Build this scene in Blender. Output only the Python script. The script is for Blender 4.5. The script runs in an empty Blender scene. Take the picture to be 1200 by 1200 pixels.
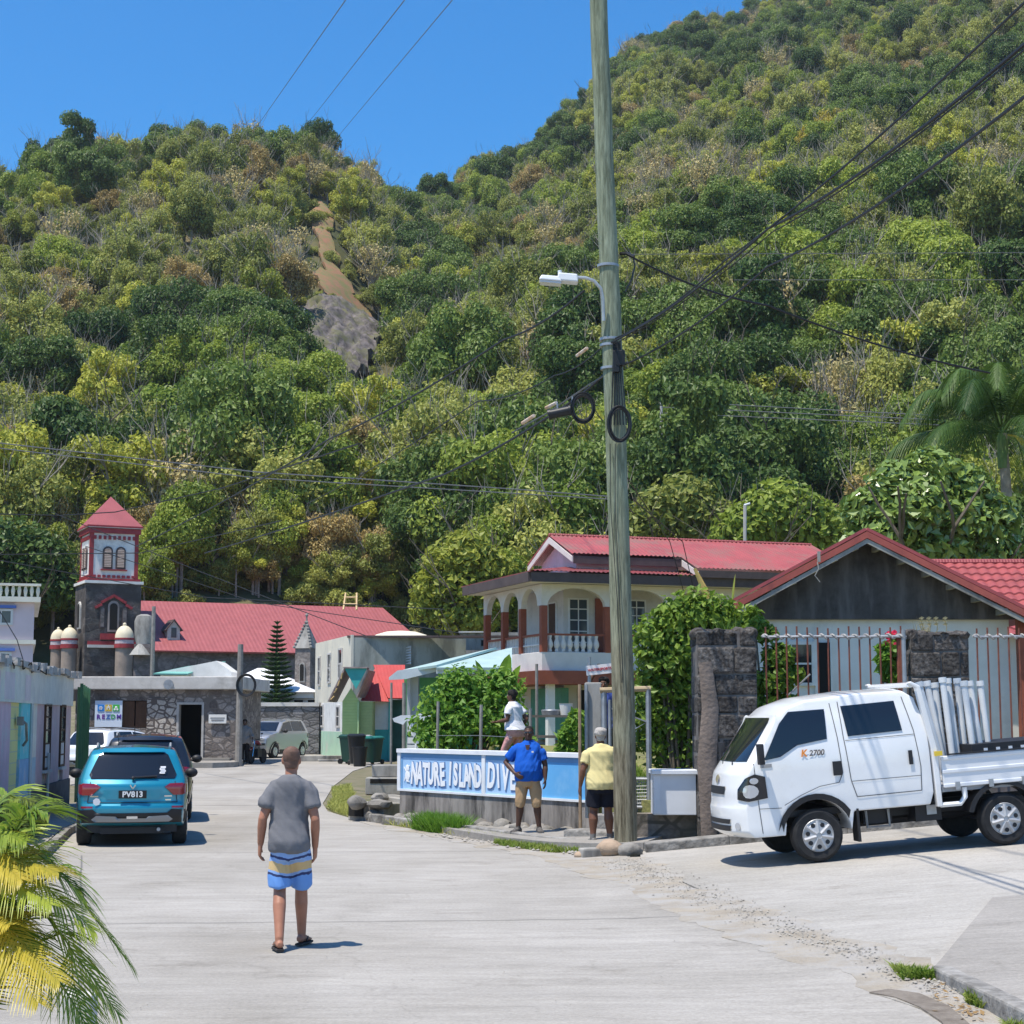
import bpy, bmesh, math, random
import numpy as np
from mathutils import Vector, Matrix, Euler
from mathutils.bvhtree import BVHTree
R = math.radians
rng = random.Random(11)
NP = np.random.default_rng(5)
scene = bpy.context.scene
COL = scene.collection
# camera
FPX = 2000.0                       # focal length in photo pixels (photo is 1200 px wide)
CAMZ = 2.03
TH = math.atan(243 / FPX)
cam_d = bpy.data.cameras.new("camera")
cam = bpy.data.objects.new("camera", cam_d)
COL.objects.link(cam)
cam.location = (0, 0, CAMZ)
cam.rotation_euler = (R(90) + TH, 0, 0)
cam_d.sensor_width = 36
cam_d.lens = 36 * FPX / 1200
cam_d.clip_start = 0.1
cam_d.clip_end = 5000
scene.camera = cam
def at(u, v, y):
 """the point at distance y (along the street) that the photo shows at pixel u, v"""
 b = (600 - v) / FPX
 a = (u - 600) / FPX
 dy = math.cos(TH) - math.sin(TH) * b
 dz = math.sin(TH) + math.cos(TH) * b
 return Vector((a / dy * y, y, CAMZ + dz / dy * y))
def elev(v):
 b = (600 - v) / FPX
 return (math.sin(TH) + math.cos(TH) * b) / (math.cos(TH) - math.sin(TH) * b)
# materials
def nodes(name):
 m = bpy.data.materials.new(name)
 m.use_nodes = True
 nt = m.node_tree
 return m, nt, nt.nodes["Principled BSDF"], nt.links
def mat(name, c1, c2=None, scale=3.0, rough=0.8, detail=6, metal=0.0, bump=0.0, bscale=None,
  stretch=(1, 1, 1), c3=None, s3=0.6, t3=0.58, spec=0.3, coat=0.0, lo=0.35, hi=0.65):
 """noise-varied surface: c1/c2 blotches, c3 larger stains"""
 m, nt, p, L = nodes(name)
 p.inputs["Roughness"].default_value = rough
 p.inputs["Metallic"].default_value = metal
 p.inputs["Specular IOR Level"].default_value = spec
 p.inputs["Coat Weight"].default_value = coat
 tc = nt.nodes.new("ShaderNodeTexCoord")
 mp = nt.nodes.new("ShaderNodeMapping")
 mp.inputs["Scale"].default_value = stretch
 L.new(tc.outputs["Object"], mp.inputs["Vector"])
 if c2 is None:
  c2 = tuple(min(1, k * 0.86) for k in c1)
 n = nt.nodes.new("ShaderNodeTexNoise")
 n.inputs["Scale"].default_value = scale
 n.inputs["Detail"].default_value = detail
 n.inputs["Roughness"].default_value = 0.62
 L.new(mp.outputs[0], n.inputs["Vector"])
 rp = nt.nodes.new("ShaderNodeValToRGB")
 rp.color_ramp.elements[0].position = lo
 rp.color_ramp.elements[1].position = hi
 rp.color_ramp.elements[0].color = (*c1, 1)
 rp.color_ramp.elements[1].color = (*c2, 1)
 L.new(n.outputs["Fac"], rp.inputs["Fac"])
 out = rp.outputs["Color"]
 if c3 is not None:
  n3 = nt.nodes.new("ShaderNodeTexNoise")
  n3.inputs["Scale"].default_value = s3
  n3.inputs["Detail"].default_value = 8
  n3.inputs["Roughness"].default_value = 0.7
  L.new(mp.outputs[0], n3.inputs["Vector"])
  r3 = nt.nodes.new("ShaderNodeValToRGB")
  r3.color_ramp.elements[0].position = t3 - 0.08
  r3.color_ramp.elements[1].position = t3 + 0.1
  L.new(n3.outputs["Fac"], r3.inputs["Fac"])
  mx = nt.nodes.new("ShaderNodeMix")
  mx.data_type = 'RGBA'
  L.new(r3.outputs["Color"], mx.inputs["Factor"])
  L.new(out, mx.inputs[6])
  mx.inputs[7].default_value = (*c3, 1)
  out = mx.outputs[2]
 L.new(out, p.inputs["Base Color"])
 if bump:
  b = nt.nodes.new("ShaderNodeBump")
  b.inputs["Strength"].default_value = bump
  b.inputs["Distance"].default_value = 0.03
  nb = nt.nodes.new("ShaderNodeTexNoise")
  nb.inputs["Scale"].default_value = bscale or scale * 4
  nb.inputs["Detail"].default_value = 6
  L.new(mp.outputs[0], nb.inputs["Vector"])
  L.new(nb.outputs["Fac"], b.inputs["Height"])
  L.new(b.outputs[0], p.inputs["Normal"])
 return m
def stone_mat(name, ca, cb, mortar, scale=3.0, rough=0.9, edge=0.06, stretch=(1, 1, 1.3), bump=1.0, dark=None, coord="Object"):
 """rubble masonry: voronoi cells, each its own tone, with mortar between"""
 m, nt, p, L = nodes(name)
 p.inputs["Roughness"].default_value = rough
 p.inputs["Specular IOR Level"].default_value = 0.2
 tc = nt.nodes.new("ShaderNodeTexCoord")
 mp = nt.nodes.new("ShaderNodeMapping")
 mp.inputs["Scale"].default_value = stretch
 L.new(tc.outputs[coord], mp.inputs["Vector"])
 v = nt.nodes.new("ShaderNodeTexVoronoi")
 v.inputs["Scale"].default_value = scale
 L.new(mp.outputs[0], v.inputs["Vector"])
 e = nt.nodes.new("ShaderNodeTexVoronoi")
 e.feature = 'DISTANCE_TO_EDGE'
 e.inputs["Scale"].default_value = scale
 L.new(mp.outputs[0], e.inputs["Vector"])
 sep = nt.nodes.new("ShaderNodeSeparateColor")
 L.new(v.outputs["Color"], sep.inputs[0])
 rp = nt.nodes.new("ShaderNodeValToRGB")
 rp.color_ramp.elements[0].color = (*ca, 1)
 rp.color_ramp.elements[1].color = (*cb, 1)
 L.new(sep.outputs[0], rp.inputs["Fac"])
 n = nt.nodes.new("ShaderNodeTexNoise")
 n.inputs["Scale"].default_value = scale * 5
 n.inputs["Detail"].default_value = 5
 L.new(mp.outputs[0], n.inputs["Vector"])
 mul = nt.nodes.new("ShaderNodeMix")
 mul.data_type = 'RGBA'
 mul.blend_type = 'MULTIPLY'
 mul.inputs["Factor"].default_value = 0.7
 L.new(rp.outputs[0], mul.inputs[6])
 rn = nt.nodes.new("ShaderNodeValToRGB")
 rn.color_ramp.elements[0].position = 0.3
 rn.color_ramp.elements[0].color = (.35, .35, .35, 1)
 rn.color_ramp.elements[1].position = 0.65
 L.new(n.outputs["Fac"], rn.inputs["Fac"])
 L.new(rn.outputs[0], mul.inputs[7])
 re_ = nt.nodes.new("ShaderNodeValToRGB")
 re_.color_ramp.elements[0].position = edge * 0.5
 re_.color_ramp.elements[1].position = edge
 L.new(e.outputs["Distance"], re_.inputs["Fac"])
 mx = nt.nodes.new("ShaderNodeMix")
 mx.data_type = 'RGBA'
 L.new(re_.outputs[0], mx.inputs["Factor"])
 mx.inputs[6].default_value = (*mortar, 1)
 L.new(mul.outputs[2], mx.inputs[7])
 out = mx.outputs[2]
 if dark is not None:
  n3 = nt.nodes.new("ShaderNodeTexNoise")
  n3.inputs["Scale"].default_value = 0.9
  n3.inputs["Detail"].default_value = 8
  L.new(tc.outputs[coord], n3.inputs["Vector"])
  r3 = nt.nodes.new("ShaderNodeValToRGB")
  r3.color_ramp.elements[0].position = 0.45
  r3.color_ramp.elements[1].position = 0.62
  L.new(n3.outputs["Fac"], r3.inputs["Fac"])
  m3 = nt.nodes.new("ShaderNodeMix")
  m3.data_type = 'RGBA'
  L.new(r3.outputs[0], m3.inputs["Factor"])
  L.new(out, m3.inputs[6])
  m3.inputs[7].default_value = (*dark, 1)
  out = m3.outputs[2]
 L.new(out, p.inputs["Base Color"])
 b = nt.nodes.new("ShaderNodeBump")
 b.inputs["Strength"].default_value = bump
 b.inputs["Distance"].default_value = 0.04
 ad = nt.nodes.new("ShaderNodeMath")
 ad.operation = 'MULTIPLY_ADD'
 L.new(n.outputs["Fac"], ad.inputs[0])
 ad.inputs[1].default_value = 0.25
 cl = nt.nodes.new("ShaderNodeMath")
 cl.operation = 'MINIMUM'
 L.new(e.outputs["Distance"], cl.inputs[0])
 cl.inputs[1].default_value = 0.2
 L.new(cl.outputs[0], ad.inputs[2])
 L.new(ad.outputs[0], b.inputs["Height"])
 L.new(b.outputs[0], p.inputs["Normal"])
 return m
def wave_mat(name, c1, c2, scale=8.0, axis='X', rough=0.5, metal=0.0, bump=0.6, dist=0.02, stain=None, coord="Object", profile='SIN', spec=0.3):
 """ribbed sheet or boards: bands across one object axis"""
 m, nt, p, L = nodes(name)
 p.inputs["Roughness"].default_value = rough
 p.inputs["Metallic"].default_value = metal
 p.inputs["Specular IOR Level"].default_value = spec
 tc = nt.nodes.new("ShaderNodeTexCoord")
 w = nt.nodes.new("ShaderNodeTexWave")
 w.wave_type = 'BANDS'
 w.bands_direction = axis
 w.wave_profile = profile
 w.inputs["Scale"].default_value = scale
 w.inputs["Distortion"].default_value = 0.0
 L.new(tc.outputs[coord], w.inputs["Vector"])
 n = nt.nodes.new("ShaderNodeTexNoise")
 n.inputs["Scale"].default_value = 1.7
 n.inputs["Detail"].default_value = 8
 n.inputs["Roughness"].default_value = 0.7
 L.new(tc.outputs[coord], n.inputs["Vector"])
 rp = nt.nodes.new("ShaderNodeValToRGB")
 rp.color_ramp.elements[0].position = 0.35
 rp.color_ramp.elements[1].position = 0.68
 rp.color_ramp.elements[0].color = (*c1, 1)
 rp.color_ramp.elements[1].color = (*c2, 1)
 L.new(n.outputs["Fac"], rp.inputs["Fac"])
 out = rp.outputs[0]
 if stain is not None:
  n3 = nt.nodes.new("ShaderNodeTexNoise")
  n3.inputs["Scale"].default_value = 5
  n3.inputs["Detail"].default_value = 8
  mp = nt.nodes.new("ShaderNodeMapping")
  mp.inputs["Scale"].default_value = (1, 1, 0.2)
  L.new(tc.outputs[coord], mp.inputs[0])
  L.new(mp.outputs[0], n3.inputs["Vector"])
  r3 = nt.nodes.new("ShaderNodeValToRGB")
  r3.color_ramp.elements[0].position = 0.5
  r3.color_ramp.elements[1].position = 0.7
  L.new(n3.outputs["Fac"], r3.inputs["Fac"])
  m3 = nt.nodes.new("ShaderNodeMix")
  m3.data_type = 'RGBA'
  L.new(r3.outputs[0], m3.inputs["Factor"])
  L.new(out, m3.inputs[6])
  m3.inputs[7].default_value = (*stain, 1)
  out = m3.outputs[2]
 L.new(out, p.inputs["Base Color"])
 b = nt.nodes.new("ShaderNodeBump")
 b.inputs["Strength"].default_value = bump
 b.inputs["Distance"].default_value = dist
 L.new(w.outputs["Fac"], b.inputs["Height"])
 L.new(b.outputs[0], p.inputs["Normal"])
 return m
def leaf_mat(name, ca, cb, cc=None, rough=0.5, trans=0.35, nscale=0.35, spec=0.3, var=0.25):
 """leaves: the tone differs from tree to tree (object random) and from bough to bough"""
 m, nt, p, L = nodes(name)
 p.inputs["Roughness"].default_value = rough
 p.inputs["Specular IOR Level"].default_value = spec
 tc = nt.nodes.new("ShaderNodeTexCoord")
 n = nt.nodes.new("ShaderNodeTexNoise")
 n.inputs["Scale"].default_value = nscale
 n.inputs["Detail"].default_value = 3
 L.new(tc.outputs["Object"], n.inputs["Vector"])
 oi = nt.nodes.new("ShaderNodeObjectInfo")
 geo = nt.nodes.new("ShaderNodeNewGeometry")
 a = nt.nodes.new("ShaderNodeMath")
 a.operation = 'MULTIPLY_ADD'
 L.new(oi.outputs["Random"], a.inputs[0])
 a.inputs[1].default_value = 0.8
 L.new(n.outputs["Fac"], a.inputs[2])
 a2 = nt.nodes.new("ShaderNodeMath")
 a2.operation = 'MULTIPLY_ADD'
 L.new(geo.outputs["Random Per Island"], a2.inputs[0])
 a2.inputs[1].default_value = 0.35
 L.new(a.outputs[0], a2.inputs[2])
 a3 = nt.nodes.new("ShaderNodeMath")
 a3.operation = 'SUBTRACT'
 L.new(a2.outputs[0], a3.inputs[0])
 a3.inputs[1].default_value = 0.55
 rp = nt.nodes.new("ShaderNodeValToRGB")
 rp.color_ramp.elements[0].position = 0.12
 rp.color_ramp.elements[1].position = 0.85
 rp.color_ramp.elements[0].color = (*ca, 1)
 rp.color_ramp.elements[1].color = (*cb, 1)
 if cc is not None:
  el = rp.color_ramp.elements.new(0.5)
  el.color = (*cc, 1)
 L.new(a3.outputs[0], rp.inputs["Fac"])
 L.new(rp.outputs[0], p.inputs["Base Color"])
 tr = nt.nodes.new("ShaderNodeBsdfTranslucent")
 hs = nt.nodes.new("ShaderNodeHueSaturation")
 hs.inputs["Value"].default_value = 1.3
 L.new(rp.outputs[0], hs.inputs["Color"])
 L.new(hs.outputs[0], tr.inputs["Color"])
 ms = nt.nodes.new("ShaderNodeMixShader")
 ms.inputs[0].default_value = trans
 L.new(p.outputs[0], ms.inputs[1])
 L.new(tr.outputs[0], ms.inputs[2])
 L.new(ms.outputs[0], nt.nodes["Material Output"].inputs["Surface"])
 return m
def plain(name, c, rough=0.5, metal=0.0, spec=0.4, coat=0.0, trans=0.0):
 m, nt, p, L = nodes(name)
 p.inputs["Base Color"].default_value = (*c, 1)
 p.inputs["Roughness"].default_value = rough
 p.inputs["Metallic"].default_value = metal
 p.inputs["Specular IOR Level"].default_value = spec
 p.inputs["Coat Weight"].default_value = coat
 p.inputs["Coat Roughness"].default_value = 0.06
 return m
# objects
def tag(o, label=None, cat=None, group=None, kind=None):
 if label: o["label"] = label
 if cat: o["category"] = cat
 if group: o["group"] = group
 if kind: o["kind"] = kind
 return o
def thing(name, label, cat, loc=(0, 0, 0), rz=0.0, group=None):
 o = bpy.data.objects.new(name, None)
 COL.objects.link(o)
 o.location = loc
 o.rotation_euler = (0, 0, rz)
 o.empty_display_size = 0.2
 return tag(o, label, cat, group)
def link_mesh(name, me, m=None, parent=None):
 o = bpy.data.objects.new(name, me)
 COL.objects.link(o)
 if m is not None:
  for k in (m if isinstance(m, (list, tuple)) else [m]):
   me.materials.append(k)
 if parent is not None:
  o.parent = parent
 return o
def copy_tree(o, parent=None):
 c = o.copy()
 COL.objects.link(c)
 if parent is not None:
  c.parent = parent
 for ch in list(o.children):
  copy_tree(ch, c)
 return c
def np_mesh(name, verts, faces, smooth=False, midx=None):
 """verts (n,3), faces (m,k) numpy"""
 me = bpy.data.meshes.new(name)
 verts = np.asarray(verts, dtype=np.float32)
 faces = np.asarray(faces, dtype=np.int32)
 k = faces.shape[1]
 me.vertices.add(len(verts))
 me.vertices.foreach_set("co", verts.ravel())
 me.loops.add(faces.size)
 me.loops.foreach_set("vertex_index", faces.ravel())
 me.polygons.add(len(faces))
 me.polygons.foreach_set("loop_start", np.arange(0, faces.size, k, dtype=np.int32))
 me.polygons.foreach_set("use_smooth", np.full(len(faces), smooth, dtype=bool))
 if midx is not None:
  me.polygons.foreach_set("material_index", np.asarray(midx, dtype=np.int32))
 me.update(calc_edges=True)
 return me
class MB:
 """collects shapes, then links them as one mesh object"""
 def __init__(self):
  self.bm = bmesh.new()
 def _add(self, verts, faces):
  vs = [self.bm.verts.new(v) for v in verts]
  for f in faces:
   try:
    self.bm.faces.new([vs[i] for i in f])
   except ValueError:
    pass
  return self
 def box(self, c, s, rz=0.0, rx=0.0, ry=0.0, taper=1.0):
  c = Vector(c)
  M = Euler((rx, ry, rz)).to_matrix()
  vs = []
  for z in (-.5, .5):
   k = taper if z > 0 else 1.0
   for x, y in ((-.5, -.5), (.5, -.5), (.5, .5), (-.5, .5)):
    vs.append(c + M @ Vector((x * s[0] * k, y * s[1] * k, z * s[2])))
  return self._add(vs, [(3, 2, 1, 0), (4, 5, 6, 7), (0, 1, 5, 4), (1, 2, 6, 5), (2, 3, 7, 6), (3, 0, 4, 7)])
 def bx(self, x0, x1, y0, y1, z0, z1):
  return self.box(((x0 + x1) / 2, (y0 + y1) / 2, (z0 + z1) / 2), (abs(x1 - x0), abs(y1 - y0), abs(z1 - z0)))
 def tube(self, pts, r, n=8, r1=None, caps=True, flat=None):
  pts = [Vector(p) for p in pts]
  k = len(pts)
  if isinstance(r, (list, tuple)):
   rs = list(r)
  else:
   rs = [r + ((r1 if r1 is not None else r) - r) * i / (k - 1) for i in range(k)]
  vs, fs = [], []
  prev = None
  for i, p in enumerate(pts):
   d = (pts[min(i + 1, k - 1)] - pts[max(i - 1, 0)])
   if d.length < 1e-9: d = Vector((0, 0, 1))
   d.normalize()
   if prev is None:
    a = Vector((1, 0, 0)) if abs(d.x) < 0.8 else Vector((0, 1, 0))
    a = (a - d * a.dot(d)).normalized()
   else:
    a = (prev - d * prev.dot(d))
    a = a.normalized() if a.length > 1e-6 else prev
   prev = a
   b = d.cross(a)
   for j in range(n):
    t = 2 * math.pi * j / n
    vs.append(p + a * (math.cos(t) * rs[i]) + b * (math.sin(t) * rs[i] * (flat or 1)))
  for i in range(k - 1):
   for j in range(n):
    fs.append((i * n + j, i * n + (j + 1) % n, (i + 1) * n + (j + 1) % n, (i + 1) * n + j))
  if caps:
   fs.append(tuple(range(n - 1, -1, -1)))
   fs.append(tuple((k - 1) * n + j for j in range(n)))
  return self._add(vs, fs)
 def cyl(self, p0, p1, r, r1=None, n=12):
  return self.tube([p0, p1], r, n, r1)
 def lathe(self, prof, n=24, c=(0, 0, 0), M=None):
  """prof: (radius, z) list round local z"""
  c = Vector(c)
  M = M or Matrix.Identity(3)
  vs, fs = [], []
  for (r, z) in prof:
   for j in range(n):
    t = 2 * math.pi * j / n
    vs.append(c + M @ Vector((r * math.cos(t), r * math.sin(t), z)))
  for i in range(len(prof) - 1):
   for j in range(n):
    fs.append((i * n + j, i * n + (j + 1) % n, (i + 1) * n + (j + 1) % n, (i + 1) * n + j))
  if prof[0][0] > 1e-4: fs.append(tuple(range(n - 1, -1, -1)))
  if prof[-1][0] > 1e-4: fs.append(tuple((len(prof) - 1) * n + j for j in range(n)))
  return self._add(vs, fs)
 def prism(self, poly, d, M=None, o=(0, 0, 0)):
  """poly: 2-D (a, b) -> local x, z; extruded along local y from 0 to d"""
  o = Vector(o)
  M = M or Matrix.Identity(3)
  n = len(poly)
  vs = [o + M @ Vector((a, 0, b)) for a, b in poly] + [o + M @ Vector((a, d, b)) for a, b in poly]
  fs = [tuple(range(n)), tuple(range(2 * n - 1, n - 1, -1))]
  for i in range(n):
   j = (i + 1) % n
   fs.append((i, n + i, n + j, j))
  return self._add(vs, fs)
 def quad(self, *p):
  return self._add([Vector(q) for q in p], [tuple(range(len(p)))])
 def slab(self, pts, th):
  """a thick sheet: polygon pts in 3-D, thickness th below it"""
  pts = [Vector(p) for p in pts]
  n = (pts[1] - pts[0]).cross(pts[2] - pts[0]).normalized()
  if n.z < 0: n = -n
  k = len(pts)
  vs = pts + [p - n * th for p in pts]
  fs = [tuple(range(k)), tuple(range(2 * k - 1, k - 1, -1))]
  for i in range(k):
   j = (i + 1) % k
   fs.append((i, k + i, k + j, j))
  return self._add(vs, fs)
 def ball(self, c, r, n=12, m=8, M=None):
  c = Vector(c)
  r = Vector(r) if isinstance(r, (tuple, list, Vector)) else Vector((r, r, r))
  M = M or Matrix.Identity(3)
  vs, fs = [], []
  for i in range(m + 1):
   ph = math.pi * i / m
   for j in range(n):
    t = 2 * math.pi * j / n
    vs.append(c + M @ Vector((r.x * math.sin(ph) * math.cos(t), r.y * math.sin(ph) * math.sin(t), -r.z * math.cos(ph))))
  for i in range(m):
   for j in range(n):
    fs.append((i * n + j, i * n + (j + 1) % n, (i + 1) * n + (j + 1) % n, (i + 1) * n + j))
  self._add(vs, fs)
  bmesh.ops.remove_doubles(self.bm, verts=self.bm.verts[-len(vs):], dist=1e-6)
  self.bm.verts.ensure_lookup_table()
  return self
 def loft(self, secs, n=16, caps=True, pw=2.0):
  """secs: (centre, rx, ry) horizontal ellipses, or (centre, rx, ry, matrix)"""
  vs, fs = [], []
  for s in secs:
   c = Vector(s[0])
   M = s[3] if len(s) > 3 else Matrix.Identity(3)
   for j in range(n):
    t = 2 * math.pi * j / n
    cx, sy = math.cos(t), math.sin(t)
    x = math.copysign(abs(cx) ** (2 / pw), cx) * s[1]
    y = math.copysign(abs(sy) ** (2 / pw), sy) * s[2]
    vs.append(c + M @ Vector((x, y, 0)))
  k = len(secs)
  for i in range(k - 1):
   for j in range(n):
    fs.append((i * n + j, i * n + (j + 1) % n, (i + 1) * n + (j + 1) % n, (i + 1) * n + j))
  if caps:
   fs.append(tuple(range(n - 1, -1, -1)))
   fs.append(tuple((k - 1) * n + j for j in range(n)))
  return self._add(vs, fs)
 def build(self, name, m=None, parent=None, smooth=False, bevel=0.0, seg=2, angle=35, loc=None, rz=None, clean=True):
  bm = self.bm
  if clean:
   bmesh.ops.recalc_face_normals(bm, faces=bm.faces)
  if bevel:
   ed = [e for e in bm.edges if len(e.link_faces) == 2 and e.calc_face_angle(0) > R(30)]
   bmesh.ops.bevel(bm, geom=ed, offset=bevel, segments=seg, profile=0.5, affect='EDGES', clamp_overlap=True)
  me = bpy.data.meshes.new(name)
  bm.to_mesh(me)
  bm.free()
  if smooth:
   me.polygons.foreach_set("use_smooth", np.ones(len(me.polygons), dtype=bool))
   me.set_sharp_from_angle(angle=R(angle))
  o = link_mesh(name, me, m, parent)
  if loc is not None: o.location = loc
  if rz is not None: o.rotation_euler.z = rz
  return o
def baked(o):
 """apply the modifiers of o to its mesh"""
 dg = bpy.context.evaluated_depsgraph_get()
 dg.update()
 me = bpy.data.meshes.new_from_object(o.evaluated_get(dg), preserve_all_data_layers=False, depsgraph=dg)
 old = o.data
 o.modifiers.clear()
 o.data = me
 me.name = o.name
 if isinstance(old, bpy.types.Mesh) and old.users == 0: bpy.data.meshes.remove(old)
 return o
def fused(mb, name, m, parent=None, voxel=0.008, smooth_it=4, loc=None):
 """overlapping closed shapes grown into one continuous skin"""
 o = mb.build(name, None, None)
 md = o.modifiers.new("r", 'REMESH')
 md.mode = 'VOXEL'
 md.voxel_size = voxel
 md.use_smooth_shade = True
 s = o.modifiers.new("s", 'SMOOTH')
 s.factor = 0.5
 s.iterations = smooth_it
 baked(o)
 o.data.materials.clear()
 for k in (m if isinstance(m, (list, tuple)) else [m]):
  o.data.materials.append(k)
 o.data.polygons.foreach_set("use_smooth", np.ones(len(o.data.polygons), dtype=bool))
 if parent is not None: o.parent = parent
 if loc is not None: o.location = loc
 return o
def text_mesh(name, s, size, m, parent=None, extrude=0.004, offset=0.0, loc=(0, 0, 0), rot=(R(90), 0, 0), spacing=1.0, shear=0.0, align='CENTER'):
 cu = bpy.data.curves.new(name, 'FONT')
 cu.body = s
 cu.size = size
 cu.extrude = extrude
 cu.offset = offset
 cu.space_character = spacing
 cu.shear = shear
 cu.align_x = align
 cu.align_y = 'CENTER'
 cu.resolution_u = 3
 t = bpy.data.objects.new(name, cu)
 COL.objects.link(t)
 dg = bpy.context.evaluated_depsgraph_get()
 dg.update()
 me = bpy.data.meshes.new_from_object(t.evaluated_get(dg))
 bpy.data.objects.remove(t)
 bpy.data.curves.remove(cu)
 o = link_mesh(name, me, None, parent)
 me.materials.clear()
 me.materials.append(m)
 o.location = loc
 o.rotation_euler = rot
 return o
def decal(bvh, poly, axis, m, name, parent, off=0.006, step=0.06, th=0.004, start=None):
 """a thin panel that follows a body: 2-D outline thrown along an axis ('-y','+y','x','-x') onto the body"""
 bm = bmesh.new()
 vs = [bm.verts.new((a, b, 0)) for a, b in poly]
 bm.faces.new(vs)
 xs = [p[0] for p in poly]
 ys = [p[1] for p in poly]
 for k, (lo, hi) in enumerate(((min(xs), max(xs)), (min(ys), max(ys)))):
  t = lo + step
  while t < hi - 1e-4:
   g = bm.verts[:] + bm.edges[:] + bm.faces[:]
   bmesh.ops.bisect_plane(bm, geom=g, plane_co=((t, 0, 0) if k == 0 else (0, t, 0)), plane_no=((1, 0, 0) if k == 0 else (0, 1, 0)))
   t += step
 bmesh.ops.triangulate(bm, faces=bm.faces)
 S = 6.0
 if not isinstance(axis, str):
  d, ua = axis
 dirs = {'+y': Vector((0, 1, 0)), '-y': Vector((0, -1, 0)), '+x': Vector((1, 0, 0)), '-x': Vector((-1, 0, 0)), '-z': Vector((0, 0, -1))}
 if isinstance(axis, str): d = dirs[axis]
 bad = []
 for v in bm.verts:
  a, b = v.co.x, v.co.y
  if not isinstance(axis, str): o = ua * a + Vector((0, 0, b)) - d * S
  elif axis in ('+y', '-y'): o = Vector((a, 0, b)) - d * S
  elif axis == '-z': o = Vector((a, b, 0)) - d * S
  else: o = Vector((0, a, b)) - d * S
  h, nrm, i, dist = bvh.ray_cast(o, d)
  if h is None:
   bad.append(v)
   continue
  if nrm.dot(d) > 0: nrm = -nrm
  v.co = h + nrm * off * 0.3 - d * off * 0.7
 if bad: bmesh.ops.delete(bm, geom=bad, context='VERTS')
 for f in bm.faces:
  f.smooth = True
 bmesh.ops.recalc_face_normals(bm, faces=bm.faces)
 if len(bm.faces):
  bm.faces.ensure_lookup_table()
  if sum((f.normal.dot(d) * f.calc_area() for f in bm.faces)) > 0:
   bmesh.ops.reverse_faces(bm, faces=bm.faces)
 me = bpy.data.meshes.new(name)
 bm.to_mesh(me)
 bm.free()
 return link_mesh(name, me, m, parent)
def ribbed(p00, p10, p11, p01, pitch, amp, name, m, parent=None):
 """profiled roof sheet: ribs run from the p00-p10 edge to the p01-p11 edge"""
 p00, p10, p11, p01 = (Vector(p) for p in (p00, p10, p11, p01))
 n = max(4, int((p10 - p00).length / pitch * 4))
 nr = (p10 - p00).cross(p01 - p00).normalized()
 if nr.z < 0: nr = -nr
 vs, fs = [], []
 prof = (0, 0, 1, 1)
 for i in range(n + 1):
  t = i / n
  o = nr * amp * prof[i % 4]
  vs += [p00.lerp(p10, t) + o, p01.lerp(p11, t) + o]
 for i in range(n):
  fs.append((2 * i, 2 * i + 2, 2 * i + 3, 2 * i + 1))
 return link_mesh(name, np_mesh(name, vs, fs, False), m, parent)
def _h(i, j, s):
 n = np.sin(i * 127.1 + j * 311.7 + s * 74.7) * 43758.5453
 return n - np.floor(n)
def np_fbm(x, y, seed=0, o=3):
 tot, a, t = 0, 1.0, 0
 for k in range(o):
  X, Y = x * 2 ** k, y * 2 ** k
  i, j = np.floor(X), np.floor(Y)
  fx, fy = X - i, Y - j
  fx, fy = fx * fx * (3 - 2 * fx), fy * fy * (3 - 2 * fy)
  s = seed + k
  A = _h(i, j, s) + (_h(i + 1, j, s) - _h(i, j, s)) * fx
  B = _h(i, j + 1, s) + (_h(i + 1, j + 1, s) - _h(i, j + 1, s)) * fx
  tot = tot + a * (A + (B - A) * fy)
  t += a
  a *= .5
 return tot / t
def hash_noise(x, y, seed=0):
 def h(i, j):
  n = math.sin(i * 127.1 + j * 311.7 + seed * 74.7) * 43758.5453
  return n - math.floor(n)
 i, j = math.floor(x), math.floor(y)
 fx, fy = x - i, y - j
 fx, fy = fx * fx * (3 - 2 * fx), fy * fy * (3 - 2 * fy)
 a = h(i, j) + (h(i + 1, j) - h(i, j)) * fx
 b = h(i, j + 1) + (h(i + 1, j + 1) - h(i, j + 1)) * fx
 return a + (b - a) * fy
def fbm(x, y, seed=0, o=3):
 s, a, t = 0, 1, 0
 for k in range(o):
  s += a * hash_noise(x * 2 ** k, y * 2 ** k, seed + k)
  t += a
  a *= .5
 return s / t
# light, sky
SUN_EL, SUN_AZ = R(70), math.atan2(-.64, -.77)         # to-sun, math angle from +x
to_sun = Vector((math.cos(SUN_EL) * math.cos(SUN_AZ), math.cos(SUN_EL) * math.sin(SUN_AZ), math.sin(SUN_EL)))
w = bpy.data.worlds.new("World")
scene.world = w
w.use_nodes = True
wn = w.node_tree
bg = wn.nodes["Background"]
sky = wn.nodes.new("ShaderNodeTexSky")
sky.sky_type = 'NISHITA'
sky.sun_disc = False
sky.sun_elevation = SUN_EL
sky.sun_rotation = math.atan2(to_sun.x, to_sun.y)
sky.altitude = 0
sky.air_density = 1.0
sky.dust_density = 0.45
sky.ozone_density = 5.0
hsv = wn.nodes.new("ShaderNodeHueSaturation")
hsv.inputs["Saturation"].default_value = 1.36
wn.links.new(sky.outputs[0], hsv.inputs["Color"])
wn.links.new(hsv.outputs[0], bg.inputs["Color"])
bg.inputs["Strength"].default_value = 0.135
sd = bpy.data.lights.new("sun", 'SUN')
sd.energy = 4.3
sd.angle = R(0.53)
sd.color = (1, .935, .83)
so = bpy.data.objects.new("sun", sd)
COL.objects.link(so)
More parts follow.
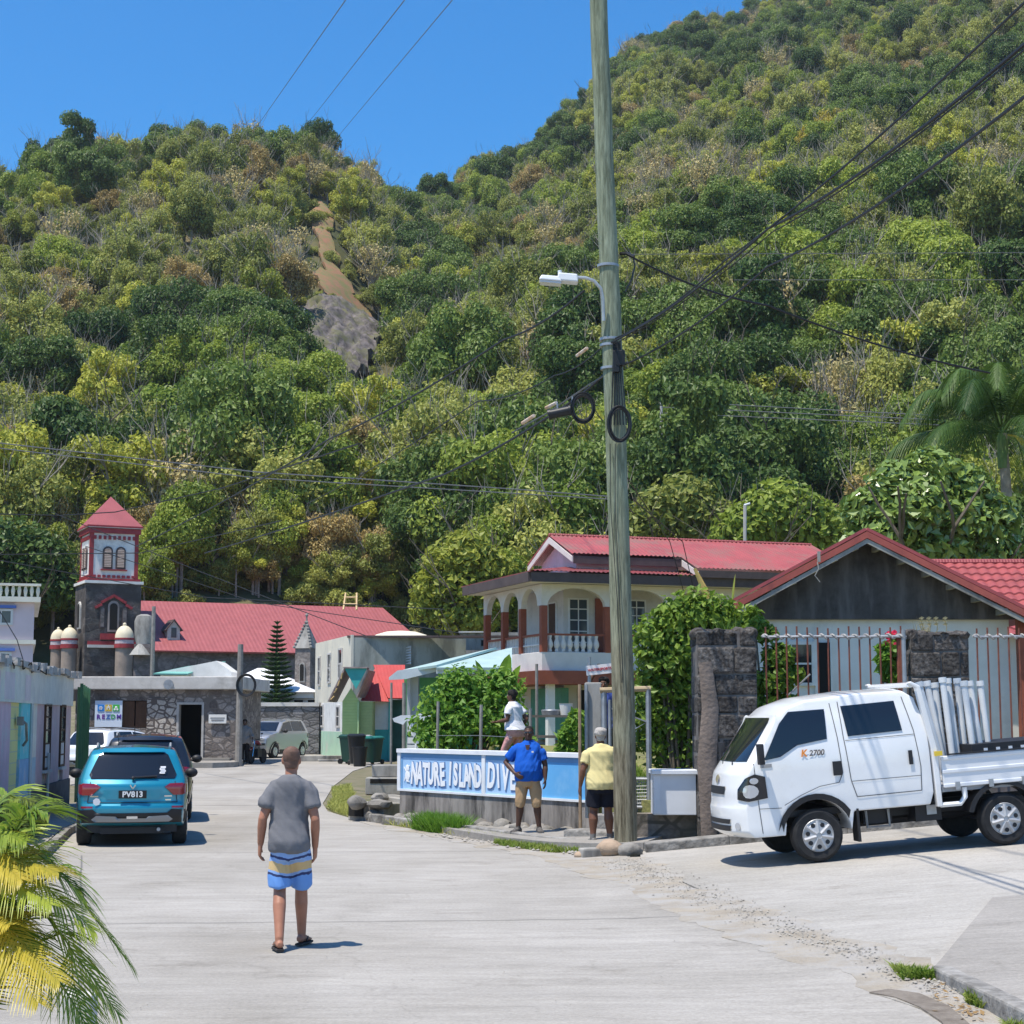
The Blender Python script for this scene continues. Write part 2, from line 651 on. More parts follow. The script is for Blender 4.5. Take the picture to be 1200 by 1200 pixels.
so.rotation_euler = (-to_sun).to_track_quat('-Z', 'Y').to_euler()
so.location = (0, 0, 60)
scene.view_settings.view_transform = 'Standard'
scene.view_settings.look = 'None'
scene.view_settings.exposure = 0.56
scene.view_settings.gamma = 1.0
scene.cycles.max_bounces = 7
scene.cycles.transparent_max_bounces = 8
# ground height
def sstep(a, b, x):
 t = min(1, max(0, (x - a) / (b - a)))
 return t * t * (3 - 2 * t)
def xe(y):
 return 3.0 - (y - 13.7) * .12
def G(x, y):
 z = .25 * sstep(45, 82, y)
 z += 3.0 * sstep(84, 112, y)
 s = x - xe(min(max(y, 8), 30)) + .8
 k = .35
 r = .078 * (s if s > 6 else k * math.log1p(math.exp(s / k)) if s > -4 else 0)
 r = min(r, 1.6)
 z += r * sstep(10.0, 13.5, y) * (1 - sstep(30, 45, y))
 return z
def concrete_mat(name, c1, c2, streak, ys=2.6, mulf=0.42, crack=True):
 m, nt, p, L = nodes(name)
 p.inputs["Roughness"].default_value = 0.9
 p.inputs["Specular IOR Level"].default_value = 0.2
 tc = nt.nodes.new("ShaderNodeTexCoord")
 def noise(sc, det, st, ro=.65):
  mp = nt.nodes.new("ShaderNodeMapping")
  mp.inputs["Scale"].default_value = st
  mp.inputs["Rotation"].default_value = (0, 0, R(-6))
  L.new(tc.outputs["Object"], mp.inputs[0])
  n = nt.nodes.new("ShaderNodeTexNoise")
  n.inputs["Scale"].default_value = sc
  n.inputs["Detail"].default_value = det
  n.inputs["Roughness"].default_value = ro
  L.new(mp.outputs[0], n.inputs["Vector"])
  return n.outputs["Fac"]
 def ramp(f, a, b, ca, cb):
  r = nt.nodes.new("ShaderNodeValToRGB")
  r.color_ramp.elements[0].position = a
  r.color_ramp.elements[1].position = b
  r.color_ramp.elements[0].color = (*ca, 1)
  r.color_ramp.elements[1].color = (*cb, 1)
  L.new(f, r.inputs[0])
  return r.outputs[0]
 def mix(f, a, b, mode='MIX'):
  q = nt.nodes.new("ShaderNodeMix")
  q.data_type = 'RGBA'
  q.blend_type = mode
  if isinstance(f, float): q.inputs[0].default_value = f
  else: L.new(f, q.inputs[0])
  for sock, val in ((6, a), (7, b)):
   if isinstance(val, tuple): q.inputs[sock].default_value = (*val, 1)
   else: L.new(val, q.inputs[sock])
  return q.outputs[2]
 base = ramp(noise(.35, 6, (1, 1, 1)), .35, .65, c1, c2)
 st = noise(ys, 6, (.11, 1, 1), .75)
 base = mix(mulf, base, ramp(st, .30, .66, streak, (1, 1, 1)), 'MULTIPLY')
 fine = noise(28, 4, (1, 1, 1), .8)
 base = mix(.6, base, ramp(fine, .3, .7, (.58, .58, .58), (1.12, 1.12, 1.12)), 'MULTIPLY')
 mid = noise(6, 5, (.35, 1.6, 1), .7)
 base = mix(.36, base, ramp(mid, .34, .66, (.70, .70, .70), (1.1, 1.1, 1.1)), 'MULTIPLY')
 stain = ramp(noise(.9, 8, (1, 1.6, 1), .75), .56, .74, (1, 1, 1), (.62, .60, .57))
 base = mix(.8, base, stain, 'MULTIPLY')
 tr = ramp(noise(.22, 3, (2.2, .22, 1), .5), .50, .72, (1, 1, 1), (.80, .79, .77))
 base = mix(.8, base, tr, 'MULTIPLY')
 if crack:
  mp = nt.nodes.new("ShaderNodeMapping")
  mp.inputs["Scale"].default_value = (1.0, .8, 1)
  L.new(tc.outputs["Object"], mp.inputs[0])
  nz = nt.nodes.new("ShaderNodeTexNoise")
  nz.inputs["Scale"].default_value = 1.3
  nz.inputs["Detail"].default_value = 6
  L.new(tc.outputs["Object"], nz.inputs["Vector"])
  ad = nt.nodes.new("ShaderNodeVectorMath")
  ad.operation = 'MULTIPLY_ADD'
  L.new(nz.outputs["Color"], ad.inputs[0])
  ad.inputs[1].default_value = (1.1, 1.1, 0)
  L.new(mp.outputs[0], ad.inputs[2])
  vo = nt.nodes.new("ShaderNodeTexVoronoi")
  vo.feature = 'DISTANCE_TO_EDGE'
  vo.inputs["Scale"].default_value = .28
  L.new(ad.outputs[0], vo.inputs["Vector"])
  cr = ramp(vo.outputs["Distance"], .0015, .005, (.55, .54, .52), (1, 1, 1))
  base = mix(.22, base, cr, 'MULTIPLY')
 L.new(base, p.inputs["Base Color"])
 b = nt.nodes.new("ShaderNodeBump")
 b.inputs["Strength"].default_value = .35
 b.inputs["Distance"].default_value = .02
 sm = nt.nodes.new("ShaderNodeMath")
 sm.operation = 'ADD'
 L.new(fine, sm.inputs[0])
 L.new(st, sm.inputs[1])
 L.new(sm.outputs[0], b.inputs["Height"])
 L.new(b.outputs[0], p.inputs["Normal"])
 return m
M_road = concrete_mat("road_concrete", (.37, .345, .305), (.46, .432, .39), (.58, .58, .58))
M_street = concrete_mat("street_concrete", (.385, .362, .322), (.47, .443, .402), (.68, .68, .67), ys=1.8, mulf=.4)
M_pave = concrete_mat("pavement_concrete", (.31, .29, .26), (.39, .365, .33), (.62, .61, .595), ys=3.2)
M_kerb = mat("kerb_concrete", (.34, .325, .30), (.16, .15, .135), 4, .95, bump=.7, c3=(.07, .065, .055), s3=1.8, t3=.6)
M_dirt = mat("sandy_dirt", (.36, .315, .25), (.28, .245, .195), 2.2, .97, bump=.8, bscale=30, c3=(.36, .34, .31), s3=1.6, t3=.5)
M_ground = mat("dry_ground", (.20, .17, .12), (.12, .12, .06), 1.2, .97, bump=.8, bscale=8)
M_wet = mat("damp_mud", (.15, .125, .10), (.22, .19, .155), 8, .75, bump=.5, bscale=25)
def drape(name, poly, dz, m, step=1.0, zf=None, kind='structure', thick=0.0, jit=0.0):
 bm = bmesh.new()
 if jit:
  q = []
  jf = min(1.7, .6 / jit)
  for a, b in zip(poly, poly[1:] + poly[:1]):
   n = max(1, int(math.dist(a, b) / max(.22, jit * .7)))
   for k in range(n):
    t = k / n
    x_, y_ = a[0] + (b[0] - a[0]) * t, a[1] + (b[1] - a[1]) * t
    q.append((x_ + jit * (fbm(x_ * jf, y_ * jf, 5, 3) - .5) * 2, y_ + jit * (fbm(x_ * jf, y_ * jf, 15, 3) - .5) * 2))
  poly = q
 bm.faces.new([bm.verts.new((a, b, 0)) for a, b in poly])
 for k in (0, 1):
  vals = [p[k] for p in poly]
  t = math.floor(min(vals) / step) * step + step
  while t < max(vals) - 1e-3:
   g = bm.verts[:] + bm.edges[:] + bm.faces[:]
   co = (t, 0, 0) if k == 0 else (0, t, 0)
   bmesh.ops.bisect_plane(bm, geom=g, plane_co=co, plane_no=((1, 0, 0) if k == 0 else (0, 1, 0)))
   t += step
 for v in bm.verts:
  v.co.z = (zf or G)(v.co.x, v.co.y) + dz
 bmesh.ops.recalc_face_normals(bm, faces=bm.faces)
 bm.faces.ensure_lookup_table()
 if bm.faces[0].normal.z < 0: bmesh.ops.reverse_faces(bm, faces=bm.faces)
 if not thick and kind:
  r = bmesh.ops.extrude_edge_only(bm, edges=[e for e in bm.edges if e.is_boundary])
  for e in r['geom']:
   if isinstance(e, bmesh.types.BMVert): e.co.z -= dz + .1
 if thick:
  r = bmesh.ops.extrude_face_region(bm, geom=bm.faces[:])
  for e in r['geom']:
   if isinstance(e, bmesh.types.BMVert): e.co.z -= thick
  bmesh.ops.recalc_face_normals(bm, faces=bm.faces)
 for f in bm.faces: f.smooth = not thick
 me = bpy.data.meshes.new(name)
 bm.to_mesh(me)
 bm.free()
 me.set_sharp_from_angle(angle=R(35))
 o = link_mesh(name, me, m)
 if kind: o["kind"] = kind
 return o
def ground_sheet():
 xs = sorted(set([-500, -400, -300, -200, -140, -100, -70, -50] + [x * .5 for x in range(-40, 41)] + [x for x in range(-40, 41, 2)] + [50, 70, 100, 140, 200, 300, 400, 500]))
 ys = sorted(set([-200, -100, -60, -30, -15, -5] + [y for y in range(0, 116, 1)] + [130, 160, 200, 300, 500, 780]))
 vs = [(x, y, G(x, y) - .02) for y in ys for x in xs]
 n = len(xs)
 fs = [(j * n + i, j * n + i + 1, (j + 1) * n + i + 1, (j + 1) * n + i) for j in range(len(ys) - 1) for i in range(n - 1)]
 o = link_mesh("ground", np_mesh("ground", vs, fs, True), M_ground)
 o["kind"] = "structure"
ground_sheet()
road_right = [(3.7, -10), (3.45, 8), (3.2, 13.4), (2.4, 18), (1.75, 24.0), (1.1, 25.0), (.1, 27.3), (-1.1, 30.3), (-2.9, 34.3), (-4.1, 38.5), (-4.6, 42), (-5.4, 52), (-5.9, 64), (-5.6, 72), (-4.5, 90)]
road_left = [(-22, 92), (-20, 66), (-13, 52), (-10.2, 44), (-9.2, 33), (-8.9, 26), (-9.4, 10), (-9.4, -10)]
drape("main_road", road_right + road_left, 0.0, M_road, 1.0)
drape("side_street", [(3.45, 12.9), (30, 14.5), (30, 30.5), (9, 26.75), (4.2, 26.1), (1.9, 25.7), (1.78, 24.0), (2.42, 18.1), (3.2, 13.6)], 0.005, M_street, 1.0)
drape("gravel_strip", [(3.15, 13.0), (3.35, 14.2), (2.75, 17.2), (2.35, 20.5), (2.0, 23.0), (1.95, 24.6), (1.4, 25.6), (.75, 27.2), (-.2, 29.0), (-1.2, 31.0), (-2.4, 33.5), (-3.0, 35.0), (-3.05, 34.2),
        (-1.45, 30.2), (-.35, 27.4), (.62, 24.7), (1.15, 22.0), (1.65, 18.5), (2.2, 15.3), (2.75, 13.0), (3.0, 11.5), (3.3, 10), (3.3, 11.3)], .007, M_dirt, .7, jit=.32)
drape("damp_patch", [(2.62, 12.85), (2.78, 12.93), (2.95, 12.7), (3.04, 12.2), (3.02, 11.6), (2.97, 11.0), (2.8, 11.1), (2.86, 11.7), (2.84, 12.2), (2.76, 12.6)], .016, M_wet, .4)
def pavz(x, y):
 return .15 + .070 * (x - 3.2)
drape("pavement", [(3.22, 13.35), (4.8, 17.4), (8, 17.9), (14, 18.6), (14, 2), (3.55, 2), (3.36, 10.5)], 0.0, M_pave, 1.0, zf=pavz, thick=.5)
mb = MB()
for a, b in (((3.20, 13.38), (3.33, 10.5)), ((3.33, 10.5), (3.5, 4))):
 d = (Vector(b) - Vector(a)).normalized()
 nrm = Vector((d.y, -d.x))
 w_ = .16
 p = [Vector((*a, pavz(*a) + .012)), Vector((*b, pavz(*b) + .012))]
 off = Vector((-nrm.x * w_, -nrm.y * w_, 0)) if nrm.x < 0 else Vector((nrm.x * w_, nrm.y * w_, 0))
 mb.slab([p[0], p[1], p[1] + off, p[0] + off], .45)
tag(mb.build("kerb", M_kerb, bevel=.02), kind="structure")
drape("pavement", [(-7.05, 25.8), (-8.0, 30.8), (-8.6, 36), (-9.15, 40), (-10.4, 40), (-9.3, 32), (-9.1, 25.0)], .11, M_pave, 1.0, thick=.3)
mb = MB()
for a, b in (((-7.0, 25.7), (-7.97, 30.8)), ((-7.97, 30.8), (-8.55, 36)), ((-8.55, 36), (-9.1, 40))):
 a, b = Vector((*a, .125)), Vector((*b, .125))
 o_ = Vector((.13, 0, 0))
 mb.slab([a, a + o_, b + o_, b], .3)
tag(mb.build("kerb", M_kerb, bevel=.015), kind="structure")
drape("pavement", [(-20, 66.4), (-11.6, 66.8), (-10.9, 67.6), (-10.8, 69.0), (-11.2, 72), (-20, 72)], .2, M_pave, 1.5, thick=.5)
mb = MB()
kl = [(1.95, 25.35), (3.2, 25.55), (5.0, 25.85), (7.5, 26.2), (10, 26.6), (16, 27.6)]
for a, b in zip(kl, kl[1:]):
 pa, pb = Vector((*a, G(*a) + .14)), Vector((*b, G(*b) + .14))
 mb.slab([pa, pb, pb + Vector((0, .42, 0)), pa + Vector((0, .42, 0))], .5)
tag(mb.build("kerb", M_kerb, bevel=.02), kind="structure")
drape("pavement", [(-1.0, 30.25), (-.1, 28.2), (.6, 27.0), (1.2, 26.3), (1.95, 25.75), (2.2, 26.4), (2.6, 27.6), (1.3, 29.1), (-.6, 31.5), (-1.4, 31.4)], .12, M_pave, .7, thick=.35)
M_joint = plain("joint_tar", (.16, .155, .145), .95)
mb = MB()
def strip(mb, pts, w, dz):
 for a, b in zip(pts, pts[1:]):
  a, b = Vector(a), Vector(b)
  n = Vector((b.y - a.y, a.x - b.x)).normalized() * w / 2
  q = [a + n, a - n, b - n, b + n]
  mb.quad(*[(k.x, k.y, G(k.x, k.y) + dz) for k in q])
def wig(a, b, n, amp):
 return [(a[0] + (b[0] - a[0]) * i / n + rng.uniform(-amp, amp), a[1] + (b[1] - a[1]) * i / n + rng.uniform(-amp, amp)) for i in range(n + 1)]
strip(mb, wig((-2.45, 10), (-6.45, 26), 16, .015), .022, .006)
strip(mb, wig((-6.5, 26.5), (.2, 26.9), 20, .03), .02, .006)
strip(mb, wig((-4.3, 17.4), (2.2, 17.9), 20, .03), .018, .006)
strip(mb, wig((-7.5, 41), (-4.5, 41.2), 8, .03), .05, .008)
strip(mb, wig((3.3, 13.5), (4.85, 17.5), 8, .01), .025, .014)
tag(mb.build("road_joints", M_joint), kind="structure")
# hill
SKY = [(-300, 250), (-120, 215), (0, 196), (60, 165), (110, 168), (150, 158), (230, 153), (300, 165), (370, 158), (420, 190), (470, 222), (500, 214), (560, 190), (600, 178), (650, 142),
    (690, 108), (720, 75), (760, 42), (830, 22), (900, 4), (1000, -30), (1100, -60), (1200, -85), (1400, -120), (1700, -90)]
DIST = [(-300, 330), (0, 330), (300, 325), (400, 335), (480, 385), (560, 430), (640, 480), (720, 520), (900, 590), (1200, 640), (1700, 660)]
def lerp(tab, u):
 if u <= tab[0][0]: return tab[0][1]
 for (a, b), (c, d) in zip(tab, tab[1:]):
  if u <= c: return b + (d - b) * (u - a) / (c - a)
 return tab[-1][1]
HY0 = 112.0
def HU(x, y):                       # photo column of a ground point
 return 600 + FPX * x / max(y, 1) / (math.cos(TH) - math.sin(TH) * -.05)
def H(x, y):
 u = HU(x, y)
 D = lerp(DIST, u)
 z1 = CAMZ + elev(lerp(SKY, u)) * D - 8.6
 t = (y - HY0) / (D - HY0)
 if t <= 0: return 3.0 + t * 2
 env = min(1, t * 5) * (1 if t < 1 else 1)
 bump = (fbm(x / 42, y / 42, 3, 3) - .5) * 20 * env * max(.12, 1 - max(0, t - .55) * 2.2)
 if t <= 1:
  e = t ** 1.04
  return 3.0 + (z1 - 3.0) * e + bump
 return z1 + bump * .3 - (t - 1) * 70
UL, UR = -420, 1640
HA = [(u - 600) / FPX for u in np.linspace(UL, UR, 190)]
HYS = list(np.concatenate([np.linspace(HY0 - 4, 360, 100), np.linspace(364, 760, 80)]))
hv = [(a * y, y, H(a * y, y)) for y in HYS for a in HA]
nA = len(HA)
hf = [(j * nA + i, j * nA + i + 1, (j + 1) * nA + i + 1, (j + 1) * nA + i) for j in range(len(HYS) - 1) for i in range(nA - 1)]
M_hill = mat("hillside_earth", (.115, .105, .05), (.055, .065, .022), .09, .97, bump=.6, bscale=1.2, c3=(.20, .155, .085), s3=.03, t3=.56)
hill = link_mesh("hillside", np_mesh("hillside", hv, hf, True), M_hill)
hill["kind"] = "structure"
def ground_at(u, v, ylo=113, yhi=640):
 """where the sight line of a photo pixel meets the hill"""
 y = ylo
 while y < yhi:
  p = at(u, v, y)
  if p.z < H(p.x, p.y): return p
  y += 1.0
 return None
def hill_patch(name, outline, dz, m, step=2.0, rough=0.0, jit=1.6):
 pts = [ground_at(u, v) for u, v in outline]
 poly = [(p.x, p.y) for p in pts]
 o = drape(name, poly, dz, m, step, zf=H, jit=jit)
 if rough:
  for v in o.data.vertices:
   q = abs(fbm(v.co.x / 1.5, v.co.y / 2.0, 9, 4) - .5) * 2
   v.co.z += rough * (.55 - q)
   v.co.y += rough * .5 * (fbm(v.co.x / 1.1, v.co.z / 1.4, 19, 3) - .5)
   v.co.x += rough * .3 * (fbm(v.co.y / 1.1, v.co.z / 1.4, 29, 2) - .5)
 return o, poly
M_slide = mat("red_earth", (.31, .145, .088), (.23, .15, .08), .9, .97, bump=.6, bscale=2, c3=(.17, .165, .065), s3=.5, t3=.5)
M_cliff = mat("cliff_rock", (.19, .165, .16), (.06, .054, .052), 1.4, .95, bump=1.0, bscale=2.4, c3=(.13, .13, .06), s3=.45, t3=.53)
SLIDE_PX = [(362, 240), (378, 238), (392, 285), (398, 320), (412, 350), (434, 368), (440, 398), (405, 396), (390, 372), (380, 340), (370, 300)]
slide_o, slide_poly = hill_patch("earth_slide", SLIDE_PX, .5, M_slide, 1.6, 1.4, 2.6)
CLIFF_PX = [(338, 404), (350, 384), (372, 368), (396, 366), (430, 388), (452, 402), (440, 430), (424, 452), (396, 458), (366, 452), (352, 440)]
cliff_o, cliff_poly = hill_patch("rock_cliff", CLIFF_PX, 1.2, M_cliff, .45, 3.0)
cliff2_o, cliff2_poly = hill_patch("rock_cliff", [(222, 372), (250, 366), (276, 380), (272, 402), (240, 408), (226, 396)], 1.0, M_cliff, .5, 2.6)
def in_poly(x, y, poly):
 c = False
 j = len(poly) - 1
 for i in range(len(poly)):
  (xi, yi), (xj, yj) = poly[i], poly[j]
  if (yi > y) != (yj > y) and x < (xj - xi) * (y - yi) / (yj - yi) + xi: c = not c
  j = i
 return c
# tree meshes
def leaf_cloud(n, centres, radii, size, seed, flat=.8, up=.35, shell=(.72, 1.04), aspect=1.6, squash=1.0):
 """many leaf-sized faces spread over lumps of a crown"""
 g = np.random.default_rng(seed)
 c = np.asarray(centres, float)
 r = np.asarray(radii, float)
 wgt = r ** 2 / np.sum(r ** 2)
 idx = g.choice(len(c), n, p=wgt)
 d = g.normal(size=(n, 3))
 d[:, 2] = np.where(d[:, 2] < 0, d[:, 2] * (1 - up), d[:, 2])
 d /= np.linalg.norm(d, axis=1)[:, None]
 rad = r[idx] * g.uniform(shell[0], shell[1], n)
 pos = c[idx] + d * rad[:, None] * np.array([1, 1, flat])
 nrm = d + g.normal(scale=.55, size=(n, 3)) + np.array([0, 0, .35])
 nrm /= np.linalg.norm(nrm, axis=1)[:, None]
 t = np.cross(nrm, g.normal(size=(n, 3)))
 t /= np.linalg.norm(t, axis=1)[:, None] + 1e-9
 b = np.cross(nrm, t)
 s = size * g.uniform(.6, 1.35, n)[:, None]
 L_ = t * s * aspect * .5
 W_ = b * s * .5
 bend = nrm * s * .16
 v = np.stack([pos - L_ - bend, pos - W_ + bend * .5, pos + L_ - bend, pos + W_ + bend * .5], 1).reshape(-1, 3)
 f = np.arange(n * 4).reshape(-1, 4)
 return v, f
def branch_tubes(mb, base, dirv, length, r, depth, seed, spread=.7, n=5, lift=.15, kids=3):
 g = random.Random(seed)
 p = Vector(base)
 d = Vector(dirv).normalized()
 pts = [p.copy()]
 for k in range(3):
  d = (d + Vector((g.uniform(-.18, .18), g.uniform(-.18, .18), lift * .5))).normalized()
  p = p + d * length / 3
  pts.append(p.copy())
 mb.tube(pts, r, n, r * .55)
 tips = [pts[-1]]
 if depth > 0:
  for k in range(kids):
   a = g.uniform(0, 2 * math.pi)
   q = Vector((math.cos(a), math.sin(a), 0))
   nd = (d + q * spread + Vector((0, 0, lift))).normalized()
   b0 = pts[g.choice((1, 2, 3))] if k else pts[3]
   tips += branch_tubes(mb, b0, nd, length * g.uniform(.6, .8), r * .5, depth - 1, seed * 7 + k + 1, spread, max(4, n - 1), lift, kids)
 return tips
def lumps(seed, n, R_, H_, zc, big=.48):
 g = random.Random(seed)
 cs, rs = [(0, 0, zc)], [R_ * .5]
 for i in range(n):
  a = 2 * math.pi * (i / n) * 2.4 + g.uniform(-.4, .4)
  ph = g.uniform(-.35, 1.0)
  rr = R_ * g.uniform(.30, .92) * math.cos(ph * .8)
  cs.append((rr * math.cos(a), rr * math.sin(a), zc + H_ * ph * .62))
  rs.append(R_ * big * g.uniform(.5, 1.15))
 return cs, rs
def crown_mesh(name, seed, n, R_, H_, zc, size, nl=12, big=.46, trunk=None, shell=(.72, 1.04), aspect=1.6, branches=0, bark=None, leafm=None, flat=.8):
 cs, rs = lumps(seed, nl, R_, H_, zc, big)
 v, f = leaf_cloud(n, cs, rs, size, seed, shell=shell, aspect=aspect, flat=flat)
 mb = MB()
 tr, th = trunk or (.22, zc)
 mb.tube([(0, 0, -1.5), (.1, .05, th * .5), (0, 0, th)], tr, 6, tr * .6)
 for k in range(branches):
  a = 2 * math.pi * k / branches + seed
  branch_tubes(mb, (0, 0, th * rng.uniform(.55, .95)), (math.cos(a), math.sin(a), .9), R_ * .82, tr * .45, 2, seed * 13 + k, .75, 5, .16, 3)
 bmv = [tuple(p.co) for p in mb.bm.verts]
 mb.bm.verts.index_update()
 tris = []
 for fc in mb.bm.faces:
  ids = [p.index for p in fc.verts]
  if len(ids) == 4: tris.append(ids)
 mb.bm.free()
 nv = len(v)
 V = np.vstack([v, np.array(bmv)]) if bmv else v
 F = np.vstack([f, np.array(tris) + nv])
 mi = np.concatenate([np.zeros(len(f)), np.ones(len(tris))])
 me = np_mesh(name, V, F, False, mi)
 me.materials.append(leafm)
 me.materials.append(bark)
 return me
M_bark = mat("bark", (.17, .14, .105), (.09, .075, .055), 5, .95)
M_barkpale = mat("pale_bark", (.34, .31, .26), (.22, .19, .15), 4, .95)
L_dark = leaf_mat("dark_leaves", (.055, .107, .021), (.177, .248, .047), trans=.25)
L_mid = leaf_mat("green_leaves", (.112, .181, .024), (.327, .387, .056), trans=.3)
L_olive = leaf_mat("olive_leaves", (.189, .221, .043), (.398, .409, .098), trans=.3)
L_yell = leaf_mat("yellow_green_leaves", (.251, .284, .039), (.479, .478, .073), trans=.3)
L_brown = leaf_mat("dry_leaves", (.308, .230, .077), (.458, .345, .128), trans=.25)
L_gold = leaf_mat("gold_blossom", (.327, .291, .034), (.577, .460, .060), trans=.25)
L_grey = leaf_mat("sparse_grey_leaves", (.377, .326, .133), (.535, .435, .184), trans=.2)
KINDS = {}
def kind(key, look, plural, metas):
 KINDS[key] = (look, plural, metas)
kind("dark", "dark green dense leafy tree", "dark green dense trees", [crown_mesh("dense_tree", s, 13500, 4.3, 4.8, 5.6, .225, 24, .38, shell=(.6, 1.1), branches=2, leafm=L_dark, bark=M_bark) for s in (1, 2, 3)])
kind("mid", "fresh green rounded tree", "fresh green rounded trees", [crown_mesh("rounded_tree", s, 11500, 3.9, 4.4, 5.0, .22, 24, .37, shell=(.58, 1.12), branches=3, leafm=L_mid, bark=M_barkpale) for s in (4, 5, 6)])
kind("olive", "olive green loose crowned tree", "olive green loose trees", [crown_mesh("loose_tree", s, 9500, 3.9, 4.6, 5.2, .21, 26, .33, shell=(.45, 1.18), branches=5, leafm=L_olive, bark=M_barkpale) for s in (7, 8, 9)])
kind("yellow", "yellow green thin leaved tree", "yellow green trees", [crown_mesh("thin_tree", s, 7800, 3.3, 4.4, 4.9, .20, 22, .34, shell=(.4, 1.18), branches=4, leafm=L_yell, bark=M_barkpale) for s in (10, 11)])
kind("brown", "brown dry leaved tree", "brown dry trees", [crown_mesh("dry_tree", s, 6200, 3.6, 4.2, 5.2, .20, 24, .32, shell=(.4, 1.2), branches=6, leafm=L_brown, bark=M_barkpale) for s in (12, 13)])
kind("grey", "nearly bare grey branching tree", "nearly bare grey trees", [crown_mesh("bare_tree", s, 1100, 3.6, 4.4, 5.2, .24, 16, .36, shell=(.4, 1.2), branches=11, leafm=L_grey, bark=M_barkpale) for s in (14, 15)])
kind("tall", "tall narrow dark green tree", "tall narrow dark trees", [crown_mesh("tall_tree", s, 10500, 2.6, 8.0, 7.2, .225, 24, .5, shell=(.5, 1.15), leafm=L_dark, bark=M_bark) for s in (16, 17)])
kind("gold", "golden yellow blossoming tree", "golden blossoming trees", [crown_mesh("blossoming_tree", 18, 5500, 3.6, 4.2, 5.0, .21, 22, .32, shell=(.4, 1.2), branches=4, leafm=L_gold, bark=M_barkpale)])
kind("shrub", "low olive hillside shrub", "low olive shrubs", [crown_mesh("hill_shrub", s, 4000, 2.2, 1.9, 1.0, .20, 14, .5, shell=(.5, 1.1), trunk=(.08, .6), leafm=L_olive, bark=M_barkpale) for s in (19, 20)])
PROTO_BASE = {"dark": .95, "mid": .95, "olive": .95, "yellow": .95, "brown": .95, "grey": .95, "tall": .9, "gold": 1.0, "shrub": 1.0}
def species(x, y, t, u):
 n1 = fbm(x / 30, y / 38, 21, 3)
 n2 = fbm(x / 26, y / 30, 55, 3)
 r = rng.random()
 dry = n1 + (.16 if (120 < u < 460 and .35 < t < .85) else 0) - (.10 if t < .22 else 0) - (.08 if (u > 720 and t > .62) else 0)
 if dry > .62:
  return ("olive" if r < .42 else "shrub" if r < .64 else "grey" if r < .76 else "brown" if r < .83 else "yellow")
 if dry > .50:
  return ("olive" if r < .40 else "mid" if r < .60 else "yellow" if r < .74 else "brown" if r < .79 else "grey" if r < .90 else "dark")
 if n2 > .52:
  return ("dark" if r < .62 else "mid" if r < .82 else "tall" if r < .88 else "olive")
 return ("mid" if r < .48 else "olive" if r < .72 else "dark" if r < .88 else "yellow" if r < .95 else "brown")
def where_words(u, v):
 for lim, c in ((60, "over the pink house"), (215, "over the church tower"), (345, "over the church roof's left"), (470, "over the church roof's right"), (610, "over the mouldy concrete building"),
       (700, "left of the utility pole"), (830, "right of the utility pole"), (960, "over the arcaded house"), (1090, "over the timber gable"), (9999, "over the tall palm")):
  if u < lim: break
 for lim, h in ((290, "high on the hill"), (370, "on the upper slope"), (440, "midway up the hill"), (510, "low on the slope"), (585, "on the lowest slope"), (9999, "at the hill foot")):
  if v < lim: break
 return h, c
# building materials
M_white = mat("white_wall", (.76, .745, .70), (.65, .635, .59), 1.4, .85, c3=(.50, .49, .46), s3=.8, t3=.62)
M_cream = mat("cream_wall", (.66, .62, .56), (.58, .54, .48), 1.2, .85, c3=(.46, .42, .38), s3=.7, t3=.62)
M_bandw = mat("band_wall", (.68, .64, .60), (.58, .545, .51), 1.1, .85)
M_pinkw = mat("pink_wall", (.62, .47, .52), (.54, .41, .45), 1.3, .85, c3=(.48, .38, .40), s3=.8, t3=.6)
M_redroof = wave_mat("red_roof_sheet", (.37, .085, .085), (.30, .07, .07), 4.0, 'X', .45, bump=.5, dist=.03, spec=.35)
M_redroof_y = wave_mat("red_roof_sheet_side", (.37, .085, .085), (.30, .07, .07), 4.0, 'Y', .45, bump=.5, dist=.03, spec=.35)
M_churchroof = wave_mat("church_roof_sheet", (.36, .105, .105), (.29, .085, .085), 1.1, 'X', .5, bump=.35, dist=.04)
M_redplain = mat("red_roof_paint", (.37, .085, .085), (.29, .068, .068), 1.1, .5, c3=(.25, .12, .10), s3=.9, t3=.54)
M_fascia = mat("dark_fascia", (.10, .075, .07), (.075, .055, .052), 3, .6)
M_terra = mat("terracotta_paint", (.30, .085, .045), (.24, .065, .035), 2, .6)
M_redtrim = mat("red_trim", (.36, .05, .055), (.26, .035, .04), 3, .6)
M_glass = plain("dark_glass", (.02, .024, .028), .06, 0, .6)
M_glass2 = plain("window_glass", (.06, .075, .085), .08, 0, .6)
M_louv = mat("louvre_white", (.66, .66, .64), (.50, .50, .48), 4, .5)
M_black = plain("dark_inside", (.012, .011, .010), .9)
M_wood_dark = wave_mat("tarred_boards", (.040, .035, .033), (.10, .092, .088), 2.1, 'X', .75, bump=.7, dist=.02, stain=(.13, .12, .115), profile='SAW')
M_woodbrown = wave_mat("brown_boards", (.11, .055, .03), (.07, .035, .02), 3.0, 'X', .7, bump=.4, dist=.01)
M_rubble = stone_mat("rubble_stone", (.13, .108, .097), (.42, .365, .325), (.15, .13, .115), 3.0, edge=.11)
M_rubblelight = stone_mat("pale_rubble_stone", (.42, .37, .32), (.62, .56, .49), (.12, .10, .09), 3.6, edge=.14)
M_tower = stone_mat("tower_stone", (.075, .065, .06), (.21, .185, .17), (.11, .10, .09), 1.6, edge=.06, stretch=(1, 1, 1.6), dark=(.07, .062, .058))
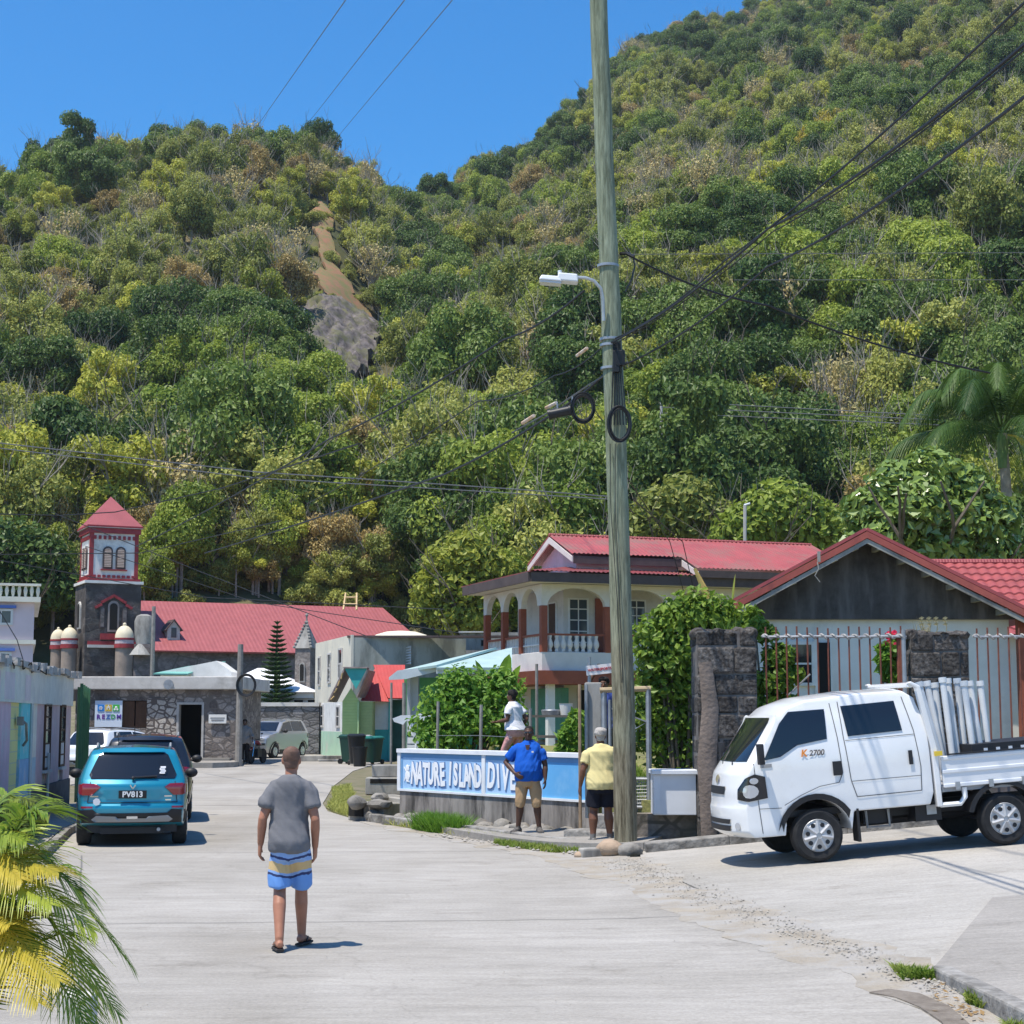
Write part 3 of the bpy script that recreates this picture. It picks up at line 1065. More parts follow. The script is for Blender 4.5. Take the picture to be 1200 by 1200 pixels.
M_churchwall = stone_mat("church_wall_stone", (.14, .12, .115), (.24, .21, .20), (.12, .11, .10), .8, edge=.05, stretch=(1, 1, 1.5))
M_oldconc = mat("weathered_concrete", (.40, .385, .35), (.22, .21, .19), 1.6, .95, bump=.5, c3=(.11, .10, .09), s3=.9, t3=.56, stretch=(1, 1, .35))
M_mossconc = mat("grey_green_render", (.40, .41, .36), (.27, .29, .25), .9, .95, c3=(.15, .16, .14), s3=.8, t3=.55, stretch=(1, 1, .3))
M_slabwhite = mat("white_slab", (.62, .595, .55), (.50, .475, .435), 1.2, .85, c3=(.36, .34, .31), s3=.7, t3=.6)
M_galv = mat("galvanised_pipe", (.42, .43, .44), (.30, .31, .32), 6, .45, metal=.6)
M_rust = mat("rusty_iron", (.23, .075, .045), (.14, .05, .035), 9, .8)
M_post = mat("grey_post_wood", (.30, .28, .25), (.20, .185, .165), 5, .9)
M_domey = mat("cream_dome", (.72, .64, .46), (.60, .52, .36), 1.5, .8)
M_greenroof = wave_mat("mint_roof_sheet", (.36, .50, .46), (.30, .43, .40), 5, 'X', .5, bump=.4, dist=.02)
M_teal = mat("turquoise_paint", (.06, .42, .38), (.05, .34, .31), 2, .6)
M_lime = wave_mat("lime_boards", (.42, .60, .25), (.36, .52, .20), 2.4, 'Z', .65, bump=.9, dist=.03, profile='SAW')
M_redsheet = wave_mat("red_hut_roof", (.52, .06, .055), (.42, .05, .045), 5, 'X', .5, bump=.5, dist=.02)
def part(mb, name, m, root, **k):
 return mb.build(name, m, root, **k)
def framed_window(root, x0, x1, z0, z1, y, fm=None, gm=None, fw=.07, bars=1, hb=0, name="window", dep=.06, Mx=None):
 """window on a wall whose outside is -y: frame stands proud, pane set in it"""
 mb = MB()
 mb.bx(x0, x0 + fw, y - dep, y + .02, z0, z1)
 mb.bx(x1 - fw, x1, y - dep, y + .02, z0, z1)
 mb.bx(x0 + fw, x1 - fw, y - dep, y + .02, z1 - fw, z1)
 mb.bx(x0 + fw, x1 - fw, y - dep, y + .02, z0, z0 + fw)
 for k in range(bars):
  c = x0 + (x1 - x0) * (k + 1) / (bars + 1)
  mb.bx(c - fw * .3, c + fw * .3, y - dep * .8, y + .02, z0 + fw, z1 - fw)
 for k in range(hb):
  c = z0 + (z1 - z0) * (k + 1) / (hb + 1)
  mb.bx(x0 + fw, x1 - fw, y - dep * .75, y + .02, c - fw * .3, c + fw * .3)
 f = mb.build(name, fm or M_white, root)
 MB().bx(x0 + fw * .9, x1 - fw * .9, y - dep * .35, y + .01, z0 + fw * .9, z1 - fw * .9).build("pane", gm or M_glass2, f)
 if Mx is not None: f.matrix_local = Mx
 return f
def arch_wall(mb, x0, x1, z_spring, z_top, arches, y0, th, M=None, o=(0, 0, 0), rise=None, n=14):
 """wall band over arches: between x0..x1, under it arcs (cx, halfwidth)"""
 poly = [(x0, z_top), (x0, z_spring)]
 for cx_, hw in arches:
  r = rise or hw
  for k in range(n + 1):
   t = math.pi - math.pi * k / n
   poly.append((cx_ + hw * math.cos(t), z_spring + r * math.sin(t)))
 poly += [(x1, z_spring), (x1, z_top)]
 mb.prism(poly, th, M, Vector(o) + (M or Matrix.Identity(3)) @ Vector((0, y0, 0)))
# arcaded house
c0 = at(635, 843, 68)
house = thing("arcaded_house", "two storey house with arched veranda and red sheet roof", "house", (c0.x, 68, 1.0), R(19.7))
RY = Matrix.Rotation(R(90), 3, 'Z')            # turns local x to y (for walls on the left side)
mb = MB()
mb.bx(1.6, 13.5, 1.7, 7.2, 0, 7.0)
part(mb, "wall", M_cream, house)
mb = MB().bx(0, 13.5, 0, 7.2, 2.95, 3.7)
part(mb, "veranda_floor", M_bandw, house, bevel=.02)
mb = MB()
mb.prism([(-.28, 2.95), (13.6, 2.95), (13.6, 2.42), (-.18, 2.42)], 7.4, None, (0, -.28, 0))
part(mb, "lower_fascia", M_terra, house)
mb = MB()
arch_wall(mb, 0, 13.5, 5.55, 6.42, [(1.5, 1.25), (4.25, 1.25), (7.0, 1.25), (9.75, 1.25), (12.4, .9)], 0, .24, rise=.72)
arch_wall(mb, .24, 7.2, 5.55, 6.42, [(1.45, .95), (3.65, .95), (5.85, .95)], 0, .24, RY, (.24, 0, 0), rise=.75)
part(mb, "arcade_wall", M_cream, house)
for x_, y_ in [(.12, .12)] + [(q, .12) for q in (2.87, 5.62, 8.37, 11.1, 13.38)] + [(.12, q) for q in (2.55, 4.75, 7.05)]:
 MB().box((x_, y_, 4.62), (.26, .26, 1.85)).build("column", M_terra, house)
mb = MB()
mb.bx(.27, 13.3, .06, .2, 4.36, 4.44)
mb.bx(.06, .2, .27, 7.0, 4.36, 4.44)
rail = part(mb, "handrail", M_terra, house)
prof = [(.08, 0), (.08, .06), (.06, .1), (.125, .24), (.12, .34), (.06, .5), (.07, .56), (.09, .64)]
bm0 = MB()
bm0.lathe(prof, 10)
b0 = bm0.build("baluster", M_bandw, house, smooth=True)
first_b = True
for i in range(45):
 x_ = .40 + i * .285
 if any(abs(x_ - q) < .2 for q in (2.87, 5.62, 8.37, 11.1)): continue
 if first_b:
  b0.location = (x_, .13, 3.72)
  first_b = False
 else:
  c = b0.copy()
  COL.objects.link(c)
  c.location = (x_, .13, 3.72)
  c.parent = house
mb = MB()
for i in range(34):
 y_ = .42 + i * .2
 mb.bx(.11, .15, y_, y_ + .045, 3.7, 4.36)
mb.bx(.09, .17, .27, 7.0, 3.98, 4.03)
part(mb, "side_railing", M_white, house)
mb = MB()
mb.prism([(-.75, 6.42), (14, 6.42), (14, 6.80), (-.75, 6.80)], .1, None, (0, -.85, 0))
mb.prism([(-.75, 6.42), (7.6, 6.42), (7.6, 6.80), (-.75, 6.80)], .1, RY, (-.75, 0, 0))
part(mb, "fascia", M_fascia, house)
mb = MB()
mb.slab([(-.85, 7.8, 6.84), (-.85, -.95, 6.84), (1.65, 1.75, 7.25), (1.65, 7.8, 7.25)], .05)
part(mb, "veranda_roof", M_redplain, house)
ribbed((-.85, -.95, 6.84), (14, -.95, 6.84), (14, 1.75, 7.25), (1.65, 1.75, 7.25), .20, .035, "veranda_roof", M_redplain, house)
mb = MB().bx(-.7, 13.9, -.74, 7.6, 6.44, 6.50)
part(mb, "veranda_ceiling", M_bandw, house)
EY, RYD, EZ, RZ = .5, 3.1, 7.72, 8.72
mb = MB()
ribbed((1.5, EY, EZ), (6.4, EY, EZ), (6.4, RYD, RZ), (1.5, RYD, RZ), .20, .035, "roof", M_redplain, house)
ribbed((6.4, -1.0, EZ - .58), (14, -1.0, EZ - .58), (14, RYD, RZ), (6.4, RYD, RZ), .20, .035, "roof", M_redplain, house)
mb.slab([(1.5, RYD, RZ), (14, RYD, RZ), (14, 5.7, EZ), (1.5, 5.7, EZ)], .06)
mb.tube([(1.5, RYD, RZ + .03), (14, RYD, RZ + .03)], .07, 6)
part(mb, "roof", M_redroof, house)
mb = MB()
mb.prism([(EY, EZ - .12), (EY, EZ - .34), (RYD, RZ - .34), (5.7, EZ - .34), (5.7, EZ - .12), (RYD, RZ - .08)], .06, RY, (1.56, 0, 0))
mb.prism([(-1.0, EZ - .72), (-1.0, EZ - .95), (EY, EZ - .37), (EY, EZ - .12)], .06, RY, (6.47, 0, 0))
part(mb, "bargeboard", M_bandw, house)
mb = MB()
mb.bx(1.6, 6.4, EY + .02, EY + .08, EZ - .40, EZ - .09)
mb.bx(6.5, 14, -1.0, -.94, EZ - .95, EZ - .66)
part(mb, "upper_fascia", M_fascia, house)
mb = MB()
mb.prism([(1.0, 6.9), (5.0, 6.9), (5.0, 7.62), (RYD, RZ - .36), (1.0, 7.62)], 4.6, Matrix(((0, 1, 0), (1, 0, 0), (0, 0, 1))), (1.9, 0, 0))
part(mb, "gable_wall", M_pinkw, house)
framed_window(house, 1.8, 2.7, 3.72, 6.0, 1.7, hb=4, bars=1)
framed_window(house, 4.0, 5.3, 4.3, 6.0, 1.7, hb=4, bars=2)
framed_window(house, 6.6, 8.2, 4.3, 6.0, 1.7, hb=4, bars=2)
framed_window(house, 9.3, 10.6, 4.3, 6.0, 1.7, hb=4, bars=2)
d_ = MB().bx(3.0, 3.75, 1.6, 1.69, 3.7, 6.0).build("door", M_terra, house)
MB().ball((3.65, 1.58, 4.7), .04, 8, 6).build("handle", M_galv, d_)
w_ = framed_window(house, -.5, .5, 3.72, 5.9, 0, fm=M_white, gm=M_woodbrown, hb=0, bars=0, name="door")
w_.matrix_local = Matrix.Translation((1.6, 2.9, 0)) @ Matrix.Rotation(R(-90), 4, 'Z')
framed_window(house, 2.2, 3.3, .3, 2.3, 1.7, fm=M_white, gm=M_black, bars=2)
framed_window(house, 4.0, 5.0, .1, 2.3, 1.7, fm=M_fascia, gm=M_black, bars=0)
mb = MB()
for x_ in (.3, 3.9, 7.5, 11): mb.bx(x_, x_ + .3, .1, .4, 0, 2.42)
part(mb, "lower_post", M_white, house)
mb = MB().bx(1.2, 1.5, .9, 4.5, .2, 2.3)
part(mb, "side_screen", mat("green_mesh", (.10, .28, .20), (.08, .22, .16), 3, .8), house)
# house with the timber gable
g0 = at(1012, 843, 33)
gz = 1.15
gh = thing("gable_house", "white walled house with black timber gable and red roof edges", "house", (g0.x, 33, gz))
zr, zl = 5.60 - gz, 4.10 - gz
mb = MB()
mb.bx(-2.25, 2.85, 0, 9, 0, 3.95 - gz)
part(mb, "wall", M_white, gh)
mb = MB()
mb.prism([(-2.72, zl + .02), (-2.1, 3.94 - gz), (2.95, 3.94 - gz), (3.05, zl - .12), (0, zr - .16)], .06, None, (0, -.14, 0))
part(mb, "gable", M_wood_dark, gh)
mb = MB()
mb.slab([(-2.86, -.72, zl - .03), (0, -.72, zr + .0), (0, 9.3, zr), (-2.86, 9.3, zl - .03)], -.06)
mb.slab([(0, -.72, zr), (3.35, -.72, zl - .2), (3.35, 9.3, zl - .2), (0, 9.3, zr)], -.06)
part(mb, "roof", M_redroof_y, gh)
mb = MB()
for s, zz, hx in ((-1, zl - .03, 2.86), (1, zl - .2, 3.35)):
 mb.prism([(0, zr - .02), (0, zr - .15), (s * hx, zz - .15), (s * hx, zz - .02)], .05, None, (0, -.76, 0))
part(mb, "bargeboard", mat("red_bargeboard", (.40, .10, .075), (.30, .075, .06), 2, .5), gh)
mb = MB()
for s, zz, hx in ((-1, zl - .03, 2.8), (1, zl - .2, 3.3)):
 mb.prism([(0, zr - .16), (0, zr - .25), (s * hx, zz - .25), (s * hx, zz - .16)], .04, None, (0, -.74, 0))
 for k in range(7):
  t = (k + .5) / 7
  mb.box((s * hx * t, -.45, zr - .2 + (zz - zr) * t), (.08, .56, .1))
part(mb, "rafter", M_oldconc, gh)
framed_window(gh, -1.42, -.92, 3.52 - gz - .85, 3.52 - gz, 0, fm=M_white, gm=M_glass, hb=1, bars=0, fw=.06)
mb = MB().bx(-.86, -.62, -.03, .02, 0, 3.5 - gz)
d_ = part(mb, "door", M_black, gh)
mb = MB()
mb.bx(-.92, -.86, -.06, .02, 0, 3.56 - gz)
mb.bx(-.62, -.58, -.06, .02, 0, 3.56 - gz)
mb.build("frame", M_white, d_)
mb = MB().bx(2.9, 3.1, -.45, -.25, 0, 2.8)
part(mb, "corner_post", M_terra, gh)
mb = MB()
mb.tube([(-.98, -.88, zr - .62), (-.96, -.90, zr - .75), (-1.03, -.88, zr - .88), (-.94, -.88, zr - 1.0)], .012, 6)
mb.box((-.95, -.89, zr - .52), (.05, .06, .2))
part(mb, "cable_bracket", M_oldconc, gh)
# tiled roof house at the right
t0 = at(1165, 843, 41)
th_ = thing("tiled_house", "house with red pantile roof behind the timber gable", "house", (t0.x, 41, 1.1))
mb = MB().bx(-1.6, 8, 0, 6, 0, 2.9)
part(mb, "wall", M_cream, th_)
M_tile = None
def tile_mat():
 m, nt, p, L = nodes("red_pantiles")
 p.inputs["Roughness"].default_value = .5
 p.inputs["Base Color"].default_value = (.45, .085, .085, 1)
 return m
nx_, rows = 120, 11
xs_ = np.linspace(-2.2, 8.2, nx_ * 2)
vs, fs = [], []
y0_, z0_, y1_, z1_ = -.5, 2.85, 3.2, 5.0 - .05
for r_ in range(rows):
 for e in (0, 1):
  t = (r_ + e) / rows
  for x_ in xs_:
   lift = .05 * abs(math.sin(x_ * math.pi / .26)) + (.045 if e == 0 else 0)
   vs.append((x_, y0_ + (y1_ - y0_) * t, z0_ + (z1_ - z0_) * t + lift))
n_ = len(xs_)
for r_ in range(rows * 2 - 1):
 for i in range(n_ - 1):
  fs.append((r_ * n_ + i, r_ * n_ + i + 1, (r_ + 1) * n_ + i + 1, (r_ + 1) * n_ + i))
o = link_mesh("roof", np_mesh("roof", vs, fs, False), mat("red_pantiles", (.38, .085, .08), (.28, .07, .065), 2, .5), th_)
mb = MB()
mb.slab([(-2.2, 3.2, z1_ - .03), (8.2, 3.2, z1_ - .03), (8.2, 6.6, 2.85), (-2.2, 6.6, 2.85)], .05)
part(mb, "roof_back", M_redroof, th_)
MB().tube([(-2.25, 3.2, z1_ + .03), (8.2, 3.2, z1_ + .03)], .09, 8).build("ridge_cap", M_redroof, th_)
# stone house with the doorway
s0 = at(88, 843, 70)
s1 = at(276, 843, 70)
SW = s1.x - s0.x
sz = .36
sh = thing("stone_house", "low rubble stone house with dark open doorway and white roof slab", "house", (s0.x, 70, sz))
zt = at(200, 808, 70).z - sz
mb = MB()
dx0, dx1, dz1 = (207 - 88) / 188 * SW, (239 - 88) / 188 * SW, at(200, 823, 70).z - sz
wx0, wx1 = (143 - 88) / 188 * SW, (172 - 88) / 188 * SW
wz0, wz1 = at(150, 853, 70).z - sz, at(150, 821, 70).z - sz
mb.bx(0, wx0, 0, .4, 0, zt)
mb.bx(wx0, wx1, 0, .4, 0, wz0)
mb.bx(wx0, wx1, 0, .4, wz1, zt)
mb.bx(dx1, SW, 0, .4, 0, zt)
mb.bx(dx0, dx1, 0, .4, dz1, zt)
mb.bx(SW - .4, SW, .4, 7, 0, zt)
mb.bx(0, .4, .4, 7, 0, zt)
mb.bx(.4, SW - .4, 6.6, 7, 0, zt)
part(mb, "wall", M_rubble, sh)
mb = MB().bx(wx1, dx0, -.02, .39, 0, zt - .35)
part(mb, "pale_stone_panel", M_rubblelight, sh)
mb = MB().bx(wx1, dx0, .02, .39, zt - .35, zt)
part(mb, "wall_head", M_rubble, sh)
mb = MB().bx(-.25, SW + .35, -.3, 7.3, zt, zt + .52)
part(mb, "roof_slab", M_slabwhite, sh, bevel=.03)
sl = MB()
for k in range(2):
 a = wx0 + .03 + k * (wx1 - wx0) / 2
 sl.bx(a, a + (wx1 - wx0) / 2 - .05, .06, .12, wz0 + .03, wz1 - .03)
part(sl, "shutter", M_woodbrown, sh)
mb = MB()
mb.bx(dx0, dx0 + .09, -.05, .42, 0, dz1)
mb.bx(dx1 - .09, dx1, -.05, .42, 0, dz1)
mb.bx(dx0 + .09, dx1 - .09, -.05, .42, dz1 - .09, dz1)
part(mb, "door_frame", mat("grey_door_frame", (.45, .43, .40), (.36, .34, .31), 3, .8), sh)
mb = MB().bx(.45, SW - .45, 2.5, 2.6, 0, zt)
part(mb, "inner_wall", M_black, sh)
mb = MB().bx(dx0 - .3, SW - .1, -.7, -.01, -.2, .12)
part(mb, "door_step", M_pave, sh)
Mx = Matrix.Rotation(R(90), 3, 'X')
MB().lathe([(.12, 0), (.2, 0), (.2, .05), (.12, .05)], 18, (dx0 - .3, -.31, zt + .2), Mx).build("slab_vent", M_galv, sh)
bz0, bz1 = at(110, 852, 69.8).z, at(110, 821, 69.8).z
bx0, bx1 = at(110.5, 843, 69.8).x, at(142.5, 843, 69.8).x
bd = thing("wall_sign", "white board with blue, yellow and green squares on stone house", "sign", ((bx0 + bx1) / 2, 69.88, (bz0 + bz1) / 2))
W_, H_ = bx1 - bx0, bz1 - bz0
MB().box((0, 0, 0), (W_, .05, H_)).build("board", plain("sign_paleblue", (.62, .70, .80), .5), bd)
sq = W_ * .24
for k, (cc, dx) in enumerate((((.03, .22, .60), -1), ((.60, .42, .05), 0), ((.07, .45, .07), 1))):
 q = MB().box((dx * W_ * .28, -.035, H_ * .22), (sq, .02, sq)).build("colour_square", plain("square_%d" % k, cc, .5), bd)
 mb = MB()
 if k == 0:
  for a in range(3):
   mb.box((dx * W_ * .28, -.05, H_ * .22), (sq * .6, .01, sq * .12), ry=a * R(60))
 elif k == 1:
  for a in (-1, 0, 1):
   mb.box((dx * W_ * .28 + a * sq * .2, -.05, H_ * .22 + (.06 if a == 0 else 0)), (sq * .13, .01, sq * .5))
 else:
  mb.ball((dx * W_ * .28, -.05, H_ * .24), (sq * .2, .01, sq * .2), 8, 6)
  mb.ball((dx * W_ * .28 - sq * .2, -.05, H_ * .16), (sq * .16, .01, sq * .16), 8, 6)
  mb.ball((dx * W_ * .28 + sq * .2, -.05, H_ * .16), (sq * .16, .01, sq * .16), 8, 6)
 mb.build("emblem", plain("emblem_white", (.8, .8, .8), .5), q)
cols = ((.12, .05, .30), (.16, .04, .26), (.05, .14, .40), (.05, .30, .12), (.10, .05, .32))
for k, ch in enumerate("REZDM"):
 text_mesh("letter", ch, H_ * .235, plain("letter_%d" % k, cols[k], .5), bd, .006, .010, loc=((k - 2) * W_ * (.18 if k < 4 else .195), -.033, -H_ * .12))
pz = at(254, 843, 69.8)
pl = thing("plaque", "small white plaque right of the stone doorway", "sign", (at(254.5, 843, 69.8).x, 69.9, at(254, 842.5, 69.8).z))
MB().box((0, 0, 0), (.72, .05, .36)).build("board", M_white, pl)
MB().box((0, -.03, .04), (.58, .008, .035)).box((0, -.03, -.05), (.5, .008, .05)).build("faded_lines", plain("faded_ink", (.20, .20, .2), .7), pl)
# painted wall house at the left
LH = thing("painted_house", "weathered concrete shop front painted in yellow, blue and mauve panels", "shop", (-8.72, 29.2, .05), math.atan2(-.137, .99))
LH.rotation_euler = (0, 0, math.atan2(10.0, -1.35))
LL = 10.1
ztop = 2.93
SH = 1.1
segs = [(-3.2, .15, (.42, .28, .36)), (.15, 1.25, (.62, .55, .20)), (1.25, 2.5, (.20, .40, .56)), (2.5, 3.45, (.50, .46, .42)),
  (3.45, 4.5, (.36, .25, .29)), (5.4, 7.0, (.36, .26, .30)), (7.8, 9.0, (.36, .26, .30))]
def worn(name, c):
 c = tuple(min(.76, k * 1.55 + .08) * q for k, q in zip(c, (1.06, 1.0, .86)))
 return mat(name, c, tuple(k * .82 for k in c), 2.2, .9, bump=.4, c3=(.62, .59, .55), s3=1.5, t3=.6)
mb = MB()
mb.bx(-3.2, LL, .06, 5.0, 0, ztop)
part(mb, "wall", worn("grey_render", (.46, .43, .41)), LH)
for a0_, b0_, c in segs:
 a, b = a0_ + (SH if a0_ > -3 else 0), min(LL, b0_ + SH)
 if b - a < .2: continue
 z0_ = .66 if a0_ > 2.6 else .06
 z1_ = 2.28
 if a0_ == 1.25:
  mb = MB().bx(a, b, -.03, .08, 1.25, z1_)
  part(mb, "painted_panel", worn("teal_panel", (.06, .36, .45)), LH)
  mb = MB().bx(a - .06, b, -.035, .08, .0, 1.247)
  part(mb, "painted_panel", worn("blue_panel", (.12, .25, .52)), LH)
  continue
 if a0_ == 2.5:
  mb = MB().bx(a, b, -.015, .08, 1.25, z1_)
  part(mb, "painted_panel", worn("beige_panel", (.50, .46, .42)), LH)
  mb = MB().bx(a, b, -.017, .08, .45, 1.247)
  part(mb, "painted_panel", worn("paleblue_panel", (.25, .35, .56)), LH)
  continue
 m = worn("panel_paint", c)
 if a0_ == .15:
  m = nodes("yellow_blocks")
  mm, nt, p, L = m
  p.inputs["Roughness"].default_value = .85
  bt = nt.nodes.new("ShaderNodeTexBrick")
  bt.inputs["Color1"].default_value = (.80, .71, .28, 1)
  bt.inputs["Color2"].default_value = (.72, .65, .28, 1)
  bt.inputs["Mortar"].default_value = (.62, .58, .36, 1)
  bt.inputs["Scale"].default_value = 1.0
  bt.inputs["Brick Width"].default_value = .8
  bt.inputs["Row Height"].default_value = .2
  bt.inputs["Mortar Size"].default_value = .012
  tc = nt.nodes.new("ShaderNodeTexCoord")
  mp = nt.nodes.new("ShaderNodeMapping")
  mp.inputs["Rotation"].default_value = (R(-90), 0, 0)
  L.new(tc.outputs["Object"], mp.inputs[0])
  L.new(mp.outputs[0], bt.inputs["Vector"])
  L.new(bt.outputs[0], p.inputs["Base Color"])
  m = mm
  z0_ = .3
 mb = MB().bx(a, b, .015 if a0_ == .15 else -.01, .08, z0_, z1_)
 part(mb, "painted_panel", m, LH)
for a, b in ((4.5 + SH, 5.4 + SH), (7.0 + SH, 7.8 + SH)):
 f = framed_window(LH, a, b, .95, 2.3, 0, fm=M_woodbrown, gm=M_glass2, hb=4, bars=0, fw=.06, dep=.05)
 MB().bx(a + .12, b - .12, -.035, -.028, 1.0, 1.5).build("pale_sheet", M_louv, f)
 MB().bx(a - .02, b + .02, -.09, .0, .9, .96).build("sill", M_slabwhite, f)
mb = MB().bx(-3.2, LL, -.05, .1, 2.281, ztop)
part(mb, "head_band", worn("pale_band", (.56, .54, .53)), LH)
for a, b, c in ((-2.0, -.3, (.55, .35, .42)), (.2, 1.3, (.58, .38, .45)), (1.5, 2.5, (.55, .45, .50)), (2.6, 3.3, (.55, .38, .44))):
 part(MB().bx(a, b, -.057, .0, 2.33, 2.80), "faded_board", worn("faded_pink", c), LH)
mb = MB()
x_ = -3.2
while x_ < LL:
 l_ = rng.uniform(.25, .7)
 mb.box((x_ + l_ / 2, .1 + rng.uniform(-.03, .05), ztop + .03 + rng.uniform(-.02, .05)), (l_ * .96, .46 + rng.uniform(-.1, .1), .12 + rng.uniform(-.03, .05)), ry=rng.uniform(-.04, .04))
 x_ += l_
part(mb, "cornice", mat("crumbling_cornice", (.56, .53, .49), (.36, .33, .30), 3, .95, bump=.8, c3=(.22, .2, .18), s3=2, t3=.6), LH)
mb = MB().bx(3.6, LL, -.035, .07, 0, .655)
part(mb, "plinth", mat("dark_plinth", (.09, .085, .085), (.14, .135, .13), 3, .9), LH)
part(MB().tube([(6.1, -.06, 0), (6.1, -.06, 1.3)], .03, 6), "drain_pipe", M_slabwhite, LH)
part(MB().tube([(3.5, -.06, .0), (3.5, -.06, 2.28)], .035, 6), "drain_pipe", M_slabwhite, LH)
mb = MB()
mb.tube([(2.0, -.06, 2.0), (2.1, -.16, 1.9), (2.4, -.14, 1.6), (2.5, -.06, 1.5)], .025, 6)
mb.box((1.95, -.08, 1.95), (.18, .1, .16))
part(mb, "meter_box", M_oldconc, LH)
wv = MB()
pts = [(-.2 + k * .35, -.1 + .05 * math.sin(k * 2.1), ztop + .02 + .09 * math.sin(k * 1.7)) for k in range(16)]
wv.tube(pts, .012, 5)
part(wv, "loose_cable", M_black, LH)
M_greensheet = wave_mat("green_sheet", (.05, .17, .06), (.07, .21, .08), 6, 'X', .5, bump=1.0, dist=.03)
gg = thing("sheet_gate", "dark green corrugated sheet gate behind the blue car", "gate", (-9.95, 39.4, .05), math.atan2(10.0, -2.2))
mb = MB()
nz = 80
vs = [(i * .085, .03 * math.sin(i * 1.57), z) for z in (.1, 2.72) for i in range(nz)]
fs = [(i, i + 1, nz + i + 1, nz + i) for i in range(nz - 1)]
o = link_mesh("sheet", np_mesh("sheet", vs, fs, False), M_greensheet, gg)
mb = MB()
mgp = mat("green_post", (.08, .2, .09), (.06, .15, .07), 3, .6)
for x_ in (0, 1.7, 3.4, 5.0, 6.6): MB().bx(x_, x_ + .07, -.1, -.03, 0, 2.8).build("gate_post", mgp, gg)
# pink house behind
p0 = at(36, 843, 60)
ph = thing("pink_house", "pale pink two storey house with white balustrade roof terrace", "house", (p0.x, 60, .2), R(16))
zz = lambda v, d=60: at(36, v, d).z - .2
mb = MB().bx(-14, 0, 0, 9, 0, zz(706))
part(mb, "wall", mat("palepink_wall", (.72, .585, .59), (.63, .51, .51), .8, .85), ph)
mb = MB()
mb.bx(-14.2, .2, -.22, 9, zz(706), zz(700))
mb.bx(-14, .08, -.1, 9, zz(755), zz(750))
mb.bx(-14.2, .2, -.2, .04, zz(687), zz(684.5))
for k in range(60):
 x_ = .1 - k * .21
 mb.tube([(x_, -.08, zz(700)), (x_, -.08, zz(693)), (x_, -.08, zz(687))], [.035, .07, .035], 6)
part(mb, "balustrade", mat("cream_balustrade", (.70, .68, .58), (.62, .60, .5), 2, .8), ph)
for v0, v1 in ((733, 714), (777, 764)):
 f = framed_window(ph, at(-15, 843, 60).x - p0.x, at(12, 843, 60).x - p0.x, zz(v0), zz(v1), 0, fm=M_white, gm=M_glass2, bars=1, hb=0, fw=.08)
 MB().bx(at(-15, 843, 60).x - p0.x - .1, at(12, 843, 60).x - p0.x + .1, -.14, .0, zz(v1) + .02, zz(v1) + .12).build("hood", mat("blue_hood", (.12, .2, .5), (.1, .16, .42), 2, .6), f)
# church
CH_Y = 112.0
cw = at(122.5, 843, CH_Y)
CYAW = R(25)
S = 17.9                             # photo pixels per metre there
Zc = lambda v: CAMZ + (elev(v)) * CH_Y
church = thing("church", "old stone church with long red roof and square red capped tower", "church", (cw.x, CH_Y, 2.6), CYAW)
zb = 2.6
hw = 1.54
mb = MB().bx(-hw - .24, hw + .24, -hw - .24, hw + .24, 0, Zc(683) - zb)
part(mb, "tower_base", M_tower, church)
mb = MB().bx(-hw, hw, -hw, hw, Zc(683) - zb, Zc(628) - zb)
belf = part(mb, "belfry", mat("belfry_plaster", (.78, .755, .71), (.70, .67, .62), 1.2, .85, c3=(.46, .42, .38), s3=.9, t3=.6), church)
mb = MB()
z0_, z1_ = Zc(683) - zb, Zc(628) - zb
for sx in (-1, 1):
 for sy in (-1, 1):
  mb.box((sx * (hw - .09), sy * (hw - .09), (z0_ + z1_) / 2), (.25, .25, z1_ - z0_))
mb.box((0, 0, z1_ + .16), (2 * hw + .30, 2 * hw + .30, .32))
mb.box((0, 0, z0_ + .08), (2 * hw + .34, 2 * hw + .34, .16))
for k in range(9):
 x_ = -hw + .28 + k * (2 * hw - .56) / 8
 for s in (-1, 1):
  mb.box((x_, s * (hw + .03), z1_ - .28), (.17, .12, .24))
  mb.box((s * (hw + .03), x_, z1_ - .28), (.12, .17, .24))
  mb.box((x_, s * (hw + .04), z0_ + .3), (.2, .12, .16))
  mb.box((s * (hw + .04), x_, z0_ + .3), (.12, .2, .16))
part(mb, "belfry_trim", M_redtrim, church)
mb = MB().box((0, 0, z1_ + .42), (2 * hw + .5, 2 * hw + .5, .14)).box((0, 0, z0_ - .1), (2 * hw + .7, 2 * hw + .7, .18))
part(mb, "cornice", M_white, church)
zr_ = Zc(582) - zb
e_ = hw + .24
zq = z1_ + .5
mb = MB()
for a, b in (((-e_, -e_), (e_, -e_)), ((e_, -e_), (e_, e_)), ((e_, e_), (-e_, e_)), ((-e_, e_), (-e_, -e_))):
 mb.quad((*a, zq), (*b, zq), (0, 0, zr_))
mb.quad((-e_, -e_, zq), (-e_, e_, zq), (e_, e_, zq), (e_, -e_, zq))
part(mb, "tower_roof", mat("tower_roof_red", (.36, .095, .10), (.30, .08, .085), 1, .5), church)
mb = MB().bx(-e_ - .02, e_ + .02, -e_ - .02, e_ + .02, zq - .12, zq - .005)
part(mb, "roof_edge", M_redtrim, church)
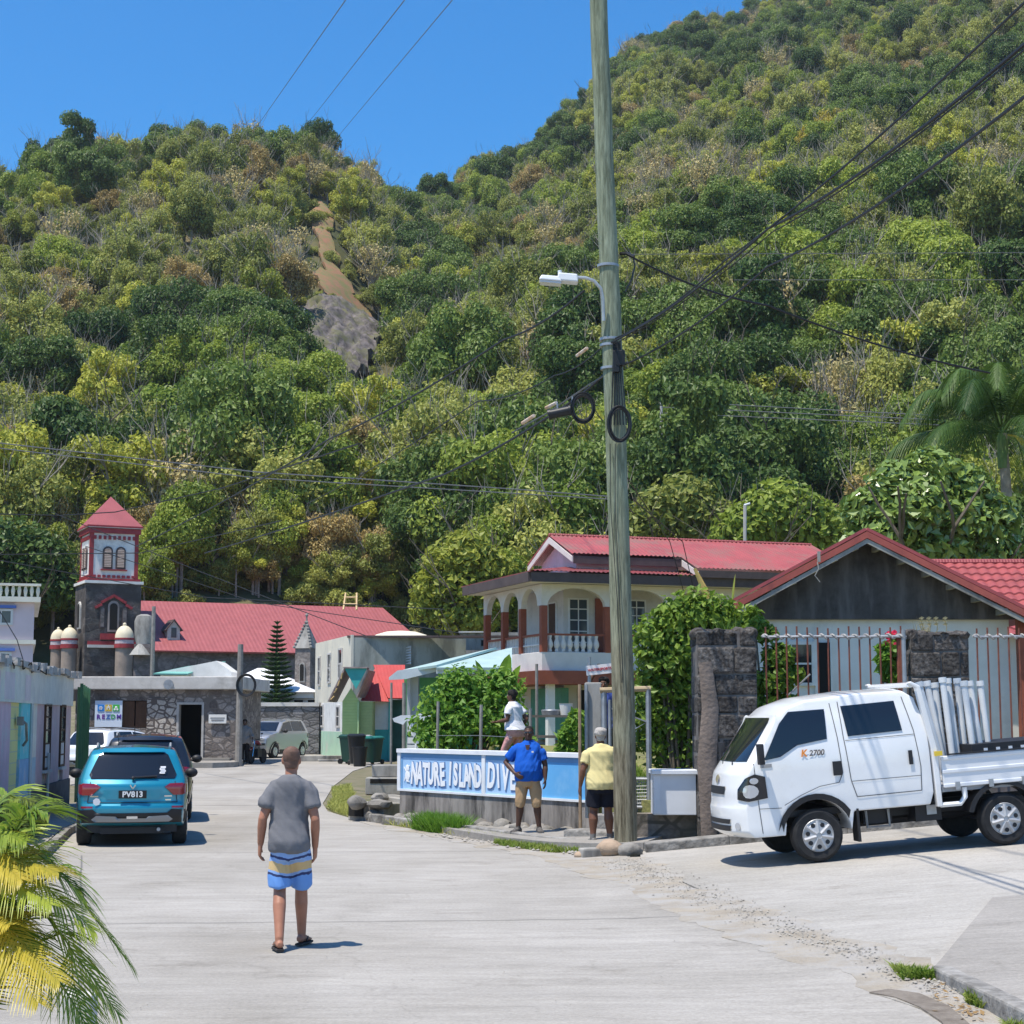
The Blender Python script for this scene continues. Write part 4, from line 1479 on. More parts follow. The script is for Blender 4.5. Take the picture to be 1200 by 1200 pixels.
def lancet(x, z0, z1, w, y, root, m_fr, m_in, M=None):
 n = 8
 poly, inn = [], []
 for t, lst in ((1.0, poly), (.68, inn)):
  ww = w * t
  zz1 = z0 + (z1 - z0) * (1 - (1 - t) * .25)
  zz0 = z0 + (z1 - z0) * (1 - t) * .2
  lst += [(x - ww, zz0), (x + ww, zz0)]
  for k in range(n + 1):
   a = math.pi * k / n
   lst.append((x + ww * math.cos(a), zz1 - ww + ww * math.sin(a) * 1.0))
 f = MB().prism(poly, .1, M, (M or Matrix.Identity(3)) @ Vector((0, y - .1, 0))).build("window", m_fr, root)
 MB().prism(inn, .06, M, (M or Matrix.Identity(3)) @ Vector((0, y - .13, 0))).build("louvre", m_in, f)
 return f
RYm = Matrix.Rotation(R(-90), 3, 'Z')
M_lou = wave_mat("tan_louvres", (.42, .33, .28), (.34, .26, .22), 3, 'Z', .8, bump=1, dist=.03)
for x_ in (-.42, .42):
 lancet(x_, Zc(669) - zb, Zc(643) - zb, .32, -hw, church, M_fascia, M_lou)
 lancet(x_, Zc(669) - zb, Zc(643) - zb, .32, -hw, church, M_fascia, M_lou, RYm)
MB().bx(-.85, .85, -hw - .16, -hw, Zc(671) - zb, Zc(669.5) - zb).build("window_sill", M_redtrim, church)
yb = -hw - .24
lancet(0, Zc(742) - zb, Zc(706) - zb, .36, yb, church, mat("pale_reveal", (.36, .30, .27), (.28, .23, .21), 2, .9), M_black)
lancet(0, Zc(738) - zb, Zc(706) - zb, .4, yb, church, M_slabwhite, M_black, RYm)
for x_ in (-.72, .72):
 lancet(x_, Zc(738) - zb, Zc(712) - zb, .17, yb, church, M_fascia, M_churchwall)
mb = MB()
for s in (-1, 1):
 for k in range(6):
  t = k / 6
  mb.box((s * (.08 + t * 1.2), yb - .08, Zc(701) - zb - t * .7 - (.12 if k > 3 else 0)), (.26, .16, .16), ry=s * .45)
mb.bx(-.8, .8, yb - .14, yb, Zc(751) - zb, Zc(744) - zb)
mb.bx(-1.6, 1.6, yb - .1, yb, Zc(757) - zb, Zc(753) - zb)
part(mb, "red_moulding", M_redtrim, church)
part(MB().bx(-1.6, 1.6, yb - .16, yb, Zc(760.5) - zb, Zc(757.2) - zb), "string_course", M_slabwhite, church)
def turret(x, y, r, vb, vt, bands=True):
 zt_ = Zc(vt) - zb
 t = MB().lathe([(r, 0), (r, zt_), (r * .98, zt_)], 16, (x, y, 0)).build("turret", M_tower if not bands else mat("turret_stone", (.34, .27, .22), (.22, .18, .15), 1.2, .9), church, smooth=True)
 MB().lathe([(r * 1.15, zt_ - .12), (r * 1.15, zt_ + .12), (r * 1.02, zt_ + .13), (r * 1.02, zt_ + .40), (r * 1.14, zt_ + .41), (r * 1.14, zt_ + .52)], 16, (x, y, 0)).build("turret_band", M_redtrim, t, smooth=True)
 MB().lathe([(r * 1.08, zt_ + .15)] + [(r * 1.08, zt_ + .18), (r * 1.08, zt_ + .38), (r * 1.06, zt_ + .39)], 16, (x, y, 0)).build("turret_frieze", mat("pale_frieze", (.55, .48, .50), (.45, .36, .38), 6, .8), t, smooth=True)
 dm = [(r * 1.08 * math.cos(a), zt_ + .52 + r * 1.45 * math.sin(a)) for a in [k * math.pi / 2 / 7 for k in range(8)]]
 MB().lathe(dm, 16, (x, y, 0)).build("turret_dome", M_domey, t, smooth=True)
 MB().ball((x, y, zt_ + .52 + r * 1.55), r * .22, 8, 6).build("finial", M_domey, t)
turret(-2.55, -.75, .50, 0, 759)
turret(-2.95, 1.0, .46, 0, 759)
turret(.55, -2.75, .56, 0, 759)
bx0_, bx1_ = 1.6, 21.5
ye0, yr_ = -2.6, 3.6
ze_, zR = Zc(763) - zb, Zc(701) - zb + .15
mb = MB().bx(bx0_, bx1_ - .3, ye0 + .5, 9.6, 0, ze_ + .1)
part(mb, "nave_wall", M_churchwall, church)
mb = MB()
mb.slab([(bx0_, ye0, ze_), (bx1_ + .9, ye0, ze_), (bx1_ - .9, yr_, zR), (bx0_, yr_, zR)], .12)
mb.slab([(bx0_, yr_, zR), (bx1_ - .9, yr_, zR), (bx1_ + .9, 9.8, ze_), (bx0_, 9.8, ze_)], .12)
mb.slab([(bx1_ + .9, ye0, ze_), (bx1_ + .9, 9.8, ze_), (bx1_ - .9, yr_, zR)], .12)
part(mb, "nave_roof", M_churchroof, church)
dzr = lambda y: ze_ + (zR - ze_) * (y - ye0) / (yr_ - ye0)
dm = MB()
yd = -1.3
dm.prism([(-.42, 0), (.42, 0), (.42, .75), (0, 1.25), (-.42, .75)], 1.3, None, (4.1, yd, dzr(yd)))
dmo = part(dm, "dormer", M_slabwhite, church)
mb = MB()
mb.slab([(3.5, yd - .15, dzr(yd) + .62), (4.1, yd - .15, dzr(yd) + 1.36), (4.1, yd + 1.6, dzr(yd) + 1.36), (3.5, yd + 1.6, dzr(yd) + .62)], .06)
mb.slab([(4.1, yd - .15, dzr(yd) + 1.36), (4.7, yd - .15, dzr(yd) + .62), (4.7, yd + 1.6, dzr(yd) + .62), (4.1, yd + 1.6, dzr(yd) + 1.36)], .06)
mb.build("dormer_roof", M_fascia, dmo)
MB().bx(3.93, 4.27, yd - .04, yd + .02, dzr(yd) + .15, dzr(yd) + .8).build("pane", M_glass2, dmo)
ld = at(411, 707, CH_Y + 5)
lad = MB()
for s in (-.45, .45): lad.tube([(s, -.5, -.45), (s * .85, .3, .75)], .07, 6)
for k in (.35, .75): lad.tube([(-.45, -.5 + k * .8, -.45 + k * 1.2), (.45, -.5 + k * .8, -.45 + k * 1.2)], .06, 6)
o = lad.build("roof_ladder", mat("ladder_yellow", (.66, .48, .25), (.55, .38, .2), 3, .7))
o.location = (ld.x, ld.y, Zc(705) * 1.02 + .0)
tag(o, "short pale ladder standing on the church roof ridge", "ladder")
gp = at(166, 843, 98)
gpz = lambda v: CAMZ + elev(v) * 98
pier = thing("stone_pier", "tall weathered stone pier with rounded head beside church tower", "pier", (gp.x, 98, 1.2))
MB().box((0, 0, (gpz(755) - 1.2) / 2), (.92, .8, gpz(755) - 1.2)).build("shaft", M_churchwall, pier)
MB().loft([((0, 0, gpz(757) - 1.2), .38, .36), ((0, 0, gpz(745) - 1.2), .52, .4), ((0, 0, gpz(728) - 1.2), .54, .4), ((0, 0, gpz(722) - 1.2), .42, .34), ((0, 0, gpz(720) - 1.2), .2, .2)], 16, pw=3).build("head", M_oldconc, pier, smooth=True)
MB().lathe([(.6, gpz(768) - 1.2), (.4, gpz(762) - 1.2), (.1, gpz(755) - 1.2)], 8, (-.1, -.5, 0)).build("cap_stone", M_oldconc, pier)
gp = at(177, 843, 97)
o = MB().tube([(0, 0, 0), (0, 0, gpz(712) - 1)], .14, 8, .11).build("telegraph_pole", M_post)
o.location = (gp.x, 97, 1)
tag(o, "thin wooden pole standing beside the weathered stone pier", "pole")
gp = at(357, 843, 96)
qz = lambda v: CAMZ + elev(v) * 96
sp_ = thing("stone_pinnacle", "small grey stone turret with a crocketed spire before church roof", "turret", (gp.x, 96, 1.0), R(-14))
hb_ = qz(760) - 1
MB().bx(-.45, .45, -.45, .8, 0, hb_).build("shaft", stone_mat("pinnacle_stone", (.22, .19, .17), (.36, .32, .29), (.2, .18, .16), 1.6, edge=.05), sp_)
mb = MB()
hs = qz(727) - 1
for a, b in (((-.52, -.52), (.52, -.52)), ((.52, -.52), (.52, .85)), ((.52, .85), (-.52, .85)), ((-.52, .85), (-.52, -.52))):
 mb.quad((*a, hb_), (*b, hb_), (0, .1, hs))
for k in range(9):
 t = (k + .4) / 9
 for sx in (-1, 1):
  mb.ball((sx * .52 * (1 - t), -.52 * (1 - t) + .1 * t, hb_ + (hs - hb_) * t), .09, 6, 4)
mb.tube([(0, .1, hs - .1), (0, .1, hs + .25)], .05, 6)
mb.ball((0, .1, hs + .3), .1, 6, 4)
mb.build("spire", M_oldconc, sp_)
lancet(0, hb_ - 1.9, hb_ - .8, .16, -.45, sp_, M_oldconc, M_black)
bw0, bw1 = at(283, 843, 86), at(374, 843, 86)
bw = thing("boundary_wall", "rubble boundary wall with pale coping behind the silver car", "wall", (bw0.x, 86, .1))
LW = bw1.x - bw0.x
bz = lambda v: CAMZ + elev(v) * 86
MB().bx(-1.5, LW, 0, .4, 0, bz(830)).build("stonework", stone_mat("grey_rubble", (.15, .145, .14), (.30, .285, .28), (.09, .085, .08), 2.6, edge=.08, stretch=(.8, 1, 1.8)), bw)
MB().bx(-1.5, LW, -.07, .47, bz(830), bz(825.5)).build("coping", M_slabwhite, bw)
wb = at(310, 843, 93)
wz = lambda v: CAMZ + elev(v) * 93
wl = thing("white_roof_house", "low house with a plain white hipped roof", "house", (at(250, 843, 93).x, 93, .9))
WW = at(371, 843, 93).x - at(250, 843, 93).x
zz = lambda v: wz(v) - .9
MB().bx(.3, WW - .3, .4, 9, 0, zz(811)).build("wall", M_slabwhite, wl)
mb = MB()
mb.quad((-.5, 0, zz(811)), (WW, 0, zz(811)), (WW * .36, 4.5, zz(780)), (WW * .30, 4.5, zz(780)))
mb.quad((WW, 0, zz(811)), (WW, 9.4, zz(811)), (WW * .36, 4.5, zz(780)))
mb.quad((-.5, 9.4, zz(811)), (-.5, 0, zz(811)), (WW * .30, 4.5, zz(780)))
mb.quad((WW, 9.4, zz(811)), (-.5, 9.4, zz(811)), (WW * .30, 4.5, zz(780)), (WW * .36, 4.5, zz(780)))
mb.quad((-.5, 0, zz(811.3)), (-.5, 9.4, zz(811.3)), (WW, 9.4, zz(811.3)), (WW, 0, zz(811.3)))
mb.build("roof", mat("white_roof", (.80, .80, .80), (.74, .74, .74), .5, .6), wl)
MB().bx(-.1, WW - .2, .2, .39, zz(818), zz(812)).build("wall_head", M_white, wl)
for k in range(8):
 x_ = .5 + k * .75
 framed_window(wl, x_, x_ + .6, zz(824.5), zz(819), .39, fm=M_slabwhite, gm=(M_black if k not in (3, 4) else M_woodbrown), bars=0, hb=0, fw=.05)
gs = at(225, 843, 96)
gz_ = lambda v: CAMZ + elev(v) * 96 - 1
ms = thing("mint_roof_shed", "white shed with a mint green sloping roof above stone house", "shed", (at(190, 843, 96).x, 96, 1.0))
X = lambda u: at(u, 843, 96).x - at(190, 843, 96).x
MB().prism([(X(184), 0), (X(268), 0), (X(268), gz_(787)), (X(250), gz_(774)), (X(184), gz_(787))], 3.0, None, (0, .6, 0)).build("wall", M_white, ms)
mb = MB()
mb.slab([(X(178), 0, gz_(789)), (X(218), 0, gz_(789.5)), (X(249), 4, gz_(772)), (X(203), 4, gz_(778))], .08)
mb.build("roof", mat("mint_roof", (.19, .45, .38), (.16, .38, .33), 1, .5), ms)
# two storey concrete building in the middle
m0 = at(413, 843, 79)
mh = thing("concrete_building", "flat topped two storey building with cream front and mouldy side", "building", (m0.x, 79, .05), 0)
zz = lambda v: CAMZ + elev(v) * 79 - .05
ML = at(545, 843, 79).x - m0.x
fd = Vector((at(371, 843, 88).x - m0.x, 9, 0))
fl = fd.length
fdn = fd.normalized()
ang = math.atan2(fdn.y, fdn.x)
zt_ = zz(747)
mb = MB()
mb._add([(0, 0, 0), (ML, 1.2, 0), (ML + fd.x, 1.2 + fd.y, 0), (fd.x, fd.y, 0), (0, 0, zt_), (ML, 1.2, zt_), (ML + fd.x, 1.2 + fd.y, zt_), (fd.x, fd.y, zt_)],
  [(0, 1, 5, 4), (1, 2, 6, 5), (2, 3, 7, 6), (4, 5, 6, 7), (3, 2, 1, 0), (3, 0, 4, 7)])
part(mb, "side_wall", M_mossconc, mh)
FM = Matrix(((-fdn.x, -fdn.y, 0), (-fdn.y, fdn.x, 0), (0, 0, 1)))      # x runs to the corner, y into the house
FRm = Matrix.Translation((fd.x, fd.y, 0)) @ Matrix(((-fdn.x, fdn.y * 1, 0), (-fdn.y, -fdn.x, 0), (0, 0, 1))).to_4x4()
fr = MB().bx(-.02, fl + .02, -.10, .02, zz(822), zt_ + .12).build("cream_front", mat("cream_front", (.70, .65, .52), (.60, .56, .46), .8, .85), mh)
fr.matrix_local = FRm
fr2 = MB().bx(-.02, fl + .02, -.105, .02, zz(858), zz(822)).build("white_front", M_white, mh)
fr2.matrix_local = FRm
fr3 = MB().bx(-.02, fl + .02, -.11, .02, 0, zz(858)).build("mint_dado", mat("mint_dado", (.42, .62, .46), (.36, .54, .40), 1, .85, c3=(.5, .5, .42), s3=.9, t3=.6), mh)
fr3.matrix_local = FRm
for x0, x1, v0, v1 in ((.9, 1.6, 800, 762), (3.6, 4.4, 798, 760), (6.4, 7.4, 795, 757), (1.8, 2.6, 853, 824), (6.0, 6.9, 853, 826)):
 f = framed_window(mh, x0, x1, zz(v0), zz(v1), -.10, fm=M_slabwhite, gm=M_glass, fw=.09, hb=1, bars=0)
 f.matrix_local = FRm
MB().bx(-.3, 12, -.2, .5, zt_, zt_ + .1).build("roof_edge", M_fascia, mh).matrix_local = Matrix.Translation((0, .3, 0))
lv = MB()
lx0, lx1 = at(458.5, 843, 79).x - m0.x, at(482.5, 843, 79).x - m0.x
for k in range(7):
 z_ = zz(778.5) + k * .125
 lv.box(((lx0 + lx1) / 2, .62, z_ + .06), (lx1 - lx0 - .16, .1, .10), rx=-.5)
lvo = part(lv, "louvre_window", M_louv, mh)
MB().bx(lx0, lx1, .66, .8, zz(778.5), zz(757)).build("frame", M_glass, lvo)
dmz = at(470, 745, 92)
o = MB().lathe([(1.75, 0), (1.35, .26), (.8, .42), (.2, .47), (0, .48)], 28).build("canopy", mat("cream_canopy", (.74, .68, .52), (.68, .62, .48), .6, .7), smooth=True)
o.location = (dmz.x, 92, at(470, 748.5, 92).z - .05)
tag(o, "shallow cream canopy roof showing over the mouldy concrete building", "canopy")
mb = MB().tube([(0, 0, -7), (0, 0, 0)], .12, 8)
o2 = mb.build("canopy_post", M_post, o)
o2.location = (0, 0, 0)
gb = thing("grey_block_house", "bare grey blockwork house left of the arched veranda", "house", (at(542, 843, 84).x, 84, .5))
MB().bx(0, 6, 0, 6, 0, at(550, 741, 84).z - .5).build("wall", M_oldconc, gb)
MB().bx(.9, 1.4, -.03, .02, at(550, 757, 84).z - .5, at(550, 750, 84).z - .5).build("window", M_black, gb)
MB().bx(-.2, 1.2, -.2, 3, at(550, 741.5, 84).z - .5, at(550, 740, 84).z - .5).build("roof_slab", M_slabwhite, gb)
# garden terrace and the blue sign wall
M_soil = mat("garden_grass_soil", (.17, .19, .05), (.25, .235, .09), 1.8, .97, bump=.8, bscale=14, c3=(.10, .085, .05), s3=1.0, t3=.55)
W0, W1 = Vector((-2.22, 34.1)), Vector((1.30, 29.15))
gz0 = 1.0
garden_poly = [(-2.15, 34.3), (1.38, 29.35), (2.0, 28.4), (2.6, 27.3), (4.0, 27.3), (8, 27.8), (30, 31.5), (30, 90), (-2.4, 90), (-3.7, 60), (-3.1, 50), (-2.5, 40)]
drape("garden_ground", garden_poly, 0, M_soil, 2.0, zf=lambda x, y: .72 + .28 * sstep(29, 33, y) + (.25 * sstep(2, 8, x)), thick=1.3)
wd = W1 - W0
wl_ = wd.length
wall = thing("sign_wall", "low concrete wall with blue painted panels lettered in white", "wall", (W0.x, W0.y, 0), math.atan2(wd.y, wd.x))
MB().bx(0, wl_ + .05, 0, .3, -.2, .64).build("base", mat("stained_base", (.34, .31, .28), (.17, .155, .14), 2.2, .95, bump=.6, c3=(.06, .055, .05), s3=2.0, t3=.55, stretch=(1.6, 1, .35)), wall, bevel=.015)
M_blue1 = mat("pale_blue_paint", (.36, .56, .80), (.29, .49, .74), 1.5, .6, c3=(.46, .64, .84), s3=1.0, t3=.6)
M_blue2 = mat("sky_blue_paint", (.13, .42, .76), (.11, .37, .70), 1.2, .6, c3=(.20, .48, .78), s3=1.2, t3=.6)
M_bluedk = mat("mid_blue_paint", (.16, .34, .58), (.14, .30, .52), 2, .6)
M_trimw = mat("white_trim", (.76, .78, .80), (.66, .68, .70), 3, .7)
xs_ = [0, 3.33, 4.95, wl_]
z0_, z1_ = .66, 1.38
mb = MB()
mb.bx(-.05, wl_ + .06, -.05, .35, z1_, z1_ + .075)
mb.bx(-.04, wl_ + .05, -.03, .33, .635, .675)
for x_ in (0, 2.95): mb.bx(x_ - .05, x_ + .06, -.028, .32, .675, z1_)
mb.bx(wl_ - .05, wl_ + .06, -.028, .32, .675, z1_)
part(mb, "coping", M_trimw, wall)
part(MB().bx(.06, 2.9, .0, .3, .675, z1_), "panel", M_blue1, wall)
part(MB().bx(3.01, 4.75, .0, .3, .675, z1_), "panel", M_blue1, wall)
part(MB().bx(4.75, wl_ - .05, -.002, .3, .675, z1_), "plain_panel", M_blue2, wall)
mb = MB().bx(.06, 2.9, -.006, .001, 1.29, z1_).bx(3.01, wl_ - .05, -.008, .001, 1.29, z1_).bx(.06, .12, -.007, .001, .675, 1.29)
part(mb, "painted_border", M_bluedk, wall)
M_lett = plain("letter_white", (.80, .82, .84), .6)
M_lout = plain("letter_shade", (.10, .20, .42), .6)  # dark blue outline painted behind the white letters
def brush_word(word, x0, x1, z, size):
 """hand painted capitals, each a little different"""
 n = len(word)
 for k, ch in enumerate(word):
  if ch == " ": continue
  x_ = x0 + (x1 - x0) * (k + .5) / n
  s = size * (1 + rng.uniform(-.06, .06))
  rot = (R(90), R(rng.uniform(-5, 5)), 0)
  dz = rng.uniform(-.015, .015)
  sh_ = text_mesh("letter_shadow", ch, s * 1.04, M_lout, wall, .002, .034, loc=(x_ + .018, -.006, z + dz - .012), rot=rot)
  lt = text_mesh("letter", ch, s, M_lett, wall, .002, .022, loc=(x_, -.014, z + dz), rot=rot)
  for o in (sh_, lt): o.scale = (.62, 1.14, 1)
brush_word("NATURE", .46, 1.66, .975, .50)
brush_word("ISLAND", 1.74, 2.86, .975, .50)
brush_word("DIVE", 3.08, 3.98, .975, .52)
mb = MB()
mb.ball((.30, -.01, 1.08), (.07, .008, .07), 10, 6)
mb.ball((.30, -.01, .93), (.085, .008, .11), 10, 6)
for k in range(5): mb.box((.30 + .1 * math.cos(k * 1.25), -.012, .97 + .15 * math.sin(k * 1.25)), (.02, .006, .12), ry=k * 1.2)
part(mb, "emblem", M_lett, wall)
M_rock = mat("grey_rock", (.30, .28, .25), (.16, .15, .135), 3, .95, bump=.8, c3=(.09, .085, .075), s3=2.2, t3=.58)
M_rocktan = mat("tan_rock", (.42, .31, .22), (.32, .24, .17), 3, .95, bump=.8)
def rock_mesh(mb, c, r, seed, flat=.7):
 g = random.Random(seed)
 c = Vector(c)
 bm2 = bmesh.new()
 bmesh.ops.create_icosphere(bm2, subdivisions=2, radius=1)
 off = g.uniform(0, 50)
 vs = []
 for v in bm2.verts:
  k = .75 + .5 * fbm(v.co.x * 1.3 + off, v.co.y * 1.3 + v.co.z * 2.1 + off, seed % 17, 2)
  q = Vector((v.co.x * r[0], v.co.y * r[1], v.co.z * r[2])) * k
  vs.append(c + q)
 fs = [tuple(v.index for v in f.verts) for f in bm2.faces]
 bm2.free()
 mb._add(vs, fs)
mb = MB()
for k in range(34):
 t = k / 33
 p = W0 + wd * t
 n = Vector((wd.y, -wd.x)).normalized()
 q = p + n * rng.uniform(.05, .22)
 rock_mesh(mb, (q.x, q.y, .06 + rng.uniform(-.03, .08)), (rng.uniform(.10, .2), rng.uniform(.1, .18), rng.uniform(.08, .15)), k + 3)
o = part(mb, "rubble_footing", M_rock, None, smooth=True)
tag(o, "rough grey stones packed along the foot of the blue lettered wall", "rubble", kind="stuff")
mb = MB()
kp = [(-3.2, 36.2), (-2.75, 34.6), (-1.6, 32.3), (-.7, 30.75), (.0, 29.3), (.55, 28.1), (1.3, 27.0)]
for a, b in zip(kp, kp[1:]):
 d = (Vector(b) - Vector(a)).normalized()
 n = Vector((-d.y, d.x)) * .16
 mb.slab([(*a, .17), (*b, .16), (b[0] - n.x, b[1] - n.y, .16), (a[0] - n.x, a[1] - n.y, .17)], .3)
tag(part(mb, "kerb", M_kerb, None, bevel=.02), kind="structure")
bs = thing("broken_steps", "broken concrete steps with a dark drain hole beside the lettered wall", "steps", (-2.75, 35.0, 0), R(-40))
mb = MB()
mb.box((.0, .0, .18), (1.0, .6, .36))
mb.box((.15, .5, .32), (.9, .6, .3), ry=.06)
part(mb, "slab", M_oldconc, bs, bevel=.02)
mb = MB()
for k in range(9):
 rock_mesh(mb, (rng.uniform(-.5, .6), rng.uniform(-.55, .2), rng.uniform(.05, .5)), (rng.uniform(.12, .26),) * 2 + (rng.uniform(.08, .16),), 70 + k)
part(mb, "rubble", M_rock, bs, smooth=True)
part(MB().box((-.25, -.31, .2), (.4, .06, .22)), "drain_opening", M_black, bs)
a = at(452, 895, 47)
st = thing("stone_steps", "two grey concrete steps leading up beside the rubbish bins", "steps", (a.x, 47, 0))
mb = MB()
mb.bx(-.55, .9, 0, 1.0, 0, .45)
mb.bx(-.4, .95, .3, 1.4, .46, .78)
part(mb, "step", M_oldconc, st, bevel=.02)
part(MB().bx(-.42, .6, -.01, .02, .3, .42), "step_shadow_gap", M_black, st)  # black strip on the solid step face, stands for shade
es = thing("entrance_steps", "worn concrete steps at the pipe gate behind the utility pole", "steps", (1.75, 27.9, 0), R(-35))
mb = MB()
mb.bx(-.75, .55, -.55, .0, .0, .27)
part(mb, "lower_step", M_kerb, es, bevel=.03)
mb = MB().bx(-.55, 1.1, .0, .7, .0, .50)
part(mb, "middle_step", M_kerb, es, bevel=.03)
mb = MB().bx(-.4, 1.5, .5, 1.4, .0, .70)
part(mb, "upper_step", M_oldconc, es, bevel=.03)
dw0, dw1 = at(733, 843, 26.6).x, at(818, 843, 26.4).x
dwl = thing("dwarf_wall", "low mossy stone wall under the white cabinet beside the pole", "wall", (dw0, 26.75, 0))
MB().bx(0, dw1 - dw0 + .1, 0, .4, 0, at(770, 954, 26.7).z).build("stonework", stone_mat("mossy_stone", (.20, .17, .145), (.32, .28, .24), (.10, .09, .075), 2.0, edge=.07, dark=(.10, .092, .07)), dwl)
cz0, cz1 = at(790, 955, 26.6).z, at(790, 902, 26.6).z
cx0, cx1 = at(765, 843, 26.6).x, at(814.5, 843, 26.6).x
cb = thing("white_cabinet", "white painted block cabinet on the low wall beside stone pillar", "cabinet", (cx0, 26.55, cz0))
MB().bx(0, cx1 - cx0, 0, .6, 0, cz1 - cz0 - .07).build("body", mat("pale_cabinet", (.72, .73, .74), (.64, .65, .66), 1.5, .7), cb, bevel=.01)
MB().bx(-.03, cx1 - cx0 + .03, -.06, .63, cz1 - cz0 - .07, cz1 - cz0).build("lid", M_trimw, cb, bevel=.01)
MB().bx(.0, .10, -.012, .0, 0.02, cz1 - cz0 - .08).build("corner_strip", M_trimw, cb)
D_ = 28.2
X = lambda u, d=D_: at(u, 843, d).x
Z = lambda v, d=D_: at(600, v, d).z
gt = thing("pipe_gate", "galvanised pipe gate frame with wooden top rail behind the pole", "gate", (0, D_, 0))
for u in (708, 714.5, 760):
 MB().tube([(X(u), 0, .45), (X(u), 0, Z(808 if u != 714.5 else 820))], .045 if u != 714.5 else .03, 8).build("post", M_galv, gt, smooth=True)
MB().tube([(X(703), -.02, Z(809)), (X(763), .0, Z(807))], .045, 8).build("top_rail", mat("bamboo_rail", (.46, .36, .22), (.36, .27, .16), 8, .7), gt, smooth=True)
mb = MB()
mb.tube([(X(710), 0, Z(912)), (X(760), 0, Z(913))], .025, 6)
mb.tube([(X(715), 0, Z(945)), (X(760), 0, Z(946))], .025, 6)
for k in range(22):
 u_ = 716 + k * 2.0
 mb.tube([(X(u_), 0, Z(946)), (X(u_) + .02, .01, Z(910))], .006, 4)
for k in range(9):
 mb.tube([(X(716), 0, Z(946 - k * 4)), (X(760), 0, Z(945 - k * 4))], .006, 4)
mb.tube([(X(716), 0, Z(830)), (X(758), 0, Z(846)), (X(735), .03, Z(860))], .014, 5)
part(mb, "mesh_panel", M_galv, gt)
cp = thing("concrete_post", "square grey concrete gate post left of the pipe gate", "post", (X(695, 29), 29, .6))
MB().box((0, 0, (Z(800, 29) - .6) / 2), (.27, .3, Z(800, 29) - .6)).build("shaft", M_oldconc, cp, bevel=.015)
MB().tube([(-.12, -.2, -.2), (-.12, -.2, Z(803, 29) - .6)], .03, 6).build("pipe", M_galv, cp)
rp = MB().tube([(0, 0, 0), (0, 0, Z(802, 28.7) - .15)], .028, 6).build("thin_pole", mat("rusty_pole", (.34, .25, .16), (.24, .16, .1), 7, .7))
rp.location = (X(679.5, 28.7), 28.7, .15)
tag(rp, "thin rusty pole standing at the right end of the blue wall", "pole")
nd = 30.2
ns = thing("notice_sign", "small white notice with red lettering on a thin post", "sign", (X(691, nd), nd, .9), R(0))
MB().tube([(0, 0, 0), (0, 0, Z(770, nd) - .9)], .03, 6).build("post", M_galv, ns)
sg = MB().box((X(703, nd) - X(691, nd), -.05, Z(784.5, nd) - .9), (.48, .02, .17), ry=R(-6)).build("board", plain("notice_white", (.78, .74, .73), .6), ns)
text_mesh("lettering", "WATERSPORTS", .066, plain("notice_red", (.50, .06, .07), .6), ns, .002, .002, loc=(X(703, nd) - X(691, nd), -.065, Z(784.5, nd) - .9), rot=(R(90), R(-6), 0), spacing=.9)
for (u, vt, vb, d, w_, lab) in ((512.5, 822, 880, 35.2, .03, "slim grey post standing before the left side of the green bush"), (563, 826, 884, 33.5, .032, "slim grey post with a stub standing before the right side of the green bush"),
        (629, 778, 850, 40, .035, "tall thin grey post rising behind the woman in white"), (621, 830, 850, 33.2, .03, "short grey post end beside the woman in white"),
        (474, 800, 880, 44, .05, "grey gate post before the mint roofed shelter"), (459, 800, 885, 50, .035, "thin post beside the red roofed hut")):
 p = at(u, vt, d)
 b_ = G(p.x, d) if u < 500 else gz0 - .1
 o = MB().tube([(0, 0, 0), (rng.uniform(-.02, .02), 0, p.z - b_)], w_, 8).build("garden_post", M_post)
 o.location = (p.x, d, b_)
 tag(o, lab, "post", "slim posts around the garden")
p = at(568, 884, 33.7)
o = MB().tube([(0, 0, 0), (0, 0, .55)], .04, 6).build("post_stub", M_rust)
o.location = (p.x, 33.7, .9)
tag(o, "short rusty stub beside the slim post near the bush", "post")
mb = MB()
mb.tube([(X(512, 35.2), 35.2, at(512, 862, 35.2).z), (X(563, 33.5), 33.5, at(563, 862, 33.5).z), (X(600, 32.6), 32.6, at(600, 864, 32.6).z)], .006, 5)
o = part(mb, "fence_wire", M_galv, None)
tag(o, "thin fence wire strung between the slim garden posts", "wire")
pt = at(640, 880, 38)
tb = thing("picnic_table", "old grey wooden picnic table behind the woman in white", "table", (at(641, 843, 38).x, 38, 1.0), R(-8))
tz = at(640, 838, 38).z - 1.0
M_oldwood = wave_mat("old_grey_boards", (.16, .145, .13), (.09, .08, .07), 4, 'Y', .85, bump=.6, dist=.01)
for k in range(5): MB().bx(-.95, .95, -.42 + k * .17, -.42 + k * .17 + .155, tz - .05, tz).build("top_plank", M_oldwood, tb)
for sy in (-.78, .62): MB().bx(-.95, .95, sy, sy + .26, tz * .56, tz * .56 + .045).build("bench_plank", M_oldwood, tb)
for sx in (-.7, .7):
 mb = MB()
 for s in (-1, 1): mb.tube([(sx, s * .2, tz - .06), (sx, s * .72, 0)], .05, 4)
 mb.bx(sx - .04, sx + .04, -.78, .86, tz * .5, tz * .55)
 part(mb, "leg_frame", M_oldwood, tb)
bk = at(669, 830, 37.8)
o = MB().lathe([(.12, 0), (.15, .25), (.16, .26), (.14, .26), (.11, .02), (0, .02)], 16).build("bucket", M_white, smooth=True)
o.location = (bk.x - .1, 38.0, 1.0 + tz)
tag(o, "white bucket standing on the right end of the picnic table", "bucket")
